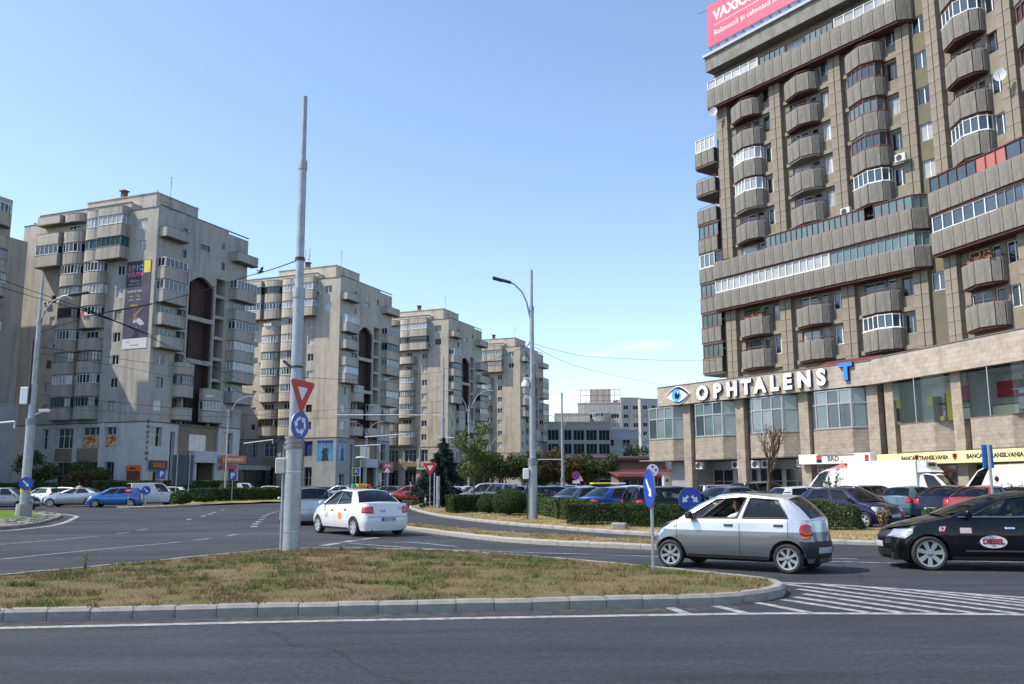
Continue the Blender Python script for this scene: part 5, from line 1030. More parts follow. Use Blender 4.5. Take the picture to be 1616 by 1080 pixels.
def sign(kind, label, loc, rz, size, post=None, name='road_sign', tilt=0):
    o = thing(name, label, 'road sign', loc, rz); 
    if tilt: o.rotation_euler = (0, tilt, rz)
    if kind == 'yield': plate(o, rtri(size, .05), S_RED); layer(o, rtri(size * .40, .02), S_WHT, -.003)
    elif kind == 'warn': plate(o, rtri(size, .05, False), S_RED); layer(o, rtri(size * .72, .03, False), S_WHT, -.003); layer(o, [(-.03, -.1), (.03, -.1), (.03, .1), (-.03, .1)], S_BLK, -.006)
    elif kind == 'round':
        plate(o, circ(size / 2), S_BLU)
        for i in range(3):
            a0 = R(90 + 120 * i); ri, ro = size * .20, size * .31; n = 6; arc = [(ro * math.cos(a0 + R(70) * t / n), ro * math.sin(a0 + R(70) * t / n)) for t in range(n + 1)] + [(ri * math.cos(a0 + R(70) * t / n), ri * math.sin(a0 + R(70) * t / n)) for t in range(n, -1, -1)]; layer(o, arc, S_WHT, -.003)
            e = a0 + R(70); layer(o, [(size * .39 * math.cos(e), size * .39 * math.sin(e)), (size * .12 * math.cos(e), size * .12 * math.sin(e)), (size * .29 * math.cos(e + R(42)), size * .29 * math.sin(e + R(42)))], S_WHT, -.0035)
    elif kind in ('arrow_r', 'arrow_two'):
        plate(o, circ(size / 2), S_BLU)
        for s_ in ((1,) if kind == 'arrow_r' else (1, -1)):
            dx = 0 if kind == 'arrow_r' else s_ * size * .21; layer(o, rotp(arrow(size * (.62 if kind == 'arrow_r' else .38), size * .11, size * .30, size * .2), R(180) + s_ * R(45), dx, 0), S_WHT, -.003)
    elif kind == 'noentry': plate(o, circ(size / 2), S_RED); layer(o, [(-size * .36, -size * .09), (size * .36, -size * .09), (size * .36, size * .09), (-size * .36, size * .09)], S_WHT, -.003)
    elif kind == 'nostop': plate(o, circ(size / 2), S_RED); layer(o, circ(size * .38), S_BLU, -.003); layer(o, rotp([(-size * .4, -.03), (size * .4, -.03), (size * .4, .03), (-size * .4, .03)], R(-45)), S_RED, -.006); layer(o, [(-.28, -.62), (.28, -.62), (.28, -.4), (-.28, -.4)], S_WHT, -.003, 'supplement')
    elif kind == 'cross': plate(o, circ(size / 2), S_WHT); [layer(o, circ(size * .1), S_BLU, -.003).__setattr__('location', (size * .27 * math.cos(R(90 * i)), -.003, size * .27 * math.sin(R(90 * i)))) for i in range(4)]
    elif kind == 'crossing': h = size / 2; sq = lambda q: [(-q, -q), (q, -q), (q, q), (-q, q)]; plate(o, sq(h), S_YEL); layer(o, sq(h * .8), S_BLU, -.003); layer(o, rtri(size * .55, .02, False), S_WHT, -.006); layer(o, [(-.05, -.12), (.08, -.12), (.03, .08), (-.03, .08)], S_BLK, -.009)
    elif kind == 'parking': plate(o, [(-size * .4, -size / 2), (size * .4, -size / 2), (size * .4, size / 2), (-size * .4, size / 2)], S_BLU); t = ob('symbol', text_mesh('P', size * .8, S_WHT, bold=.02), o, (0, -.004, 0))
    if post: ob('post', MB().tube([(0, .045, -post), (0, .045, size * .4)], .03, 8).mesh('post', GALV, True, 40), o)
    return o
sign('yield', 'yield triangle on the tall mast above the roundabout sign', (-4.80, 20.24, 3.74), R(64), .90, tilt=R(3)); sign('round', 'round blue roundabout sign on the tall mast', (-4.83, 20.26, 2.98), R(64), .62)
sign('arrow_r', 'round keep-right sign seen almost edge-on at the tip of the near island', (2.41, 15.9, 1.56), R(-82), .68, 1.4)
sign('arrow_two', 'round blue sign with two white arrows behind the silver hatchback', (4.53, 23.0, 1.24), R(6), .6, 1.1)
sign('yield', 'yield sign on a post at the tip of the planted island', (-4.98, 54.2, 2.62), R(-2), .92, 2.5)
sign('noentry', 'red no-entry sign beside the blue hatchback', (-27.35, 64.1, 1.25), R(20), .52, 1.2); sign('arrow_r', 'round blue arrow sign right of the no-entry sign', (-26.2, 64.3, 1.25), R(20), .62, 1.2)
sign('crossing', 'yellow-edged pedestrian crossing sign above the white taxi', (-15.35, 88, 2.85), R(10), .82, 2.8)
sign('parking', 'blue parking sign in front of the white tower base', (-31.3, 80, 2.55), R(15), .8, 2.5); sign('parking', 'blue parking sign below the long orange shop sign', (-24.95, 80, 2.4), R(15), .8, 2.4)
sign('nostop', 'round no-parking sign in front of the autumn trees', (4.96, 70, 2.25), 0, .66, 2.2); sign('warn', 'small warning triangle left of the mast with the lamp', (-12.58 + 2.9 * 0, 90, 2.95), 0, .8, 2.9); sign('warn', 'small red-edged warning triangle right of the no-parking sign', (5.63, 75, 2.0), 0, .75, 2.0); sign('cross', 'round white sign with four blue dots behind the edge-on sign', (9.38, 60, 2.5), 0, .8, 2.4)
def back_panel(label, loc, rz, W_, H_, posts, m_, nb):
    o = thing('direction_sign', label, 'road sign', loc, rz); ob('panel', MB().bbox(-W_ / 2, W_ / 2, 0, .04, 0, H_, .008).mesh('panel', m_), o); b = MB()
    for i in range(nb): z = H_ * (i + .5) / nb; b.box(-W_ / 2 + .03, W_ / 2 - .03, -.03, -.002, z - .02, z + .02)
    ob('rib', b.mesh('rib', m_), o)
    for x in posts: ob('post', MB().tube([(x, -.06, -loc[2]), (x, -.06, H_)], .05, 8).mesh('post', GALV, True, 40), o)
back_panel('large dark sign panel seen from behind near the tower entrance', (-27.6, 75, 1.6), R(55), 2.0, 2.5, (-.6, .6), mat('panel_back', (0.06, 0.085, 0.10), .6), 7)
back_panel('blue back of a road sign on a post in front of the white van', (15.95, 30.0, 2.1), R(8), .40, .78, (0,), mat('blue_back', (0.03, 0.16, 0.5), .5), 4)
# street lamps
def head(b_parent, loc, rz, L=.8, m_=None): 
    o = ob('lamp_head', cached(('lhead', L), lambda: MB().bbox(-L, 0, -.14, .14, -.05, .04, .02).bbox(-L * .98, -L * .45, -.12, .12, -.075, -.052, .008).mesh('lamp_head', mat('lamp_dark', (0.045, 0.05, 0.055), .5))), b_parent, loc, rz); o.rotation_euler = (0, R(16), rz); return o
m2 = mast('lamp mast with a curved arm and junction box standing on the planted island', (.87, 38.3, .13)); ob('arm', MB().tube([(0, -.02, 8.3), (-.12, -.02, 8.9), (-.22, -.02, 9.4), (-.42, -.02, 9.85), (-.75, -.02, 10.2), (-.95, -.02, 10.3)], .035, 8).tube([(-.1, -.02, 8.3), (.1, -.02, 8.3)], .02, 5).tube([(-.16, -.02, 8.9), (.1, -.02, 8.9)], .02, 5).mesh('arm', GALV, True, 40), m2); head(m2, (-.9, -.02, 10.28), 0, .85)
ob('junction_box', MB().bbox(-.42, -.17, -.2, .05, 1.7, 2.15, .02).mesh('junction_box', WHITEP), m2); ob('conduit', MB().tube([(-.24, -.1, 0), (-.24, -.1, 1.7)], .03, 6).tube([(.12, -.16, 6.6), (.16, -.16, 4.5), (.14, -.16, 3.0)], .02, 5).tube([(-.1, -.15, 7.6), (-.3, -.15, 7.2), (-.1, -.15, 6.8)], .025, 5).mesh('conduit', GALVD), m2)
cd_ = MB(); cd_.tube([(-.3, -.1, 5.62), (-.3, -.1, 5.66), (-.3, -.1, 5.8), (-.3, -.1, 5.95)], [.1, .17, .17, .05], 14); cd_.tube([(-.3, -.1, 5.95), (-.3, -.1, 6.02), (0, 0, 6.02)], .03, 6); ob('camera_dome', cd_.mesh('camera_dome', WHITEP, True, 50), m2)
m3 = mast('lamp mast with a yellow band and blue arrow at the left edge', (-22.75, 42, .33), 11.4, ringz=4.35, k=1.1); ob('band', MB().tube([(0, 0, 1.0), (0, 0, 1.58)], .222, 20).mesh('band', mat('band_yellow', (0.55, 0.42, 0.02), .6), True, 40), m3); ob('footing', MB().tube([(0, 0, -.15), (0, 0, .45)], [.36, .34], 12).mesh('footing', CONC_G), m3)
ob('arm', MB().tube([(.06, -.02, 8.2), (.1, -.02, 9.0), (.25, -.02, 9.6), (.6, -.02, 10.1), (1.05, -.02, 10.32), (1.4, -.02, 10.4)], .04, 8).mesh('arm', GALV, True, 40), m3); hd = head(m3, (1.35, -.02, 10.4), R(180), .95); hd.rotation_euler = (0, R(-8), R(180) * 0); hd.location = (2.3, -.02, 10.52)
ob('junction_box', MB().bbox(-.5, -.14, -.25, .05, 5.1, 5.9, .02).mesh('junction_box', WHITEP), m3); ob('cctv_camera', MB().bbox(.35, .85, -.12, .06, 4.72, 4.88, .03).tube([(.1, 0, 4.6), (.5, 0, 4.75)], .03, 6).mesh('cctv_camera', WHITEP), m3); ob('cable', MB().tube([(-.1, -.16, 5.1), (-.12, -.18, 8.2)], .05, 6).mesh('cable', GALVD), m3)
sign('arrow_r', 'round blue arrow sign on the yellow-banded mast', (-22.6, 41.72, 1.72), R(12), .62)
m4 = mast('slim wire mast behind the spruce, carrying a long white bracket', (-4.88, 62.5, .15), 10.4); 
def bracket(p, pts, m_=None, r=.035): return ob('bracket', MB().tube(pts, r, 6).mesh('bracket', m_ or mat('bracket_white', (0.62, 0.63, 0.63), .5)), p)
bracket(m4, [(0, 0, 6.25), (-3.8, 0, 6.3), (-7.6, 0, 6.3)]); ob('stay', MB().tube([(0, 0, 8.4), (-4, 0, 6.4)], .012, 4).mesh('stay', GALVD), m4)
m5 = mast('slim grey mast in front of the dark office block', (4.2, 75, .02), 7.4, ringz=2.0, k=.9); bracket(m5, [(0, 0, 3.6), (-2.3, 0, 3.6)])
def twin_lamp(label, loc, H, rz, s=1.0, single=False):
    o = thing('street_lamp', label, 'street lamp', loc, rz, 'curved-arm street lamps'); 
    def mk():
        b = MB(); b.tube([(0, 0, 0), (0, 0, 1.1)], .16, 12); b.tube([(0, 0, 1.1), (0, 0, H - 2.4), (0, 0, H - 1.4)], [.10, .08, .07], 12); return b.mesh('pole', GALV, True, 40)
    ob('pole', cached(('tpole', H), mk), o); ob('foot', cached('tfoot', lambda: MB().tube([(0, 0, 0), (0, 0, .55)], .175, 12).mesh('foot', mat('band_yellow', (0.55, 0.42, 0.02), .6))), o)
    arm = lambda sg: cached(('tarm', H, sg), lambda: MB().tube([(sg * .09, 0, H - 3.0), (sg * .1, 0, H - 2.2), (sg * .3, 0, H - 1.3), (sg * .75, 0, H - .5), (sg * 1.3, 0, H - .12), (sg * 1.7, 0, H)], .045, 8).mesh('arm', GALV, True, 40))
    for sg in ((1,) if single else (1, -1)): ob('arm', arm(sg), o); ob('lamp_head', cached(('th', sg), lambda: MB().bbox(sg * 1.6 if sg > 0 else -2.25, 2.25 if sg > 0 else -1.6, -.12, .12, -.04, .07, .03).mesh('lamp_head', mat('lamp_light', (0.45, 0.46, 0.46), .5))), o, (0, 0, H))
    return o
for lb, p, rz in (('twin-armed street lamp with yellow foot before the largest tower', (-28.3, 88.5, .12), 5), ('twin-armed street lamp right of the crossing sign', (-20.6, 126, .12), 8), ('twin-armed street lamp above the young leafy tree', (-4.05, 83, .05), 3), ('twin-armed street lamp before the dark office block', (6.3, 113, .05), 5), ('twin-armed street lamp left of the podium corner', (21.5, 146, .05), 5)): twin_lamp(lb, p, 10.2, R(rz))
twin_lamp('small single-armed lamp left of the big lamp mast', (-3.2, 128, .05), 8.5, R(10), single=True)
o = thing('globe_lamp', 'short flat-topped park lamp before the second tower', 'street lamp', (-14.6, 86, .13)); ob('post', MB().tube([(0, 0, 0), (0, 0, 3.9)], .05, 8).mesh('post', GALV), o); ob('shade', MB().tube([(0, 0, 3.9), (0, 0, 4.0), (0, 0, 4.12)], [.1, .55, .35], 14).mesh('shade', mat('lamp_light', (0.45, 0.46, 0.46), .5)), o)
b = thing('wall_post', 'thin galvanised post in front of the yield sign hedge', 'post', (-4.9, 56.5, .12)); ob('shaft', MB().tube([(0, 0, 0), (0, 0, 2.2)], .05, 8).tube([(.22, 0, 0), (.22, 0, 2.0)], .12, 10).mesh('shaft', GALV), b)
# overhead wires
WIRE = mat('wire', (0.010, 0.010, 0.011), .9, spec=.1)
def wire(label, pts, r=.010, thick=None):
    p = [Vector(q) for q in pts]; out = []
    for i in range(len(p) - 1):
        for t in range(6):
            f = t / 6; q = p[i].lerp(p[i + 1], f); q.z -= 4 * f * (1 - f) * .004 * (p[i + 1] - p[i]).length; out.append(q)
    out.append(p[-1]); b = MB(); b.tube(out, r, 5)
    if thick: 
        for i, j in thick: b.tube([p[i].lerp(p[j], f) for f in (0, .33, .66, 1)], r * 2.2, 6)
    return tag(ob('overhead_wire', b.mesh('overhead_wire', WIRE)), label, 'wire', 'overhead wires of the trolleybus line')
wire('upper trolley wire sweeping down from the left edge', [(-21.13, 34, 10.05), (-21.28, 36, 10.11), (-20.72, 42, 10.09), (-20.75, 50, 10.13), (-21.33, 62, 9.35), (-22.22, 80, 8.68)], .014, [(2, 3)])
wire('lower trolley wire sweeping down from the left edge', [(-21.1, 34, 9.72), (-21.25, 36, 9.78), (-20.71, 42, 9.97), (-20.63, 46, 10.07), (-21.27, 58, 10.12), (-23.08, 75, 10.41)], .014, [(2, 3)])
w3 = wire('span wire from the tall mast across the first tower', [(-5.05, 20.5, 6.92), (-8.16, 27, 8.09), (-14.89, 36, 9.04), (-19.61, 41, 9.58), (-22.7, 42, 8.9)], .013, [(2, 3)])
wire('wire from the left mast towards the second tower', [(-22.7, 42, 8.2), (-20.9, 44, 8.09), (-21.96, 60, 9.54), (-21.88, 90, 12.46), (-10.88, 140, 17.8)])
wire('lower wire from the left mast across the first tower', [(-22.7, 42, 7.9), (-21.9, 50, 8.24), (-24.04, 70, 9.58), (-24.24, 100, 11.5)])
wire('span wire between the lamp mast and the slim wire mast', [(.87, 38.3, 7.7), (-1.37, 50, 8.53), (-4.88, 62.5, 9.7)]); wire('wire from the lamp mast to the podium roof', [(.87, 38.3, 7.6), (3.31, 50, 8.33), (6.55, 60, 9.0), (14.3, 76.5, 9.85)]); wire('upper thin wire from the lamp mast to the high-rise', [(.87, 38.3, 7.7), (4.04, 50, 8.8), (18.0, 77.5, 12.3)])
wire('span wire from the slim mast to the left across both towers', [(-4.88, 62.5, 9.5), (-11.06, 62, 8.86), (-14.33, 60, 8.82), (-21.24, 58, 9.49)]); wire('low wire crossing in front of the shop signs', [(-24, 45, 6.2), (-14, 60, 6.0), (-4.88, 62.5, 6.6)]); wire('thin wire across the base of the left tower', [(-36, 62, 7.2), (-22, 66, 6.6), (-4.88, 62.5, 7.4)])
for lb, p0, p1 in (('white bracket arm at the left edge before the low annex', (-29, 45, 4.5), (-25.2, 45, 4.84)), ('white bracket arm before the second tower shop', (-14.1, 85, 6.06), (-10.2, 85, 6.35)), ('white bracket arm above the white and red shop sign', (-13.2, 75, 4.8), (-11.1, 75, 4.9)), ('white bracket arm left of the crossing mast', (-24.1, 80, 5.27), (-21.5, 80, 5.6)), ('white bracket arm behind the leafy tree', (-5.9, 70, 5.26), (-3.4, 70, 5.16)), ('white bracket arm before the far kiosks', (13.5, 95, 3.93), (16.8, 95, 4.0))):
    tag(ob('wire_bracket', MB().tube([p0, p1], .045, 6).tube([p1, (p1[0], p1[1], p1[2] - .35)], .04, 5).mesh('wire_bracket', mat('bracket_white', (0.62, 0.63, 0.63), .5))), lb, 'bracket', 'white wire brackets')
# kiosks
def kiosk(label, loc, rz, W_, D_, H_, rm):
    o = thing('kiosk', label, 'kiosk', loc, rz); ob('wall', MB().box(0, W_, 0, D_, 0, H_).mesh('wall', mat('kiosk_wall', (0.20, 0.13, 0.10), .8)), o); b = MB(); b.add([(-.4, -1.1, H_ - .25), (W_ + .4, -1.1, H_ - .25), (W_ + .4, D_, H_ + .3), (-.4, D_, H_ + .3)], [(0, 1, 2, 3)]); b.box(-.4, W_ + .4, -1.12, -1.05, H_ - .55, H_ - .22); ob('roof', b.mesh('roof', rm), o); put_window(o, (.4, -.06, .9), 0, W_ * .4, 1.2, 3, FG, PD); put_window(o, (W_ * .55, -.06, .9), 0, W_ * .38, 1.2, 3, FG, PD)
RR = mat('kiosk_roof', (0.13, 0.03, 0.024), .9, col2=(0.09, 0.025, 0.02), scale=1.5); RR2 = mat('kiosk_roof_bright', (0.10, 0.014, 0.018), .9, spec=.1)
kiosk('market kiosk with rust-red sloping roof left of the podium', (11.0, 93, .05), R(5), 6.0, 4, 2.5, RR); kiosk('market kiosk with bright red awning behind the rust-red roof', (13.4, 103, .05), R(5), 5.5, 4, 2.9, RR2); kiosk('long dark pavilion with red roof edge behind the autumn trees', (7.4, 118, .05), R(4), 13, 6, 5.0, mat('pavilion_roof', (0.075, 0.03, 0.03), .8)); kiosk('far small market stall with red canopy', (16.5, 108, .05), R(3), 4, 3, 2.6, RR2)
o = thing('notice_board', 'cream notice board trailer near the podium corner', 'board', (13.15, 78, .1), R(8)); ob('panel', MB().bbox(0, 1.3, 0, .6, .3, 2.3, .03).mesh('panel', mat('board_grey', (0.5, 0.5, 0.47), .6)), o); ob('poster', MB().box(.1, 1.2, -.01, 0, 1.3, 2.15).mesh('poster', mat('board_cream', (0.72, 0.62, 0.35), .6)), o); ob('emblem', poly_mesh('emblem', circ(.14, 16), S_BLU), o, (.28, -.014, 1.75))
o = thing('parasol', 'faded red market parasol behind the white van', 'parasol', (22.3, 60.6, .14)); n = 12; b = MB(); b.add([(0, 0, 2.75)] + [(1.6 * math.cos(2 * PI * i / n), 1.6 * math.sin(2 * PI * i / n), 2.15) for i in range(n)], [(0, 1 + i, 1 + (i + 1) % n) for i in range(n)]); ob('canopy', b.mesh('canopy', mat('parasol_red', (0.50, 0.14, 0.12), .8)), o); ob('pole', MB().tube([(0, 0, 0), (0, 0, 3.0)], .03, 6).mesh('pole', FG), o)
o = thing('concrete_block', 'small white concrete block at the foot of the clipped hedge', 'block', (3.62, 30.7, .12), R(-20)); ob('block', MB().bbox(-.25, .25, -.15, .15, -.03, .2, .03).mesh('block', KERB2), o)

# ================================================================== plants
def leaf_mats(base, cols):
    out = []
    for i, c in enumerate(cols):
        m = mat('%s_%d' % (base, i), c, .65, spec=.25, col2=tuple(x * .7 for x in c), scale=3); out.append(m)
    return out
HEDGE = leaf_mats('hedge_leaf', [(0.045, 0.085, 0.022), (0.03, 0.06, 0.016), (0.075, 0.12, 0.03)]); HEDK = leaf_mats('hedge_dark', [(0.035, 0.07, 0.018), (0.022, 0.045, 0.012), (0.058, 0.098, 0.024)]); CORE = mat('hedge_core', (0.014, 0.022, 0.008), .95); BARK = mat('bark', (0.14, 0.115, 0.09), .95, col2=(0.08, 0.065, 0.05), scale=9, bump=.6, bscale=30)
def leaf_cloud(pts, nrm, size, r, mats_, name='foliage', flat=.0):
    N = len(pts); P = np.asarray(pts, float); a = r.normal(0, 1, (N, 3)); a /= np.linalg.norm(a, axis=1)[:, None] + 1e-9
    if nrm is not None: a = a * .75 + np.asarray(nrm) * .65; a /= np.linalg.norm(a, axis=1)[:, None] + 1e-9
    t = r.normal(0, 1, (N, 3)); u = np.cross(a, t); u /= np.linalg.norm(u, axis=1)[:, None] + 1e-9; v = np.cross(a, u); s = size * r.uniform(.6, 1.35, N)[:, None]
    V = np.empty((N, 4, 3)); V[:, 0] = P - u * s; V[:, 1] = P - v * s * .55; V[:, 2] = P + u * s; V[:, 3] = P + v * s * .55
    me = bpy.data.meshes.new(name); me.vertices.add(N * 4); me.vertices.foreach_set('co', V.ravel()); me.loops.add(N * 4); me.loops.foreach_set('vertex_index', np.arange(N * 4, dtype=np.int32)); me.polygons.add(N); me.polygons.foreach_set('loop_start', np.arange(0, N * 4, 4, dtype=np.int32)); me.polygons.foreach_set('loop_total', np.full(N, 4, dtype=np.int32))
    for m in mats_: me.materials.append(m)
    me.polygons.foreach_set('material_index', r.randint(0, len(mats_), N).astype(np.int32)); me.update(); return me
def hedge(label, p0, p1, wd, h, z0, dens, size, seed, mats_=HEDGE, uneven=.05, name='hedge'):
    a, c = Vector(p0), Vector(p1); d = c - a; L = d.length; rz = math.atan2(d.y, d.x); r = np.random.RandomState(seed); o = thing(name, label, 'hedge', (a.x, a.y, z0), rz)
    hw = wd / 2; areas = [L * h, L * h, L * wd, wd * h, wd * h]; P, Nn = [], []
    wob = lambda x: uneven * (np.sin(x * 2.3 + seed) + .6 * np.sin(x * 5.1 + 2 * seed))
    for i, A in enumerate(areas):
        n = int(A * dens); x = r.uniform(0, L, n); y = r.uniform(-hw, hw, n); z = r.uniform(.03, h, n) ** 1.0; nn = np.zeros((n, 3)); dep = np.abs(r.normal(0, .05, n))
        if i == 0: y = -hw + dep + wob(x + z); nn[:, 1] = -1
        elif i == 1: y = hw - dep + wob(x - z); nn[:, 1] = 1
        elif i == 2: z = h - dep + wob(x + y); nn[:, 2] = 1
        elif i == 3: x = dep + wob(z * 2); nn[:, 0] = -1
        else: x = L - dep + wob(z * 2); nn[:, 0] = 1
        top = z > h - .08; P.append(np.stack([x, y, z], 1)); Nn.append(nn)
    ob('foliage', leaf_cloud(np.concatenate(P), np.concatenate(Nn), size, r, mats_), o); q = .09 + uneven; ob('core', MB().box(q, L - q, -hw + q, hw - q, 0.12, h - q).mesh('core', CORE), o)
    b = MB()
    for i in range(int(L / .35)): x = .15 + i * .35; b.tube([(x, rnd.uniform(-.1, .1), -.05), (x + rnd.uniform(-.05, .05), 0, .3)], .018, 4)
    ob('stems', b.mesh('stems', BARK), o); return o
z_ = .12
hedge('clipped hedge with a dense front, left of the round bushes', (-3.35, 47.6), (-1.5, 48.4), 1.3, .93, z_, 1500, .032, 1, HEDK, .03); hedge('far end of the clipped hedge behind the yield sign', (-6.6, 70), (-4.4, 66), 1.2, .95, z_, 350, .06, 2)
hedge('bright leafy hedge right of the lamp mast', (1.5, 44.3), (2.7, 37.6), 1.1, .86, z_, 1100, .036, 3, leaf_mats('hedge_b', [(0.06, 0.105, 0.03), (0.045, 0.085, 0.025), (0.095, 0.14, 0.045)])); hedge('hedge stretch hidden behind the lamp mast and round bush', (-.3, 46.5), (1.4, 45.2), 1.0, .95, z_, 500, .05, 4)
hedge('dark clipped hedge with bare stems at its foot, middle of the island', (2.15, 33.9), (5.2, 33.1), 1.25, .76, z_ + .03, 2000, .026, 5, HEDK, .03); hedge('dark clipped hedge running behind the silver hatchback', (4.0, 32.0), (9.9, 29.9), 1.2, .76, z_ + .03, 1700, .026, 6, HEDK, .03)
hedge('loose overgrown hedge end in front of the navy hatchback', (9.7, 29.6), (11.0, 28.8), 1.2, .76, z_ + .04, 1300, .034, 7, leaf_mats('hedge_l', [(0.06, 0.10, 0.025), (0.035, 0.065, 0.018), (0.12, 0.13, 0.05)]), .12); hedge('low hedge between the navy hatchback and the black taxi', (13.6, 29.8), (19.5, 28.2), 1.1, .60, z_ + .02, 1000, .034, 8)
hedge('long dark clipped hedge before the towers', (-28.6, 80.5), (-22.5, 93.3), 1.2, 1.15, .12, 320, .07, 9); hedge('long clipped hedge continuing right behind the taxi', (-22.0, 94.8), (-9.0, 108), 1.2, 1.15, .12, 260, .075, 10); hedge('hedge in front of the white tower base', (-41, 88), (-30, 97), 1.6, 1.9, .12, 200, .09, 11); hedge('short hedge left of the first tower doorway', (-56, 84), (-43, 88), 1.6, 1.7, .12, 150, .1, 12)
def bush(label, loc, rx, ry, rz_, n, size, seed, mats_=HEDGE, name='bush'):
    r = np.random.RandomState(seed); o = thing(name, label, 'bush', loc); a = r.normal(0, 1, (n, 3)); a /= np.linalg.norm(a, axis=1)[:, None]; a[:, 2] = np.where(a[:, 2] < -.75, -a[:, 2], a[:, 2]); rad = 1 - np.abs(r.normal(0, .10, n)) + .06 * np.sin(5 * a[:, 0] + seed) * np.sin(4 * a[:, 2] + seed); P = a * rad[:, None] * (rx, ry, rz_) + (0, 0, rz_ * .92); P[:, 2] = np.maximum(P[:, 2], .03)
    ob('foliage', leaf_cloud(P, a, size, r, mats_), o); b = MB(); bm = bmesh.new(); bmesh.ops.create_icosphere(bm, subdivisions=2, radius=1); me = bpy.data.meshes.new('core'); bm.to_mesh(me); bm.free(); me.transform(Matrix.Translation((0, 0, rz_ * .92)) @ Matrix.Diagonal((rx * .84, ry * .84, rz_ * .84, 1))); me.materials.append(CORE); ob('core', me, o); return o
bush('smaller round clipped bush left of the largest one', (-1.2, 46.0, .12), .62, .62, .55, 9000, .027, 1, HEDK); bush('largest round clipped bush beside the lamp mast', (-.15, 43.3, .12), .86, .86, .68, 14000, .027, 2, HEDK); bush('ragged shrub at the foot of the left hedge end', (-25.2, 68.5, .1), .8, .9, .6, 2500, .06, 3); bush('dark shrub poking above the long hedge', (-28.5, 90, .12), 1.0, 1.0, .95, 2500, .07, 4); bush('low shrub on the verge behind the blue arrow sign', (-25.8, 75.5, .12), .9, 1.2, .55, 2000, .06, 5)
def sprig(label, loc, n, h, spread, seed, mats_): 
    r = np.random.RandomState(seed); o = thing('shrub', label, 'shrub', loc); st = MB(); P = []
    for i in range(n):
        a = r.uniform(0, 6.28); e = Vector((spread * r.uniform(.3, 1) * math.cos(a), spread * r.uniform(.3, 1) * math.sin(a), h * r.uniform(.6, 1))); st.tube([(0, 0, 0), e * .5 + Vector((0, 0, .1 * h)), e], [.015, .011, .005], 4)
        for t in np.linspace(.25, 1, 14): 
            for _ in range(3): P.append(np.array(e) * t + (0, 0, .1 * h * math.sin(PI * t)) + r.normal(0, .04, 3))
    ob('stems', st.mesh('stems', BARK), o); ob('leaves', leaf_cloud(P, None, .045 if h > .5 else .014, r, mats_), o)
sprig('upright leafy shrub in front of the white van', (14.0, 39.5, .02), 18, 2.35, .65, 1, HEDGE); sprig('flowering shrub tops above the red saloon at the right', (16.7, 29.3, .1), 18, 1.5, .7, 2, leaf_mats('fl', [(0.06, 0.09, 0.03), (0.1, 0.06, 0.04)])); sprig('dry weedy sprig at the end of the overgrown hedge', (11.6, 28.3, .1), 10, .8, .2, 3, leaf_mats('dryl', [(0.28, 0.2, 0.1), (0.2, 0.13, 0.06)])); sprig('tall weed with a yellow head at the left of the near island', (-7.6, 16.2, .15), 3, .30, .06, 4, leaf_mats('weed', [(0.3, 0.3, 0.05), (0.1, 0.14, 0.04)]))
def tree(label, loc, H, cr, cz0, n, size, mats_, seed, tr=.12, lean=(0, 0), name='tree', gaps=.0, sx=1.0):
    r = np.random.RandomState(seed); o = thing(name, label, 'tree', loc); b = MB(); P = []; top = Vector((lean[0], lean[1], H * .9)); b.tube([(0, 0, -.1), (lean[0] * .3, lean[1] * .3, H * .35), tuple(top * .98)], [tr, tr * .8, tr * .15], 8)
    nb = 16
    for i in range(nb):
        t = r.uniform(.35, .95); s = Vector((lean[0] * t, lean[1] * t, H * .9 * t)); s.z = max(s.z, cz0 * .9); a = i * 2.4 + r.uniform(-.4, .4); f = math.sin(PI * min(1, max(.12, (s.z - cz0 * .8) / (H - cz0 * .8)))) ** .6; e = s + Vector((math.cos(a) * cr * f * sx, math.sin(a) * cr * f, r.uniform(.1, .35) * (H - cz0))); b.tube([s, s.lerp(e, .5) + Vector((0, 0, .06 * H)), e], [tr * .35, tr * .2, tr * .06], 5)
        m = n // nb; c = np.array(s.lerp(e, .72)); g = r.normal(0, 1, (m, 3)); g /= np.linalg.norm(g, axis=1)[:, None]; rad = cr * .42 * r.uniform(.15, 1, m) ** .5; P.append(c + g * rad[:, None] * (1, 1, .8))
    ob('trunk', b.mesh('trunk', BARK, True, 60), o); ob('crown', leaf_cloud(np.concatenate(P), None, size, r, mats_, 'crown'), o); return o
YG = leaf_mats('young', [(0.085, 0.125, 0.03), (0.06, 0.10, 0.025), (0.13, 0.15, 0.035)]); AU = leaf_mats('autumn', [(0.085, 0.075, 0.02), (0.12, 0.065, 0.02), (0.055, 0.07, 0.02)]); GR = leaf_mats('street', [(0.055, 0.085, 0.025), (0.04, 0.065, 0.018), (0.08, 0.10, 0.03)])
tree('young leafy tree with a thin trunk before the slim wire mast', (-2.05, 47.6, .12), 4.9, 1.15, 2.0, 5200, .055, YG, 1, .055, name='young_tree', sx=1.0)
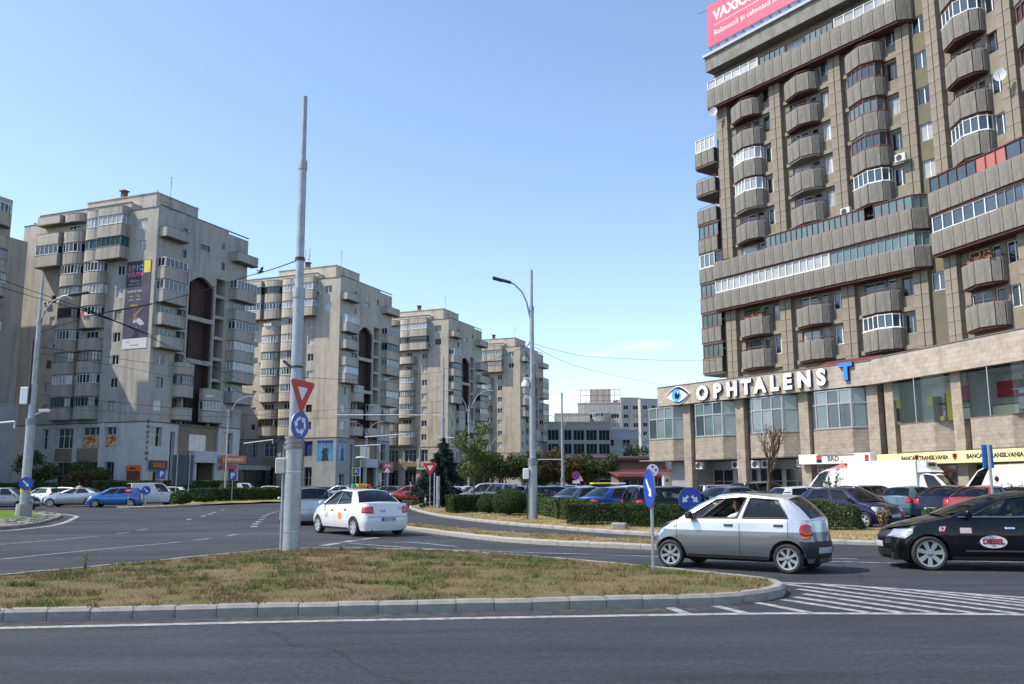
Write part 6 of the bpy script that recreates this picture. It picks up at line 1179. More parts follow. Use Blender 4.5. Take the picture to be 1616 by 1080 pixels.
def spruce(label, loc, H, rb, n, seed, mats_, lean=.0):
    r = np.random.RandomState(seed); o = thing('spruce_tree', label, 'tree', loc); b = MB(); b.tube([(0, 0, -.1), (0, 0, H * .97)], [.13, .02], 8); P = []; N = []
    for k in range(15):
        f = k / 14; z = .5 + (H - .6) * f; rr = rb * (.42 + .58 * (1 - f)) * (1 - f ** 5) * r.uniform(.45, 1.3) + .1; nb = 8
        for j in range(nb):
            a = j * 6.283 / nb + k * .7 + r.uniform(-.2, .2); L = rr * r.uniform(.45, 1.25); b.tube([(0, 0, z), (math.cos(a) * L, math.sin(a) * L, z - L * .25)], [.025, .006], 4); m = max(6, int(n * L / (rb * 60)))
            t = r.uniform(.15, 1, m); q = np.stack([np.cos(a) * L * t, np.sin(a) * L * t, z - L * .25 * t - np.abs(r.normal(0, .07, m))], 1) + r.normal(0, .06, (m, 3)); P.append(q)
    ob('trunk', b.mesh('trunk', BARK), o); ob('crown', leaf_cloud(np.concatenate(P), None, .06, r, mats_, 'crown'), o)
spruce('dark blue-green spruce with drooping top behind the yield sign', (-4.5, 58.5, .12), 4.5, 1.35, 30000, 3, leaf_mats('spruce', [(0.022, 0.045, 0.038), (0.032, 0.06, 0.052), (0.016, 0.032, 0.026)])); spruce('low spreading spruce left of the taller one', (-6.3, 66, .12), 2.6, 1.5, 12000, 4, leaf_mats('spruce', [(0.022, 0.045, 0.038)]))
def bare_tree(label, loc, H, seed):
    r = random.Random(seed); o = thing('bare_tree', label, 'tree', loc); b = MB(); tips = []
    def br(p, d, L, rad, k):
        pts = [p]; q = p
        for i in range(3): d = (d + Vector((r.gauss(0, .09), r.gauss(0, .09), .05))).normalized(); q = q + d * L / 3; pts.append(q)
        b.tube(pts, [rad, rad * .9, rad * .78, rad * .62], 6 if k < 2 else 4)
        if k >= 4: tips.append(q); return
        for i in range(r.choice([2, 3, 3]) if k else 5):
            a = r.uniform(0, 6.28); s_ = r.uniform(.22, .5); nd = (d + Vector((math.cos(a) * s_, math.sin(a) * s_, .22))).normalized(); br(pts[-1] if r.random() < .7 else pts[-2], nd, L * r.uniform(.62, .85) if k else H * .22, rad * .55, k + 1)
    br(Vector((0, 0, -.1)), Vector((.0, 0, 1)), H * .42, .13, 0); ob('trunk', b.mesh('trunk', mat('bark_brown', (0.16, 0.11, 0.085), .95, col2=(0.1, 0.07, 0.05), scale=6), True, 60), o); rr = np.random.RandomState(seed); ob('leaves', leaf_cloud([np.array(t) + rr.normal(0, .1, 3) for t in tips for _ in range(2)], None, .05, rr, leaf_mats('dead', [(0.2, 0.08, 0.04), (0.14, 0.06, 0.03)])), o)
bare_tree('bare leafless street tree in front of the podium bays', (13.4, 47.0, .05), 4.9, 5)
for i, (px, Y, H, cr, ms, lb) in enumerate([(-3.2, 96, 4.6, 1.9, GR, 'green street tree at the left of the autumn row'), (-.8, 98, 4.4, 1.9, AU, 'browning street tree second in the autumn row'), (1.3, 97, 4.8, 1.8, GR, 'green street tree third in the autumn row'), (3.3, 100, 4.4, 1.8, AU, 'orange-brown street tree behind the lamp mast'), (5.6, 99, 4.8, 1.9, AU, 'rusty street tree right of the lamp mast'), (7.9, 101, 4.5, 1.8, AU, 'brown street tree behind the no-parking sign'), (9.6, 99, 4.7, 1.7, GR, 'dark green street tree at the right end of the row'), (-5.0, 101, 3.8, 1.6, AU, 'low autumn tree behind the young tree')]): tree(lb, (px, Y, .05), H, cr + .35, 1.2, 5200, .11, ms, 30 + i, .1, name='street_tree')
for i, (x, y, H, lb) in enumerate([(-50.5, 95, 4.6, 'dark shrubby tree by the low annex'), (-46.5, 98, 3.6, 'small dark tree before the first tower base'), (-44.0, 93, 3.0, 'low reddish tree left of the tower doorway')]): tree(lb, (x, y, .12), H, 2.2, .6, 3200, .13, GR if i < 2 else AU, 50 + i, .1, name='street_tree')
tree('tall dark tree beside the podium corner in the distance', (17.2, 125, .05), 6.5, 1.9, 1.5, 1800, .16, GR, 61, .12, name='street_tree')
# ================================================================== vehicles
def paint(name, c, metal=.0, rough=.32, coat=1.0, spec=.5): return mat('paint_' + name, c, rough, metal, coat=coat, spec=spec)
GLS = glass_mat('car_glass', (0.50, 0.55, 0.55), 1.55); GLSD = glass_mat('car_glass_dark', (0.16, 0.18, 0.19), 1.6)
RUB = mat('tyre_rubber', (0.018, 0.018, 0.019), .85, col2=(0.03, 0.03, 0.03), scale=20); BLK = mat('black_trim', (0.014, 0.014, 0.015), .55); ALU = mat('alloy', (0.44, 0.45, 0.47), .38, .85); HUB = mat('hubcap', (0.42, 0.43, 0.45), .45, .5); SEAT = mat('seat_cloth', (0.045, 0.045, 0.05), .9)
TAILR = mat('tail_red', (0.38, 0.008, 0.012), .15, coat=1.0); AMBER = mat('lens_amber', (0.60, 0.16, 0.01), .15, coat=1.0); HEADL = mat('head_lens', (0.34, 0.36, 0.39), .12, .5, coat=1.0, col2=(0.6, 0.62, 0.65), scale=9); PLATE = mat('plate_white', (0.42, 0.43, 0.44), .4); PLBL = mat('plate_blue', (0.02, 0.05, 0.3), .4); CHR = mat('chrome', (0.65, 0.66, 0.68), .15, 1.0); GAP = mat('panel_gap', (0.01, 0.01, 0.011), .9)
def ip(pl, x):
    """piecewise linear, pl sorted by falling or rising x"""
    p = sorted(pl); 
    if x <= p[0][0]: return p[0][1]
    for (a, u), (c, v) in zip(p, p[1:]):
        if x <= c: return u + (v - u) * (x - a) / (c - a) if c > a else v
    return p[-1][1]
def sm(t): t = max(0, min(1, t)); return t * t * (3 - 2 * t)
class CarShape:
    def __init__(s, **k):
        s.__dict__.update(dict(bowF=.14, bowR=.08, rcF=.30, rcR=.24, tapF=.93, tapR=.94, sill=.21, low=.19, nose=[(.15, .07), (.3, .02), (.48, 0), (.62, .03), (.8, .16), (1.2, .3)], tail=[(.15, .06), (.3, .02), (.5, 0), (.7, .03), (1.0, .06), (1.4, .1)],
             hcr=.045, rcr=.05, cbow=.14, tbow=.10, rbow=.08, v0=.05, v1=.90, yr=.56, belt_in=.035, wins=[], bul=.02)); s.__dict__.update(k)
        L, W = s.L, s.W; s.xF, s.xR = L / 2, -L / 2; C = []
        yF, yR = W / 2 * s.tapF, W / 2 * s.tapR; a = yF - s.rcF
        for i in range(6): y = a * i / 5; C.append((s.xF - s.bowF * (y / a) ** 2, y))
        for i in range(1, 7): t = PI / 2 * i / 6; C.append((s.xF - s.bowF - s.rcF * (1 - math.cos(t)), a + s.rcF * math.sin(t)))
        s.nf = len(C); x0 = C[-1][0]; a2 = yR - s.rcR; x1 = s.xR + s.bowR + s.rcR; n = int((x0 - x1) / .055)
        for i in range(1, n):
            x = x0 + (x1 - x0) * i / n; y = yF + (W / 2 - yF) * (x0 - x) / (x0 - s.xAb) if x > s.xAb else (W / 2 if x > s.xDb * .75 else W / 2 + (yR - W / 2) * (s.xDb * .75 - x) / (s.xDb * .75 - x1)); C.append((x, y))
        s.ns = len(C)
        for i in range(0, 7): t = PI / 2 * i / 6; C.append((s.xR + s.bowR + s.rcR * (1 - math.sin(t)), a2 + s.rcR * math.cos(t)))
        for i in range(1, 6): y = a2 * (1 - i / 5); C.append((s.xR + s.bowR * (y / a2) ** 2, y))
        s.C = C; s.Q = [0]
        for i in range(1, len(C)): s.Q.append(s.Q[-1] + math.hypot(C[i][0] - C[i - 1][0], C[i][1] - C[i - 1][1]))
    def w(s, x): return sm((x - (s.xF - .75)) / .55), sm(((s.xR + .65) - x) / .45)
    def inset(s, z, zt): return .055 * sm((.46 - z) / .28) + s.belt_in * sm((z - (zt - .28)) / .28) + .02 * sm((z - (zt - .05)) / .05)
    def pt(s, x, y, z):
        zt = ip(s.belt, x); wF, wR = s.w(x); k = max(.0, 1 - s.inset(z, zt) / (s.W / 2)); return Vector((x - ip(s.nose, z) * wF + ip(s.tail, z) * wR, y * k, z))
    def zlow(s, x):
        z = s.low if abs(x) > abs(s.xf) + s.Ra else s.sill
        for xc in (s.xf, s.xr):
            d = abs(x - xc)
            if d < s.Ra: z = max(z, s.wr * .98 + math.sqrt(s.Ra ** 2 - d ** 2) * 1.0)
        return z
    def surf(s, q, z, off=0.0):
        i = max(0, min(len(s.Q) - 2, int(np.searchsorted(s.Q, q) - 1))); f = (q - s.Q[i]) / (s.Q[i + 1] - s.Q[i]); x = s.C[i][0] + (s.C[i + 1][0] - s.C[i][0]) * f; y = s.C[i][1] + (s.C[i + 1][1] - s.C[i][1]) * f; p = s.pt(x, y, z)
        if off:
            d = Vector((s.C[i + 1][0] - s.C[i][0], s.C[i + 1][1] - s.C[i][1])).normalized(); p += Vector((d.y, -d.x, 0)) * off
        return p
    def qx(s, x):
        for i in range(s.nf - 1, s.ns):
            if s.C[i][0] >= x >= s.C[i + 1][0]: return s.Q[i] + (s.Q[i + 1] - s.Q[i]) * (s.C[i][0] - x) / (s.C[i][0] - s.C[i + 1][0])
        return s.Q[s.ns]
    def beltpt(s, x): 
        C = s.C; y = next((C[i][1] + (C[i + 1][1] - C[i][1]) * (C[i][0] - x) / (C[i][0] - C[i + 1][0]) for i in range(s.nf - 1, len(C) - 6) if C[i][0] >= x >= C[i + 1][0]), s.W / 2 * .8); return s.pt(x, y, ip(s.belt, x))
def grid(b, rows, sel=None, mi=0, flip=False):
    n = len(rows[0]); o = len(b.v); b.v += [tuple(p) for r in rows for p in r]
    for i in range(len(rows) - 1):
        for j in range(n - 1):
            if sel is None or sel(i, j): b.f.append((o + i * n + j, o + i * n + j + 1, o + (i + 1) * n + j + 1, o + (i + 1) * n + j)); b.m.append(mi)
MY = Matrix.Diagonal((1, -1, 1, 1))
def mir(b):
    o = len(b.v); f0 = len(b.f); b.v += [(x, -y, z) for x, y, z in b.v[:]]; b.f += [tuple(reversed([i + o for i in f])) for f in b.f[:f0]]; b.m += b.m[:f0]; return b
def build_car(key, S, det):
    """meshes of one kind of car, as a list of (part name, mesh, slot, children)"""
    B = MB(); rowsT = [0, .05, .13, .26, .4, .54, .68, .8, .89, .95, 1.0]
    rows = []
    for t in rowsT: rows.append([S.pt(x, y, S.zlow(x) + (ip(S.belt, x) - S.zlow(x)) * t) for x, y in S.C])
    grid(B, rows)
    # inward lip round the lower edge
    grid(B, [rows[0], [Vector((p.x, p.y * .9, p.z + .0)) for p in rows[0]]])
    # hood and deck (half), then mirrored
    def top_patch(cols, xb, bow, nu, crown):
        E = [S.pt(*S.C[j], ip(S.belt, S.C[j][0])) for j in cols]; ymax = E[-1].y if E[-1].y > E[0].y else E[0].y; yb = S.beltpt(xb).y; zb = ip(S.belt, xb); R_ = []
        for i in range(nu + 1):
            u = i / nu; r = []
            for e in E:
                v = e.y / ymax; base = Vector((xb + bow * (1 - v * v), yb * v, zb + crown * (1 - v * v))); q = base.lerp(e, u); zz = ip(S.belt, q.x) if abs(v) > .98 else None
                lin = zb + (e.z - zb) * u; q.z = (ip(S.belt, q.x) if True else lin) + crown * (1 - v ** 2) * (1 - u ** 3); r.append(q)
            R_.append(r)
        grid(B, R_)
    top_patch(range(0, S.nf), S.xAb, S.cbow, 8, S.hcr); top_patch(range(S.ns, len(S.C)), S.xDb, -S.rbow, 4, S.hcr * .6)
    # greenhouse side
    br = sorted({0.0, 1.0} | {u for wv in S.wins for u in wv[:2]}); us = []
    for a, c in zip(br, br[1:]):
        m = max(1, int((c - a) * abs(S.xAb - S.xDb) / .16)); us += [a + (c - a) * i / m for i in range(m)]
    us.append(1.0); vs = [0, S.v0, .28, .5, .72, S.v1, 1.0]
    def gp(u, v):
        p0 = S.beltpt(S.xAb + (S.xDb - S.xAb) * u); xr_ = S.xAt + (S.xDt - S.xAt) * u; p1 = Vector((xr_, S.yr - .03 * (2 * u - 1) ** 2, ip(S.zr, xr_))); q = p0.lerp(p1, v); q.y += S.bul * math.sin(PI * v); q.z += .0; return q
    rows = [[gp(u, v) for u in us] for v in vs]; isg = lambda i, j: 1 <= i <= len(vs) - 3 and any(w_[0] - 1e-6 <= us[j] and us[j + 1] <= w_[1] + 1e-6 for w_ in S.wins)
    grid(B, rows, lambda i, j: not isg(i, j)); wn = []
    for w_ in S.wins:
        g_ = MB(); js = [j for j in range(len(us)) if w_[0] - 1e-6 <= us[j] <= w_[1] + 1e-6]; grid(g_, [[p - Vector((0, .008, 0)) for p in [rows[i][j] for j in js]] for i in range(1, len(vs) - 1)])
        fr = MB(); loop = [rows[1][j] for j in js] + [rows[i][js[-1]] for i in range(2, len(vs) - 1)] + [rows[len(vs) - 2][j] for j in reversed(js[:-1])] + [rows[i][js[0]] for i in range(len(vs) - 3, 1, -1)]; fr.tube(loop + [loop[0]], .017, 4, caps=False); wn.append((g_, fr, w_[2] if len(w_) > 2 else 0))
    # windscreen, roof, rear window over the half width 0..1
    V = [0, .2, .4, .6, .8, .93, 1.0]
    bA = S.beltpt(S.xAb); bD = S.beltpt(S.xDb); yT = lambda u: S.yr - .03
    def curve(xb, y, z, bow, cr): return [Vector((xb + bow * (1 - v * v), y * v, z + cr * (1 - v * v))) for v in V]
    ws0 = curve(S.xAb, bA.y, bA.z, S.cbow, S.hcr); ws1 = curve(S.xAt, yT(0), ip(S.zr, S.xAt), S.tbow, S.rcr); rw1 = curve(S.xDt, yT(1), ip(S.zr, S.xDt), -S.tbow * .6, S.rcr); rw0 = curve(S.xDb, bD.y, bD.z, -S.rbow, S.hcr * .6)
    ug = [0, .05, .3, .55, .8, .95, 1.0]
    wsr = [[a.lerp(c, u) + Vector((.03 * math.sin(PI * u), 0, .03 * math.sin(PI * u))) * (1 if v < .95 else .3) for a, c, v in zip(ws0, ws1, V)] for u in ug]; rwr = [[a.lerp(c, u) + Vector((-.02 * math.sin(PI * u), 0, .02 * math.sin(PI * u))) * (1 if v < .95 else .3) for a, c, v in zip(rw0, rw1, V)] for u in ug]
    for i_, u_ in enumerate(ug): wsr[i_][-1] = gp(0.0, u_); rwr[i_][-1] = gp(1.0, u_)
    inside = lambda i, j: 1 <= i <= 4 and j <= 4
    r0, r1 = (.05, .95)
    grid(B, wsr, lambda i, j: not inside(i, j)); rg_on = det.get('rear_glass', True)
    if rg_on: grid(B, rwr, lambda i, j: not inside(i, j))
    else: grid(B, rwr)
    nr = 10; rr = []
    for i in range(nr + 1):
        u = i / nr; row = []
        for a, c, v in zip(ws1, rw1, V): q = a.lerp(c, u); xr_ = S.xAt + (S.xDt - S.xAt) * u; q.z = ip(S.zr, xr_) + S.rcr * (1 - v * v); q.y = v * (S.yr - .03 * (2 * u - 1) ** 2) ; row.append(q)
        rr.append(row)
    grid(B, rr); parts = []
    parts.append(('body', mir(B).mesh('body', [det['paint']], True, 38), 'paint'))
    def glass(nm, rows_, j1):
        g_ = MB(); grid(g_, [r[:j1] for r in rows_[1:6]]); parts.append((nm, mir(g_).mesh(nm, GLS, True), None))
    glass('windscreen', wsr, 6)
    if rg_on: glass('rear_window', rwr, 6)
    for g_, fr, opn in wn:
        for sd in (1, -1):
            gm = MB(); gm.v = [(x, y * sd, z) for x, y, z in g_.v]; gm.f = list(g_.f); gm.m = list(g_.m); fm_ = MB(); fm_.v = [(x, y * sd, z) for x, y, z in fr.v]; fm_.f = list(fr.f); fm_.m = list(fr.m)
            if not (opn and sd > 0): parts.append(('side_window', gm.mesh('side_window', GLSD if det.get('dark') else GLS, True), None))
            parts.append(('window_seal', fm_.mesh('window_seal', BLK), None))
    # surface patches: polygons in (q, z)
    def patch(nm, poly, m_, off=.006, bulge=.01, sides=(1, -1), rear=False, keep=True):
        Qm = S.Q[-1]; n = len(poly); cq, cz = sum(p[0] for p in poly) / n, sum(p[1] for p in poly) / n; den = []
        for i in range(n):
            a, c = poly[i], poly[(i + 1) % n]; m = max(1, int(abs(a[0] - c[0]) / .06)); den += [(a[0] + (c[0] - a[0]) * t / m, a[1] + (c[1] - a[1]) * t / m) for t in range(m)]
        n = len(den); b = MB(); vs_ = []; ks = (1.0, .97, .75, .45)
        for k, of in zip(ks, (-.004, off, off + bulge, off + bulge)):
            for q, z in den:
                q2, z2 = cq + (q - cq) * k, cz + (z - cz) * k; sgn = 1
                if q2 < 0: q2 = -q2; sgn = -1
                p = S.surf(Qm - q2 if rear else q2, z2, of); vs_.append((p.x, p.y * sgn, p.z))
        p = S.surf(Qm - abs(cq) if rear else abs(cq), cz, off + bulge); vs_.append((p.x, p.y, p.z)); fs = [(r * n + i, r * n + (i + 1) % n, (r + 1) * n + (i + 1) % n, (r + 1) * n + i) for r in range(3) for i in range(n)] + [(3 * n + i, 3 * n + (i + 1) % n, 4 * n) for i in range(n)]; b.add(vs_, fs)
        for sd in sides: c = MB(); c.v = [(x, y * sd, z) for x, y, z in b.v]; c.f = b.f; c.m = b.m; parts.append((nm, c.mesh(nm, m_, True, 50), None))
    for nm, poly, m_, rear in det.get('lights', []): patch(nm, poly, m_, rear=rear)
    def band(nm, q0, q1, z0, z1, m_, rear):
        """panel wrapped round the nose or tail, trimmed to the wheel arches"""
        Qm = S.Q[-1]; nq = max(6, int((q1 - q0) / .05)); rows_ = []
        for j in range(6):
            r_ = []
            for i in range(nq + 1):
                q = q0 + (q1 - q0) * i / nq; qq = Qm - abs(q) if rear else abs(q); x = S.surf(qq, .5).x; lo = max(z0, S.zlow(x) + .006) if abs(q) > .6 else z0; p = S.surf(qq, lo + (z1 - lo) * j / 5, .010 if 0 < j < 5 and 0 < i < nq else -.004); r_.append(Vector((p.x, p.y if q >= 0 else -p.y, p.z)))
            rows_.append(r_)
        b = MB(); grid(b, rows_); parts.append((nm, b.mesh(nm, m_, True, 50), None))
    for nm, q0, q1, z0, z1, m_, rear in det.get('bands', []): band(nm, q0, q1, z0, z1, m_, rear)
    for nm, poly, m_, rear in det.get('single', []): patch(nm, poly, m_, sides=(1,), rear=rear, off=.014, bulge=.003)
    for x, z in det.get('handles', []):
        q = S.qx(x); patch('door_handle', [(q - .085, z - .022), (q + .085, z - .022), (q + .095, z), (q + .085, z + .022), (q - .085, z + .022), (q - .095, z)], det.get('handle_m', BLK), .012, .012)
    g_ = MB()
    for x, zb_, zt_ in det.get('seams', []):
        for sd in (1, -1):
            zz = [zb_ + (zt_ - zb_) * i / 8 for i in range(9)]; q = S.qx(x); L_, R__ = [S.surf(q - .004, z, .0025) for z in zz], [S.surf(q + .004, z, .0025) for z in zz]; g_.add([(p.x, p.y * sd, p.z) for p in L_ + R__], [(i, i + 1, 9 + i + 1, 9 + i) for i in range(8)])
    for z, xa, xb_, hh in det.get('strips', [(S.sill + .03, S.xf - S.Ra - .03, S.xr + S.Ra + .03, .028)] if S.xr > -5 else []):
        for sd in (1, -1): qs = [S.qx(xa + (xb_ - xa) * i / 14) for i in range(15)]; A_, C_ = [S.surf(q, z - hh, .006) for q in qs], [S.surf(q, z + hh, .006) for q in qs]; g_.add([(p.x, p.y * sd, p.z) for p in A_ + C_], [(i, i + 1, 15 + i + 1, 15 + i) for i in range(14)])
    if g_.v: parts.append(('door_gap', g_.mesh('door_gap', GAP), None))
    mx_, mz = S.xAb - .28, ip(S.belt, S.xAb - .28) + .06; my = S.beltpt(mx_).y
    for sd in (1, -1):
        b = MB(); b.bbox(mx_ - .07, mx_ + .05, min(sd * (my + .05), sd * (my + .21)), max(sd * (my + .05), sd * (my + .21)), mz - .05, mz + .09, .03); b.box(mx_ - .02, mx_ + .03, min(sd * (my - .02), sd * (my + .06)), max(sd * (my - .02), sd * (my + .06)), mz - .04, mz, 0); parts.append(('mirror', b.mesh('mirror', det.get('mirror_m', det['paint']), True, 40), 'paint' if 'mirror_m' not in det else None))
    # interior: floor, dash, seats; underbody
    b = MB(); W2 = S.W / 2; b.box(S.xDb + .1, S.xAb + .25, -W2 + .14, W2 - .14, .28, .34); b.bbox(S.xAb - .35, S.xAb + .1, -W2 + .12, W2 - .12, .6, ip(S.belt, S.xAb) - .03, .05)
    sx = (S.xAb + S.xDb) / 2 + .12
    for x in ((sx + .1, sx - .82) if det.get('rear_seats', True) else (sx + .4,)):
        for y in (-.36, .36): b.bbox(x - .02, x + .5, y - .24, y + .24, .34, .55, .05); b.add([(x - .04, y - .23, .5), (x - .04, y + .23, .5), (x - .26, y + .2, 1.08), (x - .26, y - .2, 1.08), (x + .1, y - .23, .5), (x + .1, y + .23, .5), (x - .14, y + .2, 1.08), (x - .14, y - .2, 1.08)], [(0, 1, 2, 3), (4, 7, 6, 5), (0, 3, 7, 4), (1, 5, 6, 2), (3, 2, 6, 7)]); b.bbox(x - .3, x - .2, y - .12, y + .12, 1.1, 1.26, .03)
    parts.append(('interior', b.mesh('interior', SEAT), None))
    sw = MB(); yw = .36; c = Vector((S.xAb - .48, yw, .83)); pts = [c + Vector((.09 * math.sin(t), .175 * math.cos(t), .155 * math.sin(t))) for t in [2 * PI * i / 16 for i in range(17)]]; sw.tube(pts, .016, 6, caps=False); sw.tube([c, c + Vector((.2, 0, -.12))], .03, 6); sw.tube([c + Vector((0, .17, 0)), c - Vector((0, .17, 0))], .015, 5); parts.append(('steering_wheel', sw.mesh('steering_wheel', BLK), None))
    b = MB(); b.box(S.xR + .12, S.xF - .18, -W2 + .3, W2 - .3, .17, .3); b.box(S.xR + .3, S.xF - .4, -W2 + .32, W2 - .32, .3, .62)
    for xc in (S.xf, S.xr): b.box(xc - S.Ra - .02, xc + S.Ra + .02, -W2 + .27, W2 - .27, .2, S.wr + S.Ra + .01)
    parts.append(('underbody', b.mesh('underbody', mat('underbody_black', (0.008, 0.008, 0.008), .95)), None))
    # wheels
    wt_ = det.get('tw', .19); r = S.wr; rim = det.get('rim', .66) * r
    def tyre():
        prof = [(rim, -wt_ / 2 + .015), (rim + .02, -wt_ / 2), (r - .03, -wt_ / 2), (r - .008, -wt_ / 2 + .025), (r, -wt_ / 2 + .05), (r, wt_ / 2 - .05), (r - .008, wt_ / 2 - .025), (r - .03, wt_ / 2), (rim + .02, wt_ / 2), (rim, wt_ / 2 - .015)]; n = 30; b = MB(); vs_ = [(a * math.cos(2 * PI * j / n), y, a * math.sin(2 * PI * j / n)) for a, y in prof for j in range(n)]; m = len(prof); b.add(vs_, [(i * n + j, i * n + (j + 1) % n, (i + 1) * n + (j + 1) % n, (i + 1) * n + j) for i in range(m - 1) for j in range(n)]); return b.mesh('wheel', RUB, True, 40)
    def rimm():
        b = MB(); n = 28; yo = wt_ / 2 - .02
        def ring(r0, r1, y0, y1, mi): b.add([(q * math.cos(2 * PI * j / n), y, q * math.sin(2 * PI * j / n)) for q, y in ((r0, y0), (r1, y1)) for j in range(n)], [(j, (j + 1) % n, n + (j + 1) % n, n + j) for j in range(n)], mi)
        ring(rim + .004, rim - .022, yo + .012, yo + .008, 0); ring(rim - .022, rim - .03, yo + .008, -wt_ / 2, 0); sp = det.get('spokes', 7)
        b.add([(rim * .97 * math.cos(2 * PI * j / n), -.01, rim * .97 * math.sin(2 * PI * j / n)) for j in range(n)], [tuple(range(n))], 1)
        b.add([(rim * .30 * math.cos(2 * PI * j / n), yo - .005, rim * .30 * math.sin(2 * PI * j / n)) for j in range(n)] + [(0, yo + .005, 0)], [(j, (j + 1) % n, n) for j in range(n)], 0); ring(rim * .3, rim * .3, yo - .005, -.01, 0); swd = det.get('spw', .3)
        for i in range(sp):
            a = 2 * PI * i / sp + PI / 2; d = Vector((math.cos(a), 0, math.sin(a))); t = Vector((-math.sin(a), 0, math.cos(a))); w0, w1 = rim * swd * .36, rim * swd * .52; P0 = d * rim * .22; P1 = d * (rim - .012); Y0, Y1 = Vector((0, yo - .004, 0)), Vector((0, yo + .004, 0)); YB = Vector((0, -.0, 0)); vv = [P0 - t * w0 + Y0, P0 + t * w0 + Y0, P1 + t * w1 + Y1, P1 - t * w1 + Y1, P0 - t * w0 + YB, P0 + t * w0 + YB, P1 + t * w1 + YB, P1 - t * w1 + YB]; b.add(vv, [(0, 1, 2, 3), (0, 4, 5, 1), (1, 5, 6, 2), (2, 6, 7, 3), (3, 7, 4, 0)], 0)
        if det.get('bolts'): 
            for i in range(5): a = 2 * PI * i / 5; b.tube([(rim * .17 * math.cos(a), yo - .004, rim * .17 * math.sin(a)), (rim * .17 * math.cos(a), yo + .012, rim * .17 * math.sin(a))], .011, 5, 1)
        return b.mesh('rim', [det.get('rim_m', HUB), BLK])
    return dict(key=key, S=S, parts=parts, tyre=tyre(), rim=rimm(), wheels=[(S.xf, 1), (S.xf, -1), (S.xr, 1), (S.xr, -1)], tw=wt_, det=det)
def place_car(ct, label, loc, ang, pm, cat='car', name='parked_car', group=None, steer=0.0, z=0.0, extra=None):
    S = ct['S']; o = thing(name, label, cat, (loc[0], loc[1], z), R(ang), group)
    for nm, me, slot in ct['parts']:
        p = ob(nm, me, o)
        if slot == 'paint': p.material_slots[0].link = 'OBJECT'; p.material_slots[0].material = pm
    for x, sd in ct['wheels']:
        w_ = ob('wheel', ct['tyre'], o, (x, sd * (S.W / 2 - ct['tw'] / 2 - .012), S.wr - .004), (PI if sd < 0 else 0) + (R(steer) if x > 0 else 0)); rm = ob('rim', ct['rim'], w_); rm.rotation_euler = (0, rnd.uniform(0, 6), 0)
    return o
def head_poly(q0, q1, z0, z1): return [(q0, z0 + .03), (q1 * .8 + q0 * .2, z0), (q1, z0 + (z1 - z0) * .5), (q1 - .02, z1), (q0 + .06, z1 - .03)]
def rect(q0, q1, z0, z1): return [(q0, z0), (q1, z0), (q1, z1), (q0, z1)]
def std_det(S, pm, tailz, tailq, headz, headq, **k):
    d = dict(paint=pm, lights=[('headlight', head_poly(headq[0], headq[1], *headz), HEADL, False), ('tail_light', [(tailq[0], tailz[0]), (tailq[1], tailz[0] + .03), (tailq[1] - .03, tailz[1] - .02), (tailq[0] + .05, tailz[1])], TAILR, True)],
             single=[('number_plate', rect(-.26, .26, .40, .51), PLATE, False), ('number_plate', rect(-.26, .26, k.pop('rpz', .42), k.pop('rpz1', .53)), PLATE, True), ('grille', rect(-.42, .42, headz[0] - .0, headz[1] - .05), BLK, False), ('lower_grille', rect(-.5, .5, .24, .36), BLK, False), ('bumper_gap', rect(-.72, .72, .615, .625), GAP, True)])
    d.update(k); return d
P0 = paint('base', (0.5, 0.5, 0.5))
def W2(S, *xs): return [((S['xAb'] - a) / (S['xAb'] - S['xDb']), (S['xAb'] - c) / (S['xAb'] - S['xDb'])) for a, c in xs]
TYPES = {}
def sedan():
    k = dict(L=4.29, W=1.74, belt=[(2.145, .70), (2.0, .78), (1.15, .95), (0, .97), (-1.35, 1.03), (-2.145, 1.03)], xAb=1.15, xAt=.40, xDt=-.85, xDb=-1.45, zr=[(.4, 1.42), (0, 1.47), (-.85, 1.42)], xf=1.33, xr=-1.30, wr=.30, Ra=.345, yr=.57); k['wins'] = W2(k, (.93, -.02), (-.12, -1.1)); S = CarShape(**k)
    return build_car('sedan', S, std_det(S, P0, (.72, .95), (.50, .98), (.58, .78), (.42, .98), handles=[(.2, .80), (-.75, .83)], seams=[(1.0, .3, .93), (.0, .28, .95), (-1.0, .62, .98)], rim_m=HUB, spokes=6, spw=.5, rpz=.48, rpz1=.6))
def saloon():
    k = dict(L=4.62, W=1.81, belt=[(2.31, .66), (2.12, .77), (1.12, .985), (0, .985), (-1.6, 1.07), (-2.31, 1.06)], xAb=1.12, xAt=.08, xDt=-1.0, xDb=-1.75, zr=[(.08, 1.36), (-.35, 1.43), (-1.0, 1.37)], xf=1.52, xr=-1.28, wr=.318, Ra=.365, yr=.57, bowF=.2, rcF=.36); k['wins'] = W2(k, (.82, -.14), (-.26, -1.3)); S = CarShape(**k)
    return build_car('saloon', S, std_det(S, P0, (.74, .95), (.45, 1.05), (.58, .78), (.35, 1.02), handles=[(.12, .80), (-.9, .83)], seams=[(1.05, .3, .94), (-.1, .28, .97), (-1.15, .65, 1.0)], handle_m=CHR, rim=.76, rim_m=ALU, spokes=7, spw=.36, bolts=True, tw=.2))
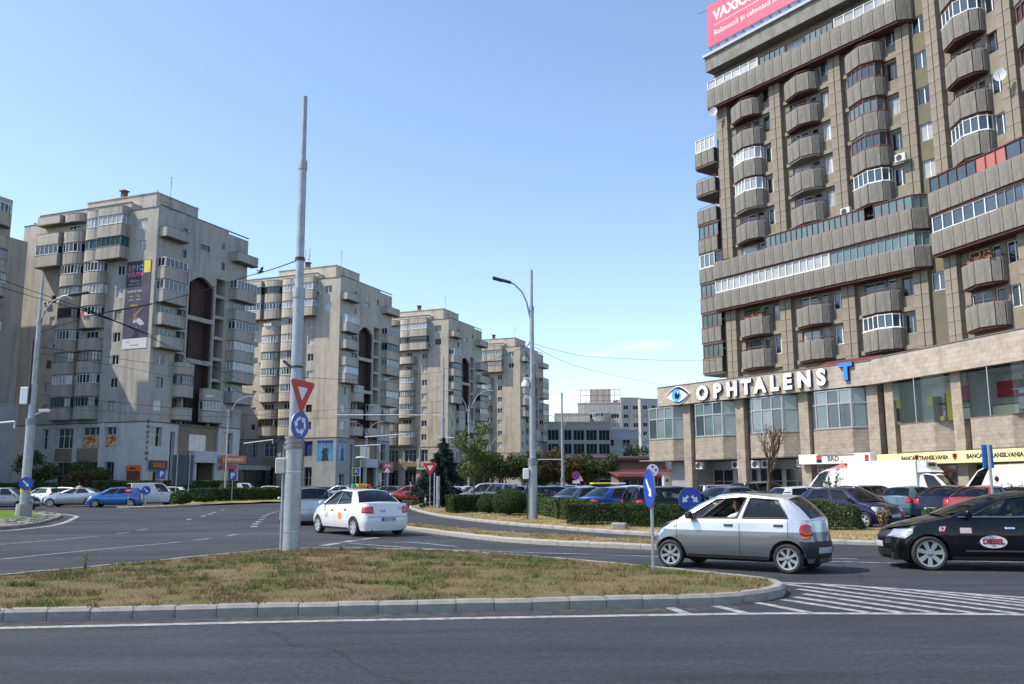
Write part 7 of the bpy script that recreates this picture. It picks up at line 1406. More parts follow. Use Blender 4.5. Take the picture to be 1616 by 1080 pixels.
def hatch():
    k = dict(L=4.05, W=1.72, belt=[(2.02, .66), (1.85, .76), (1.05, .94), (-1.45, 1.0), (-2.02, .98)], xAb=1.05, xAt=.32, xDt=-1.42, xDb=-1.84, zr=[(.32, 1.39), (-.3, 1.44), (-1.42, 1.37)], xf=1.25, xr=-1.24, wr=.30, Ra=.345, yr=.57, bowR=.1); k['wins'] = W2(k, (.83, -.08), (-.18, -1.35)); S = CarShape(**k)
    return build_car('hatch', S, std_det(S, P0, (.70, .98), (.50, .92), (.58, .80), (.40, .95), handles=[(.15, .80), (-.8, .84)], seams=[(.9, .3, .93), (-.03, .28, .95), (-1.05, .62, .97)], spokes=5, spw=.42))
def estate():
    k = dict(L=4.5, W=1.75, belt=[(2.25, .68), (2.08, .78), (1.25, .95), (-1.7, 1.02), (-2.25, 1.0)], xAb=1.25, xAt=.5, xDt=-1.95, xDb=-2.12, zr=[(.5, 1.42), (0, 1.48), (-1.95, 1.45)], xf=1.42, xr=-1.35, wr=.305, Ra=.35, yr=.60); k['wins'] = W2(k, (1.0, .08), (-.02, -1.0), (-1.12, -1.85)); S = CarShape(**k)
    return build_car('estate', S, std_det(S, P0, (.72, 1.0), (.55, .95), (.60, .80), (.42, .98), handles=[(.3, .82), (-.62, .84)], seams=[(1.1, .3, .94), (.03, .28, .96), (-1.08, .62, .98)], spokes=6, spw=.4))
def suv():
    k = dict(L=4.35, W=1.82, belt=[(2.17, .86), (2.0, .95), (1.2, 1.1), (-1.7, 1.16), (-2.17, 1.14)], xAb=1.15, xAt=.45, xDt=-1.85, xDb=-2.05, zr=[(.45, 1.60), (0, 1.66), (-1.85, 1.6)], xf=1.32, xr=-1.30, wr=.35, Ra=.40, yr=.62, sill=.33, low=.3); k['wins'] = W2(k, (.92, .0), (-.1, -1.02), (-1.14, -1.8)); S = CarShape(**k)
    return build_car('suv', S, std_det(S, P0, (.85, 1.1), (.6, .98), (.74, .94), (.42, .98), handles=[(.2, .96), (-.7, .98)], seams=[(1.0, .4, 1.08), (-.05, .38, 1.1), (-1.08, .75, 1.12)], spokes=5, spw=.4))
def mini():
    k = dict(L=3.50, W=1.50, belt=[(1.75, .60), (1.62, .72), (1.3, .86), (.95, .945), (0, .96), (-1.2, .975), (-1.75, .95)], xAb=1.0, xAt=.22, xDt=-1.12, xDb=-1.56, zr=[(.22, 1.37), (-.3, 1.43), (-1.12, 1.35)], xf=1.18, xr=-1.16, wr=.272, Ra=.335, yr=.53, bowF=.13, rcF=.30, rcR=.28, bowR=.12, hcr=.05, rcr=.055, sill=.23, v1=.88); k['wins'] = [q + (1,) if i == 1 else q for i, q in enumerate(W2(k, (.86, .55), (.53, -.20), (-.32, -1.22)))]; S = CarShape(**k); q_ = S.Q[-1]
    d = std_det(S, P0, (.62, .80), (.5, .8), (.62, .78), (.36, .85), handles=[(-.05, .85), (-1.02, .86)], seams=[(1.02, .28, .93), (-.27, .26, .955), (-1.2, .64, .96)], rim=.72, rim_m=ALU, spokes=7, spw=.30, bolts=True, tw=.17, mirror_m=BLK)
    d['lights'] = [('headlight', head_poly(.36, .82, .60, .76), HEADL, False), ('tail_light', [(.54, .68), (.70, .645), (.80, .70), (.82, .78), (.78, .88), (.66, .90), (.54, .86)], TAILR, True), ('indicator', [(.62, .63), (.74, .61), (.80, .66), (.70, .675), (.58, .69)], AMBER, True), ('side_indicator', rect(S.qx(1.08) - .025, S.qx(1.08) + .025, .80, .825), AMBER, False)]
    d['single'] = [('number_plate', rect(-.05, .42, .36, .47), PLATE, True), ('number_plate', rect(-.24, .24, .36, .46), PLATE, False)]
    d['bands'] = [('rear_bumper', -.86, .86, .24, .60, mat('bumper_black', (0.022, 0.023, 0.026), .6), True), ('front_bumper', -.80, .80, .22, .5, mat('bumper_grey', (0.11, 0.115, 0.125), .5), False)]
    return build_car('mini', S, d)
def smallvan():
    k = dict(L=4.15, W=1.75, belt=[(2.07, .74), (1.9, .86), (1.2, 1.05), (-1.7, 1.1), (-2.07, 1.1)], xAb=1.15, xAt=.55, xDt=-1.93, xDb=-2.0, zr=[(.55, 1.68), (.1, 1.76), (-1.93, 1.72)], xf=1.28, xr=-1.3, wr=.31, Ra=.36, yr=.68, bowR=.04, rcR=.12); k['wins'] = W2(k, (.95, .1)); S = CarShape(**k)
    return build_car('smallvan', S, std_det(S, P0, (.85, 1.15), (.62, .85), (.66, .88), (.42, .95), handles=[(.3, .92)], seams=[(1.05, .3, 1.04), (.02, .28, 1.06), (-.9, .4, 1.08)], rear_seats=False, spokes=6, spw=.5))
def van():
    k = dict(L=5.9, W=2.0, belt=[(2.95, .95), (2.75, 1.12), (2.25, 1.28), (-2.6, 1.32), (-2.95, 1.32)], xAb=2.2, xAt=1.35, xDt=-2.85, xDb=-2.9, zr=[(1.35, 2.22), (.75, 2.46), (-2.85, 2.5)], xf=1.95, xr=-1.55, wr=.35, Ra=.42, yr=.84, bowR=.03, rcR=.1, sill=.33, low=.3, rcr=.09, cbow=.22); k['wins'] = W2(k, (2.0, 1.15)); S = CarShape(**k)
    return build_car('van', S, std_det(S, P0, (1.0, 1.5), (.82, .98), (.85, 1.08), (.5, 1.1), handles=[(1.3, 1.1)], seams=[(2.1, .4, 1.27), (1.08, .38, 1.29), (-.4, .45, 1.3)], rear_seats=False, rear_glass=False, spokes=6, spw=.5))
def cab():
    k = dict(L=2.75, W=1.95, belt=[(1.37, .95), (1.2, 1.10), (.75, 1.25), (-1.1, 1.3), (-1.37, 1.3)], xAb=.7, xAt=-.1, xDt=-1.2, xDb=-1.25, zr=[(-.1, 2.05), (-.5, 2.15), (-1.2, 2.15)], xf=.45, xr=-9, wr=.35, Ra=.42, yr=.80, bowR=.03, rcR=.1, sill=.33, low=.3, cbow=.2); k['wins'] = W2(k, (.5, -.45)); S = CarShape(**k); d = std_det(S, P0, (1.0, 1.1), (.82, .98), (.85, 1.08), (.5, 1.1), handles=[(-.3, 1.1)], seams=[(.6, .4, 1.24), (-.55, .38, 1.26)], rear_seats=False, rear_glass=False, spokes=6, spw=.5); return build_car('cab', S, d)
for fn in (sedan, saloon, hatch, estate, suv, mini, smallvan, van, cab): TYPES[fn.__name__] = fn()
PNT = dict(white=paint('white', (0.64, 0.645, 0.65)), silver=paint('silver', (0.42, 0.43, 0.45), .7, .35), grey=paint('grey', (0.20, 0.21, 0.225), .6, .35), dgrey=paint('dark_grey', (0.06, 0.062, 0.068), .5), black=paint('black', (0.004, 0.004, 0.006), 0, .35, .55, .1), navy=paint('navy', (0.006, 0.006, 0.045), 0, .35, .6, .15), nblue=paint('night_blue', (0.006, 0.008, 0.032), 0, .35, .6, .15), blue=paint('blue', (0.012, 0.045, 0.30), .3), cblue=paint('bright_blue', (0.01, 0.13, 0.42), .35), steel=paint('steel_blue', (0.07, 0.11, 0.175), .5), teal=paint('teal', (0.10, 0.17, 0.21), .5), red=paint('red', (0.34, 0.012, 0.014)), maroon=paint('maroon', (0.12, 0.01, 0.02)), beige=paint('beige', (0.45, 0.43, 0.38), .4))
# ---- the three cars on the road
def two_tone():
    m = paint('two_tone_base', (0.50, 0.51, 0.53), .55, .32).copy(); m.name = 'paint_two_tone'; nt = m.node_tree; b = nt.nodes['Principled BSDF']; t = nt.nodes.new('ShaderNodeTexCoord'); sp = nt.nodes.new('ShaderNodeSeparateXYZ'); r = nt.nodes.new('ShaderNodeMapRange'); r.inputs[1].default_value = .742; r.inputs[2].default_value = .748; x = nt.nodes.new('ShaderNodeMix'); x.data_type = 'RGBA'; x.inputs[6].default_value = (0.17, 0.185, 0.205, 1); x.inputs[7].default_value = (0.60, 0.61, 0.63, 1); k = nt.links.new; k(t.outputs['Object'], sp.inputs[0]); k(sp.outputs['Z'], r.inputs[0]); k(r.outputs[0], x.inputs[0]); k(x.outputs[2], b.inputs['Base Color']); return m
MATIZ = place_car(TYPES['mini'], 'small silver and grey two-tone hatchback passing the near island', (4.5, 17.95), 145, two_tone(), name='small_hatchback', steer=4)
ob('lettering', text_mesh('CJ 08 KLM', .085, S_BLK), MATIZ, (-1.725, -.2 * 0 - .18, .415), R(-90)); b = MB(); b.tube([(-1.60, -.1, .99), (-1.50, -.32, 1.05)], .012, 5); b.tube([(-1.62, -.1, .93), (-1.6, -.1, .99)], .02, 6); ob('wiper', b.mesh('wiper', BLK), MATIZ); ob('roof_strip', MB().tube([(-.9, .46, 1.455), (0, .47, 1.47), (.15, .46, 1.44)], .012, 5).tube([(-.9, -.46, 1.455), (0, -.47, 1.47), (.15, -.46, 1.44)], .012, 5).mesh('roof_strip', BLK), MATIZ)
FLU = place_car(TYPES['saloon'], 'black taxi saloon with oval door sticker entering at the right edge', (9.58, 17.72), 167, PNT['black'], name='taxi', cat='taxi', steer=0)
LOG = place_car(TYPES['sedan'], 'white taxi saloon with roof sign beside the tall mast', (-5.2, 30.4), 127, PNT['white'], name='taxi', cat='taxi')
def side_sticker(car, ct, x, z, pts, m_, off=.012, nm='sticker'):
    S = ct['S']; q = S.qx(x); b = MB(); n = len(pts); c = S.surf(q, z, off); b.add([(p.x, p.y, p.z) for p in [S.surf(q - u, z + v, off) for u, v in pts]] + [tuple(c)], [(i, (i + 1) % n, n) for i in range(n)]); return ob(nm, b.mesh(nm, m_), car)
def side_text(car, ct, x, z, s, size, m_, off=.016, bold=0.0):
    S = ct['S']; me = text_mesh(s, size, m_, bold=bold); q = S.qx(x)
    for v in me.vertices: p = S.surf(q + v.co.x, z + v.co.z, off); v.co = p       # left side: reading direction runs to the rear
    return ob('lettering', me, car)
OVAL = [(.235 * math.cos(2 * PI * i / 28), .115 * math.sin(2 * PI * i / 28)) for i in range(28)]; OV2 = [(x * .93, z * .9) for x, z in OVAL]
RDK = mat('sticker_red', (0.30, 0.01, 0.03), .4); WST = mat('sticker_white', (0.66, 0.62, 0.64), .4)
fc = TYPES['saloon']; side_sticker(FLU, fc, .42, .545, OVAL, WST); side_text(FLU, fc, .42, .545, 'DIESEL', .125, RDK, bold=.008); side_text(FLU, fc, .42, .625, 'TAXI', .05, RDK); side_text(FLU, fc, .42, .465, '949', .05, RDK); side_text(FLU, fc, 1.28, .77, '67', .12, mat('sticker_pink', (0.62, 0.30, 0.36), .4), bold=.006); side_sticker(FLU, fc, .88, .75, [(-.1, -.05), (.1, -.05), (.1, .05), (-.1, .05)], mat('sticker_pale', (0.60, 0.45, 0.47), .4)); side_sticker(FLU, fc, -.72, .60, [(x * .5, z) for x, z in OVAL], mat('sticker_orange', (0.7, 0.2, 0.02), .4))
S_ = fc['S']; b = MB(); b.tube([S_.beltpt(x) + Vector((0, .012, .012)) for x in np.linspace(1.0, -1.6, 18)], .011, 5); b.tube([Vector((p.x, -p.y, p.z)) for p in [S_.beltpt(x) + Vector((0, .012, .012)) for x in np.linspace(1.0, -1.6, 18)]], .011, 5); ob('chrome_strip', b.mesh('chrome_strip', CHR), FLU)
b = MB()
for i in range(16): x = .95 - i * .13; q = S_.qx(x); 
qs = [S_.qx(.9 - i * .12) for i in range(17)]; b.add([tuple(S_.surf(q, .36, .012)) for q in qs] + [tuple(S_.surf(q, .39, .016)) for q in qs], [(i, i + 1, 17 + i + 1, 17 + i) for i in range(16)]); ob('door_moulding', b.mesh('door_moulding', mat('moulding', (0.20, 0.21, 0.24), .25, .5)), FLU)
lc = TYPES['sedan']; side_text(LOG, lc, .62, .70, 'CLUJ', .12, mat('sticker_red2', (0.5, 0.05, 0.08), .4)); side_text(LOG, lc, .62, .60, 'TAXI', .10, mat('sticker_red2', (0.5, 0.05, 0.08), .4)); side_sticker(LOG, lc, -.38, .64, circ(.115, 22), mat('sticker_orange2', (0.75, 0.25, 0.02), .4)); 
sl = lc['S']; zz = lambda y, z: sl.surf(sl.Q[-1] - abs(y), z, .014)
for s, y, z, sz in (('CJ 16 UFA', 0.0, .54, .10), ('940', .22, .80, .12), ('949', -.45, .87, .09)):
    me = text_mesh(s, sz, S_BLK if z < .6 else mat('sticker_red2', (0.5, 0.05, 0.08), .4)); ob('lettering', me, LOG, (zz(y, z).x - .004, y, z), R(-90))
TS = ob('roof_sign', MB().bbox(-.09, .09, -.2, .2, 0, .13, .03).mesh('roof_sign', mat('taxi_yellow', (0.70, 0.45, 0.03), .4)), LOG, (-.15, 0, 1.525)); ob('end_lamp', MB().bbox(-.085, .085, .2, .34, 0.005, .125, .03).mesh('end_lamp', mat('taxi_green', (0.01, 0.22, 0.08), .3)), TS); ob('end_lamp', MB().bbox(-.085, .085, -.34, -.2, .005, .125, .03).mesh('end_lamp', mat('taxi_red', (0.45, 0.02, 0.02), .3)), TS); ob('lettering', text_mesh('TAXI', .12, S_BLK, bold=.004), TS, (-.093, 0, .065), R(-90))
b = MB(); p = sl.surf(sl.Q[-1], .54, .02); b.box(p.x - .002, p.x + .002, .2, .26, .485, .595); ob('plate_band', b.mesh('plate_band', PLBL), LOG)
# ---- other cars: (type, colour, x, y, heading, label)
def gx(px, Y): return (px - 808) / 1417 * Y
CARS = [('estate', 'silver', 482, 38.5, 112, 'silver estate car driving away, half hidden by the tall mast'),
 ('estate', 'nblue', 872, 47, 28, 'dark blue estate parked right of the lamp mast'), ('sedan', 'steel', 925, 43.5, 33, 'steel blue saloon parked left of the bright blue one'), ('sedan', 'blue', 975, 40, 33, 'bright blue saloon behind the middle hedge'), ('estate', 'black', 1062, 37.5, 22, 'black estate parked behind the two-arrow sign'),
 ('sedan', 'steel', 1155, 38.5, 30, 'blue-grey saloon behind the silver hatchback roof'), ('suv', 'dgrey', 1205, 51, 25, 'dark grey off-roader parked left of the bare tree trunk'), ('hatch', 'white', 1268, 43, 20, 'white hatchback parked right of the bare tree'), ('hatch', 'navy', 1336, 33.8, -58, 'navy hatchback facing the road behind the overgrown hedge'),
 ('estate', 'grey', 1372, 47, 38, 'grey estate behind the navy hatchback'), ('hatch', 'teal', 1440, 42.5, 40, 'teal hatchback parked right of the navy hatchback'), ('sedan', 'nblue', 1500, 39, 40, 'night blue saloon with white tail lamps behind the low hedge'), ('sedan', 'red', 1553, 35.5, 38, 'red saloon parked behind the black taxi'), ('hatch', 'maroon', 1622, 42, 35, 'maroon hatchback at the right edge behind the flowering shrub'),
 ('estate', 'silver', 1150, 59, 10, 'silver estate far back in the car park before the podium'), ('estate', 'black', 960, 62, 8, 'black estate with a yellow roof load in the middle distance'), ('hatch', 'red', 935, 70, 5, 'small red car behind the yellow roof load'), ('hatch', 'white', 1005, 72, 12, 'pale hatchback right of the yellow roof load'),
 ('hatch', 'white', 706, 64, 62, 'white hatchback left of the young tree trunk'), ('hatch', 'white', 735, 68, 62, 'second white hatchback behind the young tree trunk'), ('suv', 'grey', 768, 57, 172, 'grey off-roader with a spare wheel right of the young tree'), ('estate', 'silver', 815, 63, 20, 'silver car behind the largest round bush'), ('hatch', 'beige', 842, 75, 20, 'pale car partly hidden by the lamp mast'), ('hatch', 'steel', 905, 78, 10, 'steel blue car below the no-parking sign'),
 ('saloon', 'black', 679, 76, 100, 'black saloon seen from behind left of the yield post'), ('sedan', 'red', 648, 82, 172, 'red saloon behind the right end of the long hedge'), ('hatch', 'dgrey', 608, 84, 175, 'dark hatchback left of the red saloon'), ('sedan', 'silver', 537, 92, 172, 'silver car behind the long hedge, above the taxi bonnet'), ('hatch', 'steel', 575, 93, 8, 'blue-grey car behind the long hedge, above the taxi roof'), ('hatch', 'steel', 492, 90, 5, 'blue car behind the long hedge just right of the tall mast'),
 ('sedan', 'grey', 12, 61, 2, 'grey saloon cut by the left edge behind the yellow-banded mast'), ('hatch', 'white', 72, 74, 150, 'white hatchback behind the yellow-banded mast'), ('saloon', 'silver', 120, 69, 186, 'silver saloon facing left before the first tower'), ('hatch', 'cblue', 184, 67.5, 190, 'blue hatchback facing left beside the no-entry sign'), ('smallvan', 'white', 243, 72, 40, 'white delivery van behind the blue arrow sign'), ('saloon', 'dgrey', 312, 100, 186, 'dark saloon behind the left part of the long hedge'),
 ('hatch', 'white', 345, 103, 184, 'white hatchback with open boot shape behind the twin lamp foot'), ('smallvan', 'white', 386, 102, 5, 'small white van behind the middle of the long hedge'), ('hatch', 'white', 420, 104, 184, 'white car left of the tall mast behind the hedge'), ('hatch', 'silver', 100, 84, 170, 'silver car far behind the silver saloon'), ('hatch', 'white', 263, 84, 190, 'white car right of the delivery van')]
for i, (tp, cl, px, Y, an, lb) in enumerate(CARS): place_car(TYPES[tp], lb, (gx(px, Y), Y), an, PNT[cl], group='cars parked round the square' if i else None, name='parked_car' if i else 'estate_car')
o = thing('roof_load', 'yellow and white roof load on the black estate', 'load', (gx(957, 62), 62, 1.56), R(8)); ob('board', MB().bbox(-1.1, .2, -.5, .5, 0, .12, .03).mesh('board', mat('load_yellow', (0.72, 0.58, 0.08), .5)), o); ob('board', MB().bbox(.22, 1.2, -.5, .5, .0, .1, .03).mesh('board', WHITEP), o)
o = thing('spare_wheel', 'spare wheel cover on the back of the grey off-roader', 'wheel', (gx(768, 57) + 2.27, 57 - .28, .95), R(172)); ob('cover', MB().tube([(-.1, 0, 0), (0.06, 0, 0)], .36, 20).mesh('cover', mat('spare_cover', (0.35, 0.36, 0.37), .4)), o)
# vans and the refrigerated truck
place_car(TYPES['van'], 'tall white van parked nose-left behind the leafy shrub', (gx(1335, 57), 57.2), 123, PNT['white'], cat='van', name='delivery_van'); place_car(TYPES['van'], 'tall white van parked nose-left at the right edge', (gx(1600, 46.5), 46.8), 108, PNT['white'], cat='van', name='delivery_van')
tr_ang = -50; TR = place_car(TYPES['cab'], 'white refrigerated box truck parked before the podium', (25.05, 52.3), tr_ang, PNT['white'], cat='truck', name='box_truck')
WB = mat('box_white', (0.74, 0.74, 0.74), .45, col2=(0.66, 0.66, 0.65), scale=.7); ob('cargo_box', MB().bbox(-5.35, -1.02, -1.02, 1.02, .85, 2.92, .03).mesh('cargo_box', WB), TR); b = MB(); b.add([(-1.0, -.95, 2.2), (-1.0, .95, 2.2), (-1.0, .95, 2.88), (-1.0, -.95, 2.88), (-.2, -.75, 2.22), (-.2, .75, 2.22)], [(0, 1, 2, 3), (0, 4, 5, 1), (3, 2, 5, 4), (0, 3, 4), (1, 5, 2)]); ob('wind_deflector', b.mesh('wind_deflector', WB), TR)
RU = ob('refrigeration_unit', MB().bbox(-.98, -.55, -.7, .7, 2.5, 2.86, .04).mesh('refrigeration_unit', WHITEP), TR); ob('grille', MB().box(-.545, -.535, -.45, .45, 2.58, 2.76).mesh('grille', BLK), RU); ob('chassis', MB().box(-5.2, -.9, -.5, .5, .5, .83).mesh('chassis', BLK), TR)
for sd in (1, -1): 
    w_ = ob('wheel', TYPES['cab']['tyre'], TR, (-3.6, sd * .86, .346), PI if sd < 0 else 0); ob('rim', TYPES['cab']['rim'], w_)
# the cab prototype carries no rear axle of its own
for c_ in list(TR.children):
    if c_.name.startswith('wheel') and abs(c_.location.x) > 8:
        for g_ in list(c_.children): bpy.data.objects.remove(g_)
        bpy.data.objects.remove(c_)
# ================================================================== people
SKIN = mat('skin', (0.48, 0.27, 0.19), .6); 
def skin_mesh(name, verts, edges, radii, m_, sub=1, root=0):
    me = bpy.data.meshes.new(name); me.from_pydata(verts, edges, []); o = bpy.data.objects.new(name, me); TXS.collection.objects.link(o); md = o.modifiers.new('s', 'SKIN'); md.use_smooth_shade = True
    for i, r in enumerate(radii): sv = me.skin_vertices[0].data[i]; sv.radius = (r, r) if not isinstance(r, tuple) else r; sv.use_root = i == root
    ss = o.modifiers.new('d', 'SUBSURF'); ss.levels = sub; ss.render_levels = sub; vl = TXS.view_layers[0]; vl.update(); out = bpy.data.meshes.new_from_object(o.evaluated_get(vl.depsgraph)); out.materials.clear(); out.materials.append(m_); bpy.data.objects.remove(o); out.polygons.foreach_set('use_smooth', [True] * len(out.polygons)); return out
def person(label, loc, rz, pose, shirt, trousers, hair=(0.03, 0.02, 0.015), long_hair=False, glasses=False, fingers=False):
    """pose: dict of joints (metres, facing +x, y left); body is one skinned surface, clothes are slightly larger shells"""
    o = thing('person', label, 'person', loc, rz); J = {k: Vector(v) for k, v in pose.items()}; ids = {}; V, Rr, E = [], [], []
    def add(k, p, r): ids[k] = len(V); V.append(tuple(p)); Rr.append(r)
    add('pel', J['pel'], .125); add('belly', J['pel'].lerp(J['chest'], .5), .12); add('chest', J['chest'], .135); add('neck', J['neck'], .055); add('head0', J['neck'].lerp(J['head'], .55), .062); E += [(0, 1), (1, 2), (2, 3), (3, 4)]
    for s in 'lr':
        add('sh' + s, J['sh' + s], .062); add('el' + s, J['el' + s], .043); add('wr' + s, J['wr' + s], .028); d = (J['wr' + s] - J['el' + s]).normalized(); add('pm' + s, J['wr' + s] + d * .07, (.038, .02)); E += [(ids['chest'], ids['sh' + s]), (ids['sh' + s], ids['el' + s]), (ids['el' + s], ids['wr' + s]), (ids['wr' + s], ids['pm' + s])]
        add('hp' + s, J['hp' + s], .095); add('kn' + s, J['kn' + s], .062); add('an' + s, J['an' + s], .042); add('to' + s, J['an' + s] + Vector((.16, 0, -.045)), .038); E += [(0, ids['hp' + s]), (ids['hp' + s], ids['kn' + s]), (ids['kn' + s], ids['an' + s]), (ids['an' + s], ids['to' + s])]
        side = Vector((0, 1 if s == 'l' else -1, 0)); b2 = J['wr' + s] + d * .08; up = d.cross(side).normalized() if abs(d.dot(side)) < .95 else Vector((0, 0, 1)); acr = up.cross(d).normalized()
        if fingers:
            curl = Vector(pose.get('curl', (0, 0, -1)))
            for i, (of, L) in enumerate(((-.03, .075), (-.01, .085), (.01, .08), (.028, .065))): a = b2 + acr * of; m = a + d * L * .5 + curl * .012; e = a + d * L * .75 + curl * .045; n0 = len(V); V.extend([tuple(m), tuple(e)]); Rr.extend([.0095, .008]); E.extend([(ids['pm' + s], n0), (n0, n0 + 1)])
            a = J['wr' + s] + d * .04 + acr * .035; n0 = len(V); V.extend([tuple(a + d * .03), tuple(a + d * .06 + curl * .03)]); Rr.extend([.011, .009]); E.extend([(ids['wr' + s], n0), (n0, n0 + 1)])
    ob('body', skin_mesh('body', V, E, Rr, SKIN, 1), o)
    # head: shaped ellipsoid with brow, nose, chin, ears, eyes, mouth
    bm = bmesh.new(); bmesh.ops.create_uvsphere(bm, u_segments=18, v_segments=14, radius=1); hh = .118
    for v in bm.verts:
        x, y, z = v.co; jaw = 1 - .22 * max(0, -z); v.co = Vector((x * .098 * (1 + .04 * max(0, -z)), y * .076 * jaw, z * hh))
        if x > .75 and abs(y) < .3 and -.25 < z < .12: v.co.x += .018 * (1 - abs(y) / .3)
        if x > .7 and .1 < z < .35 and abs(y) < .6: v.co.x -= .006
    me = bpy.data.meshes.new('head'); bm.to_mesh(me); bm.free(); me.materials.append(SKIN); me.polygons.foreach_set('use_smooth', [True] * len(me.polygons)); ht = pose.get('turn', 0); hd = ob('head', me, o, J['head'], ht)
    b = MB(); b.add([(-.02, .072, -.03), (.02, .078, -.03), (.02, .08, .03), (-.02, .09, .03), (0, .07, 0)], [(0, 1, 4), (1, 2, 4), (2, 3, 4), (3, 0, 4)]); b.add([(-.02, -.072, -.03), (.02, -.078, -.03), (.02, -.08, .03), (-.02, -.09, .03), (0, -.07, 0)], [(0, 1, 4), (1, 2, 4), (2, 3, 4), (3, 0, 4)]); ob('ears', b.mesh('ears', SKIN), hd)
    b = MB()
    for y in (.03, -.03): b.box(.083, .092, y - .013, y + .013, .004, .016)
    b.box(.088, .097, -.022, .022, -.062, -.054); ob('features', b.mesh('features', mat('face_dark', (0.06, 0.03, 0.025), .6)), hd)
    if glasses: ob('glasses', MB().box(.097, .1, .008, .052, -.012, .026).box(.097, .1, -.052, -.008, -.012, .026).tube([(.098, .052, .012), (.0, .082, .012)], .004, 4).tube([(.098, -.052, .012), (.0, -.082, .012)], .004, 4).mesh('glasses', BLK), hd)
    bm = bmesh.new(); bmesh.ops.create_uvsphere(bm, u_segments=16, v_segments=12, radius=1)
    for v in bm.verts:
        x, y, z = v.co; face = x > .25 and z < .52; k = 1.09 if not face else .90; v.co = Vector((x * .098 * k - (.012 if not face else .02), y * .078 * k * 1.04, z * hh * k + .008))
        if z < -.15 and not long_hair: v.co *= .88
        if long_hair and z < 0 and x < .2: v.co.z *= 1.5
    me = bpy.data.meshes.new('hair'); bm.to_mesh(me); bm.free(); me.materials.append(mat('hair%.3f' % sum(hair), hair, .8, col2=tuple(c * 1.8 for c in hair), scale=40)); me.polygons.foreach_set('use_smooth', [True] * len(me.polygons)); ob('hair', me, hd)
    def shell(nm, keys, edges, gr, c):
        vv = [J[k] if k in J else Vector(V[ids[k]]) for k in keys]; ix = {k: i for i, k in enumerate(keys)}; ob(nm, skin_mesh(nm, [tuple(v) for v in vv], [(ix[a], ix[d]) for a, d in edges], gr, mat('cloth%.2f%.2f%.2f' % c, c, .85, col2=tuple(x * .8 for x in c), scale=14), 1), o)
    J2 = {('cf' + s): J['sh' + s].lerp(J['el' + s], .8) for s in 'lr'}; J.update(J2); J['belly'] = J['pel'].lerp(J['chest'], .5); J['waist'] = J['pel'] + Vector((0, 0, .02)); J['collar'] = J['neck'].lerp(J['chest'], .25)
    shell('shirt', ['waist', 'belly', 'chest', 'collar', 'shl', 'cfl', 'shr', 'cfr'], [('waist', 'belly'), ('belly', 'chest'), ('chest', 'collar'), ('chest', 'shl'), ('shl', 'cfl'), ('chest', 'shr'), ('shr', 'cfr')], [.145, .14, .158, .07, .082, .06, .082, .06], shirt)
    shell('trousers', ['pel', 'hpl', 'knl', 'anl', 'hpr', 'knr', 'anr'], [('pel', 'hpl'), ('hpl', 'knl'), ('knl', 'anl'), ('pel', 'hpr'), ('hpr', 'knr'), ('knr', 'anr')], [.14, .112, .078, .06, .112, .078, .06], trousers)
    b = MB()
    for s in 'lr': a = J['an' + s]; b.bbox(a.x - .07, a.x + .19, a.y - .045, a.y + .045, a.z - .09, a.z - .005, .02)
    ob('shoes', b.mesh('shoes', BLK), o); return o
def standing(step=.0, arm=.0): return dict(pel=(0, 0, .93), chest=(.0, 0, 1.28), neck=(.0, 0, 1.46), head=(.02, 0, 1.62), shl=(0, .18, 1.40), shr=(0, -.18, 1.40), ell=(-.04 + arm, .22, 1.13), elr=(-.04 - arm, -.22, 1.13), wrl=(.04 + arm * 2, .22, .90), wrr=(.04 - arm * 2, -.22, .90), hpl=(0, .09, .88), hpr=(0, -.09, .88), knl=(.03 + step, .09, .48), knr=(.03 - step, -.09, .48), anl=(step * 1.6, .09, .09), anr=(-step * 2.2, -.09, .09))
def seated(): return dict(pel=(0, 0, .62), chest=(-.12, 0, .93), neck=(-.15, 0, 1.08), head=(-.12, 0, 1.235), shl=(-.13, .17, 1.03), shr=(-.13, -.17, 1.03), ell=(.10, .24, .86), elr=(.08, -.20, .84), wrl=(.33, .17, .965), wrr=(.30, -.12, .93), hpl=(.02, .09, .60), hpr=(.02, -.09, .60), knl=(.40, .10, .66), knr=(.40, -.10, .66), anl=(.62, .10, .36), anr=(.62, -.10, .36), curl=(.2, -1, -.3))
def in_car(car, x, y): M_ = car.matrix_basis; return M_ @ Vector((x, y, 0)), car.rotation_euler.z
p, rz = in_car(MATIZ, .02, .34); person('driver in a white top and glasses with both hands on the wheel', p, rz, seated(), (0.66, 0.66, 0.68), (0.05, 0.06, 0.09), (0.02, 0.014, 0.012), glasses=True, fingers=True, long_hair=True)
p, rz = in_car(FLU, -.02, .36); person('taxi driver in a dark red top inside the black taxi', p, rz, seated(), (0.16, 0.04, 0.03), (0.03, 0.03, 0.04), (0.02, 0.015, 0.01), fingers=True)
p, rz = in_car(LOG, .05, .36); person('taxi driver in a dark shirt inside the white taxi', p, rz, seated(), (0.05, 0.05, 0.06), (0.03, 0.03, 0.04))
man = person('man in a white T-shirt standing before the white van at right', (gx(1572, 42.5), 42.5, .02), R(20), standing(.05, .04), (0.62, 0.62, 0.64), (0.05, 0.06, 0.1), (0.03, 0.022, 0.016), fingers=True); man.scale = (1.08, 1.08, 1.08)
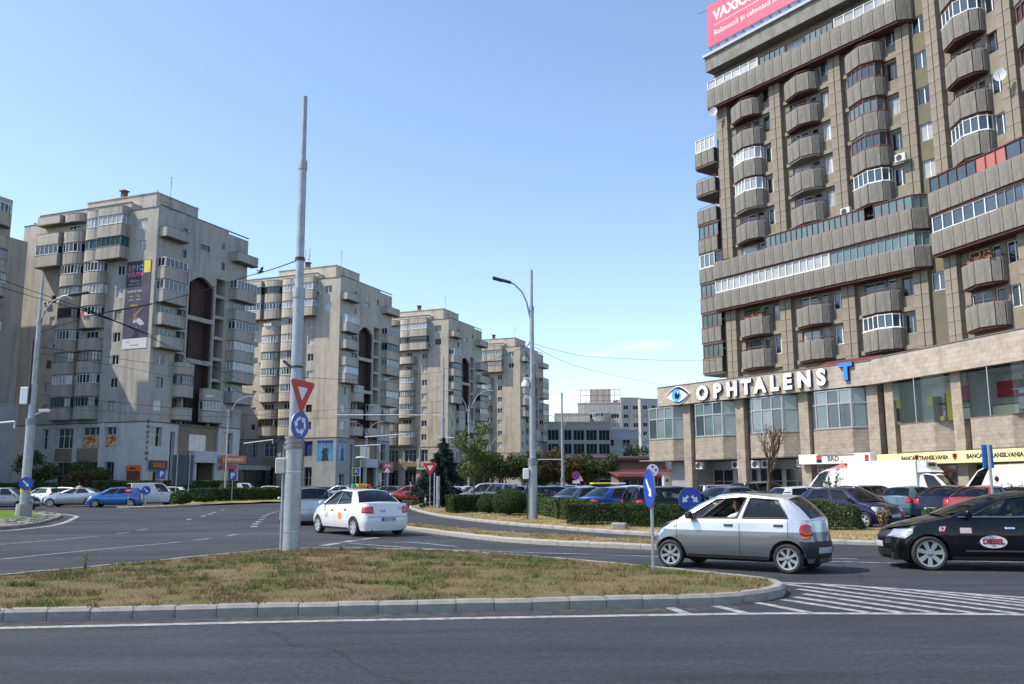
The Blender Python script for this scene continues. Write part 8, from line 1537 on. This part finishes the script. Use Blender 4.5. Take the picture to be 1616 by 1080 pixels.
for px, Y, rz, sh, tr, lb in ((120 + 5, 76, 90, (0.45, 0.5, 0.03), (0.03, 0.03, 0.05), 'person in a yellow top before the first tower'), (200, 97, 0, (0.06, 0.06, 0.07), (0.03, 0.03, 0.03), 'person in dark clothes left of the dark red poster'), (222, 96, 180, (0.5, 0.5, 0.52), (0.06, 0.06, 0.08), 'person in a pale top right of the dark red poster'),
     (550 + 0, 100, 0, (0.5, 0.08, 0.05), (0.05, 0.05, 0.07), 'person in a red top behind the white taxi'), (596, 98, 180, (0.05, 0.05, 0.06), (0.02, 0.02, 0.03), 'person in black left of the crossing sign'), (648, 86, 200, (0.42, 0.45, 0.6), (0.06, 0.06, 0.09), 'person in a pale blue shirt near the twin lamp'), (664, 92, 0, (0.08, 0.12, 0.3), (0.4, 0.35, 0.05), 'person in blue with a yellow skirt right of the pale blue shirt'), (690 - 6, 96, 0, (0.55, 0.5, 0.5), (0.25, 0.03, 0.05), 'person in white and red before the third tower shops'), (797, 66, 180, (0.5, 0.10, 0.04), (0.25, 0.1, 0.05), 'person in an orange top behind the largest bush'), (386, 110, 0, (0.06, 0.08, 0.25), (0.03, 0.03, 0.04), 'person in blue before the long orange sign'), (393, 110, 180, (0.45, 0.05, 0.06), (0.03, 0.03, 0.04), 'person in red beside the person in blue')):
    person(lb, (gx(px, Y), Y, .1), R(rz), standing(.10, .06), sh, tr)
# pigeons on the first tower and a bird in flight
def bird(label, loc, rz, flying=False):
    o = thing('pigeon', label, 'bird', loc, rz, 'pigeons'); V = [(-.16, 0, .0), (-.06, 0, .02), (.06, 0, .05), (.12, 0, .11), (.155, 0, .13), (.19, 0, .125)]; ob('body', skin_mesh('body', V, [(i, i + 1) for i in range(5)], [.02, .055, .06, .035, .03, .008], mat('pigeon_grey', (0.10, 0.10, 0.11), .8), 1, 2), o); b = MB()
    if flying:
        for s in (1, -1): b.add([(.06, s * .03, .06), (-.06, s * .03, .06), (-.10, s * .30, .22), (.0, s * .36, .26), (.06, s * .2, .17)], [(0, 1, 2, 3, 4)])
    else:
        for s in (1, -1): b.tube([(0, s * .02, 0), (0, s * .025, -.08)], .006, 4); b.add([(.06, s * .05, .07), (-.16, s * .03, .03), (-.06, s * .055, .0)], [(0, 1, 2)])
    ob('wings' if flying else 'legs', b.mesh('wings', mat('pigeon_grey', (0.10, 0.10, 0.11), .8)), o); o.scale = (.8, .8, .8) if flying else (1.3, 1.3, 1.3)
bird('pigeon flying left of the second tower', (-9.6, 33, 9.6), R(40), True)
for i, (u, z, lb) in enumerate(((20.8, 35.42, 'pigeon at the far left of the first tower roof'), (1.0, 35.42, 'pigeon on the roof corner of the first tower'))): bird(lb, T1.matrix_basis @ Vector((.07, u, z)), 1.0 + i)
for u, z, lb in ((1.7, 37.97, 'pigeon on the roof house corner of the first tower'), (8.8, 37.97, 'pigeon at the right end of the roof house')): bird(lb, T1.matrix_basis @ Vector((u, 2.0, z)), 2.0)
bpy.data.scenes.remove(TXS)

# keep every tree at thing > part > sub-part: dissolve inner empties, lift anything deeper
for e in [o for o in list(COL.objects) if o.type == 'EMPTY' and o.parent]:
    for c in list(e.children): M_ = e.matrix_basis @ c.matrix_basis; c.parent = e.parent; c.matrix_basis = M_
    bpy.data.objects.remove(e)
def depth(o): return 0 if not o.parent else 1 + depth(o.parent)
deep = [o for o in COL.objects if depth(o) > 2]
for o in deep:
    while depth(o) > 2: M_ = o.parent.matrix_basis @ o.matrix_basis; o.parent = o.parent.parent; o.matrix_basis = M_
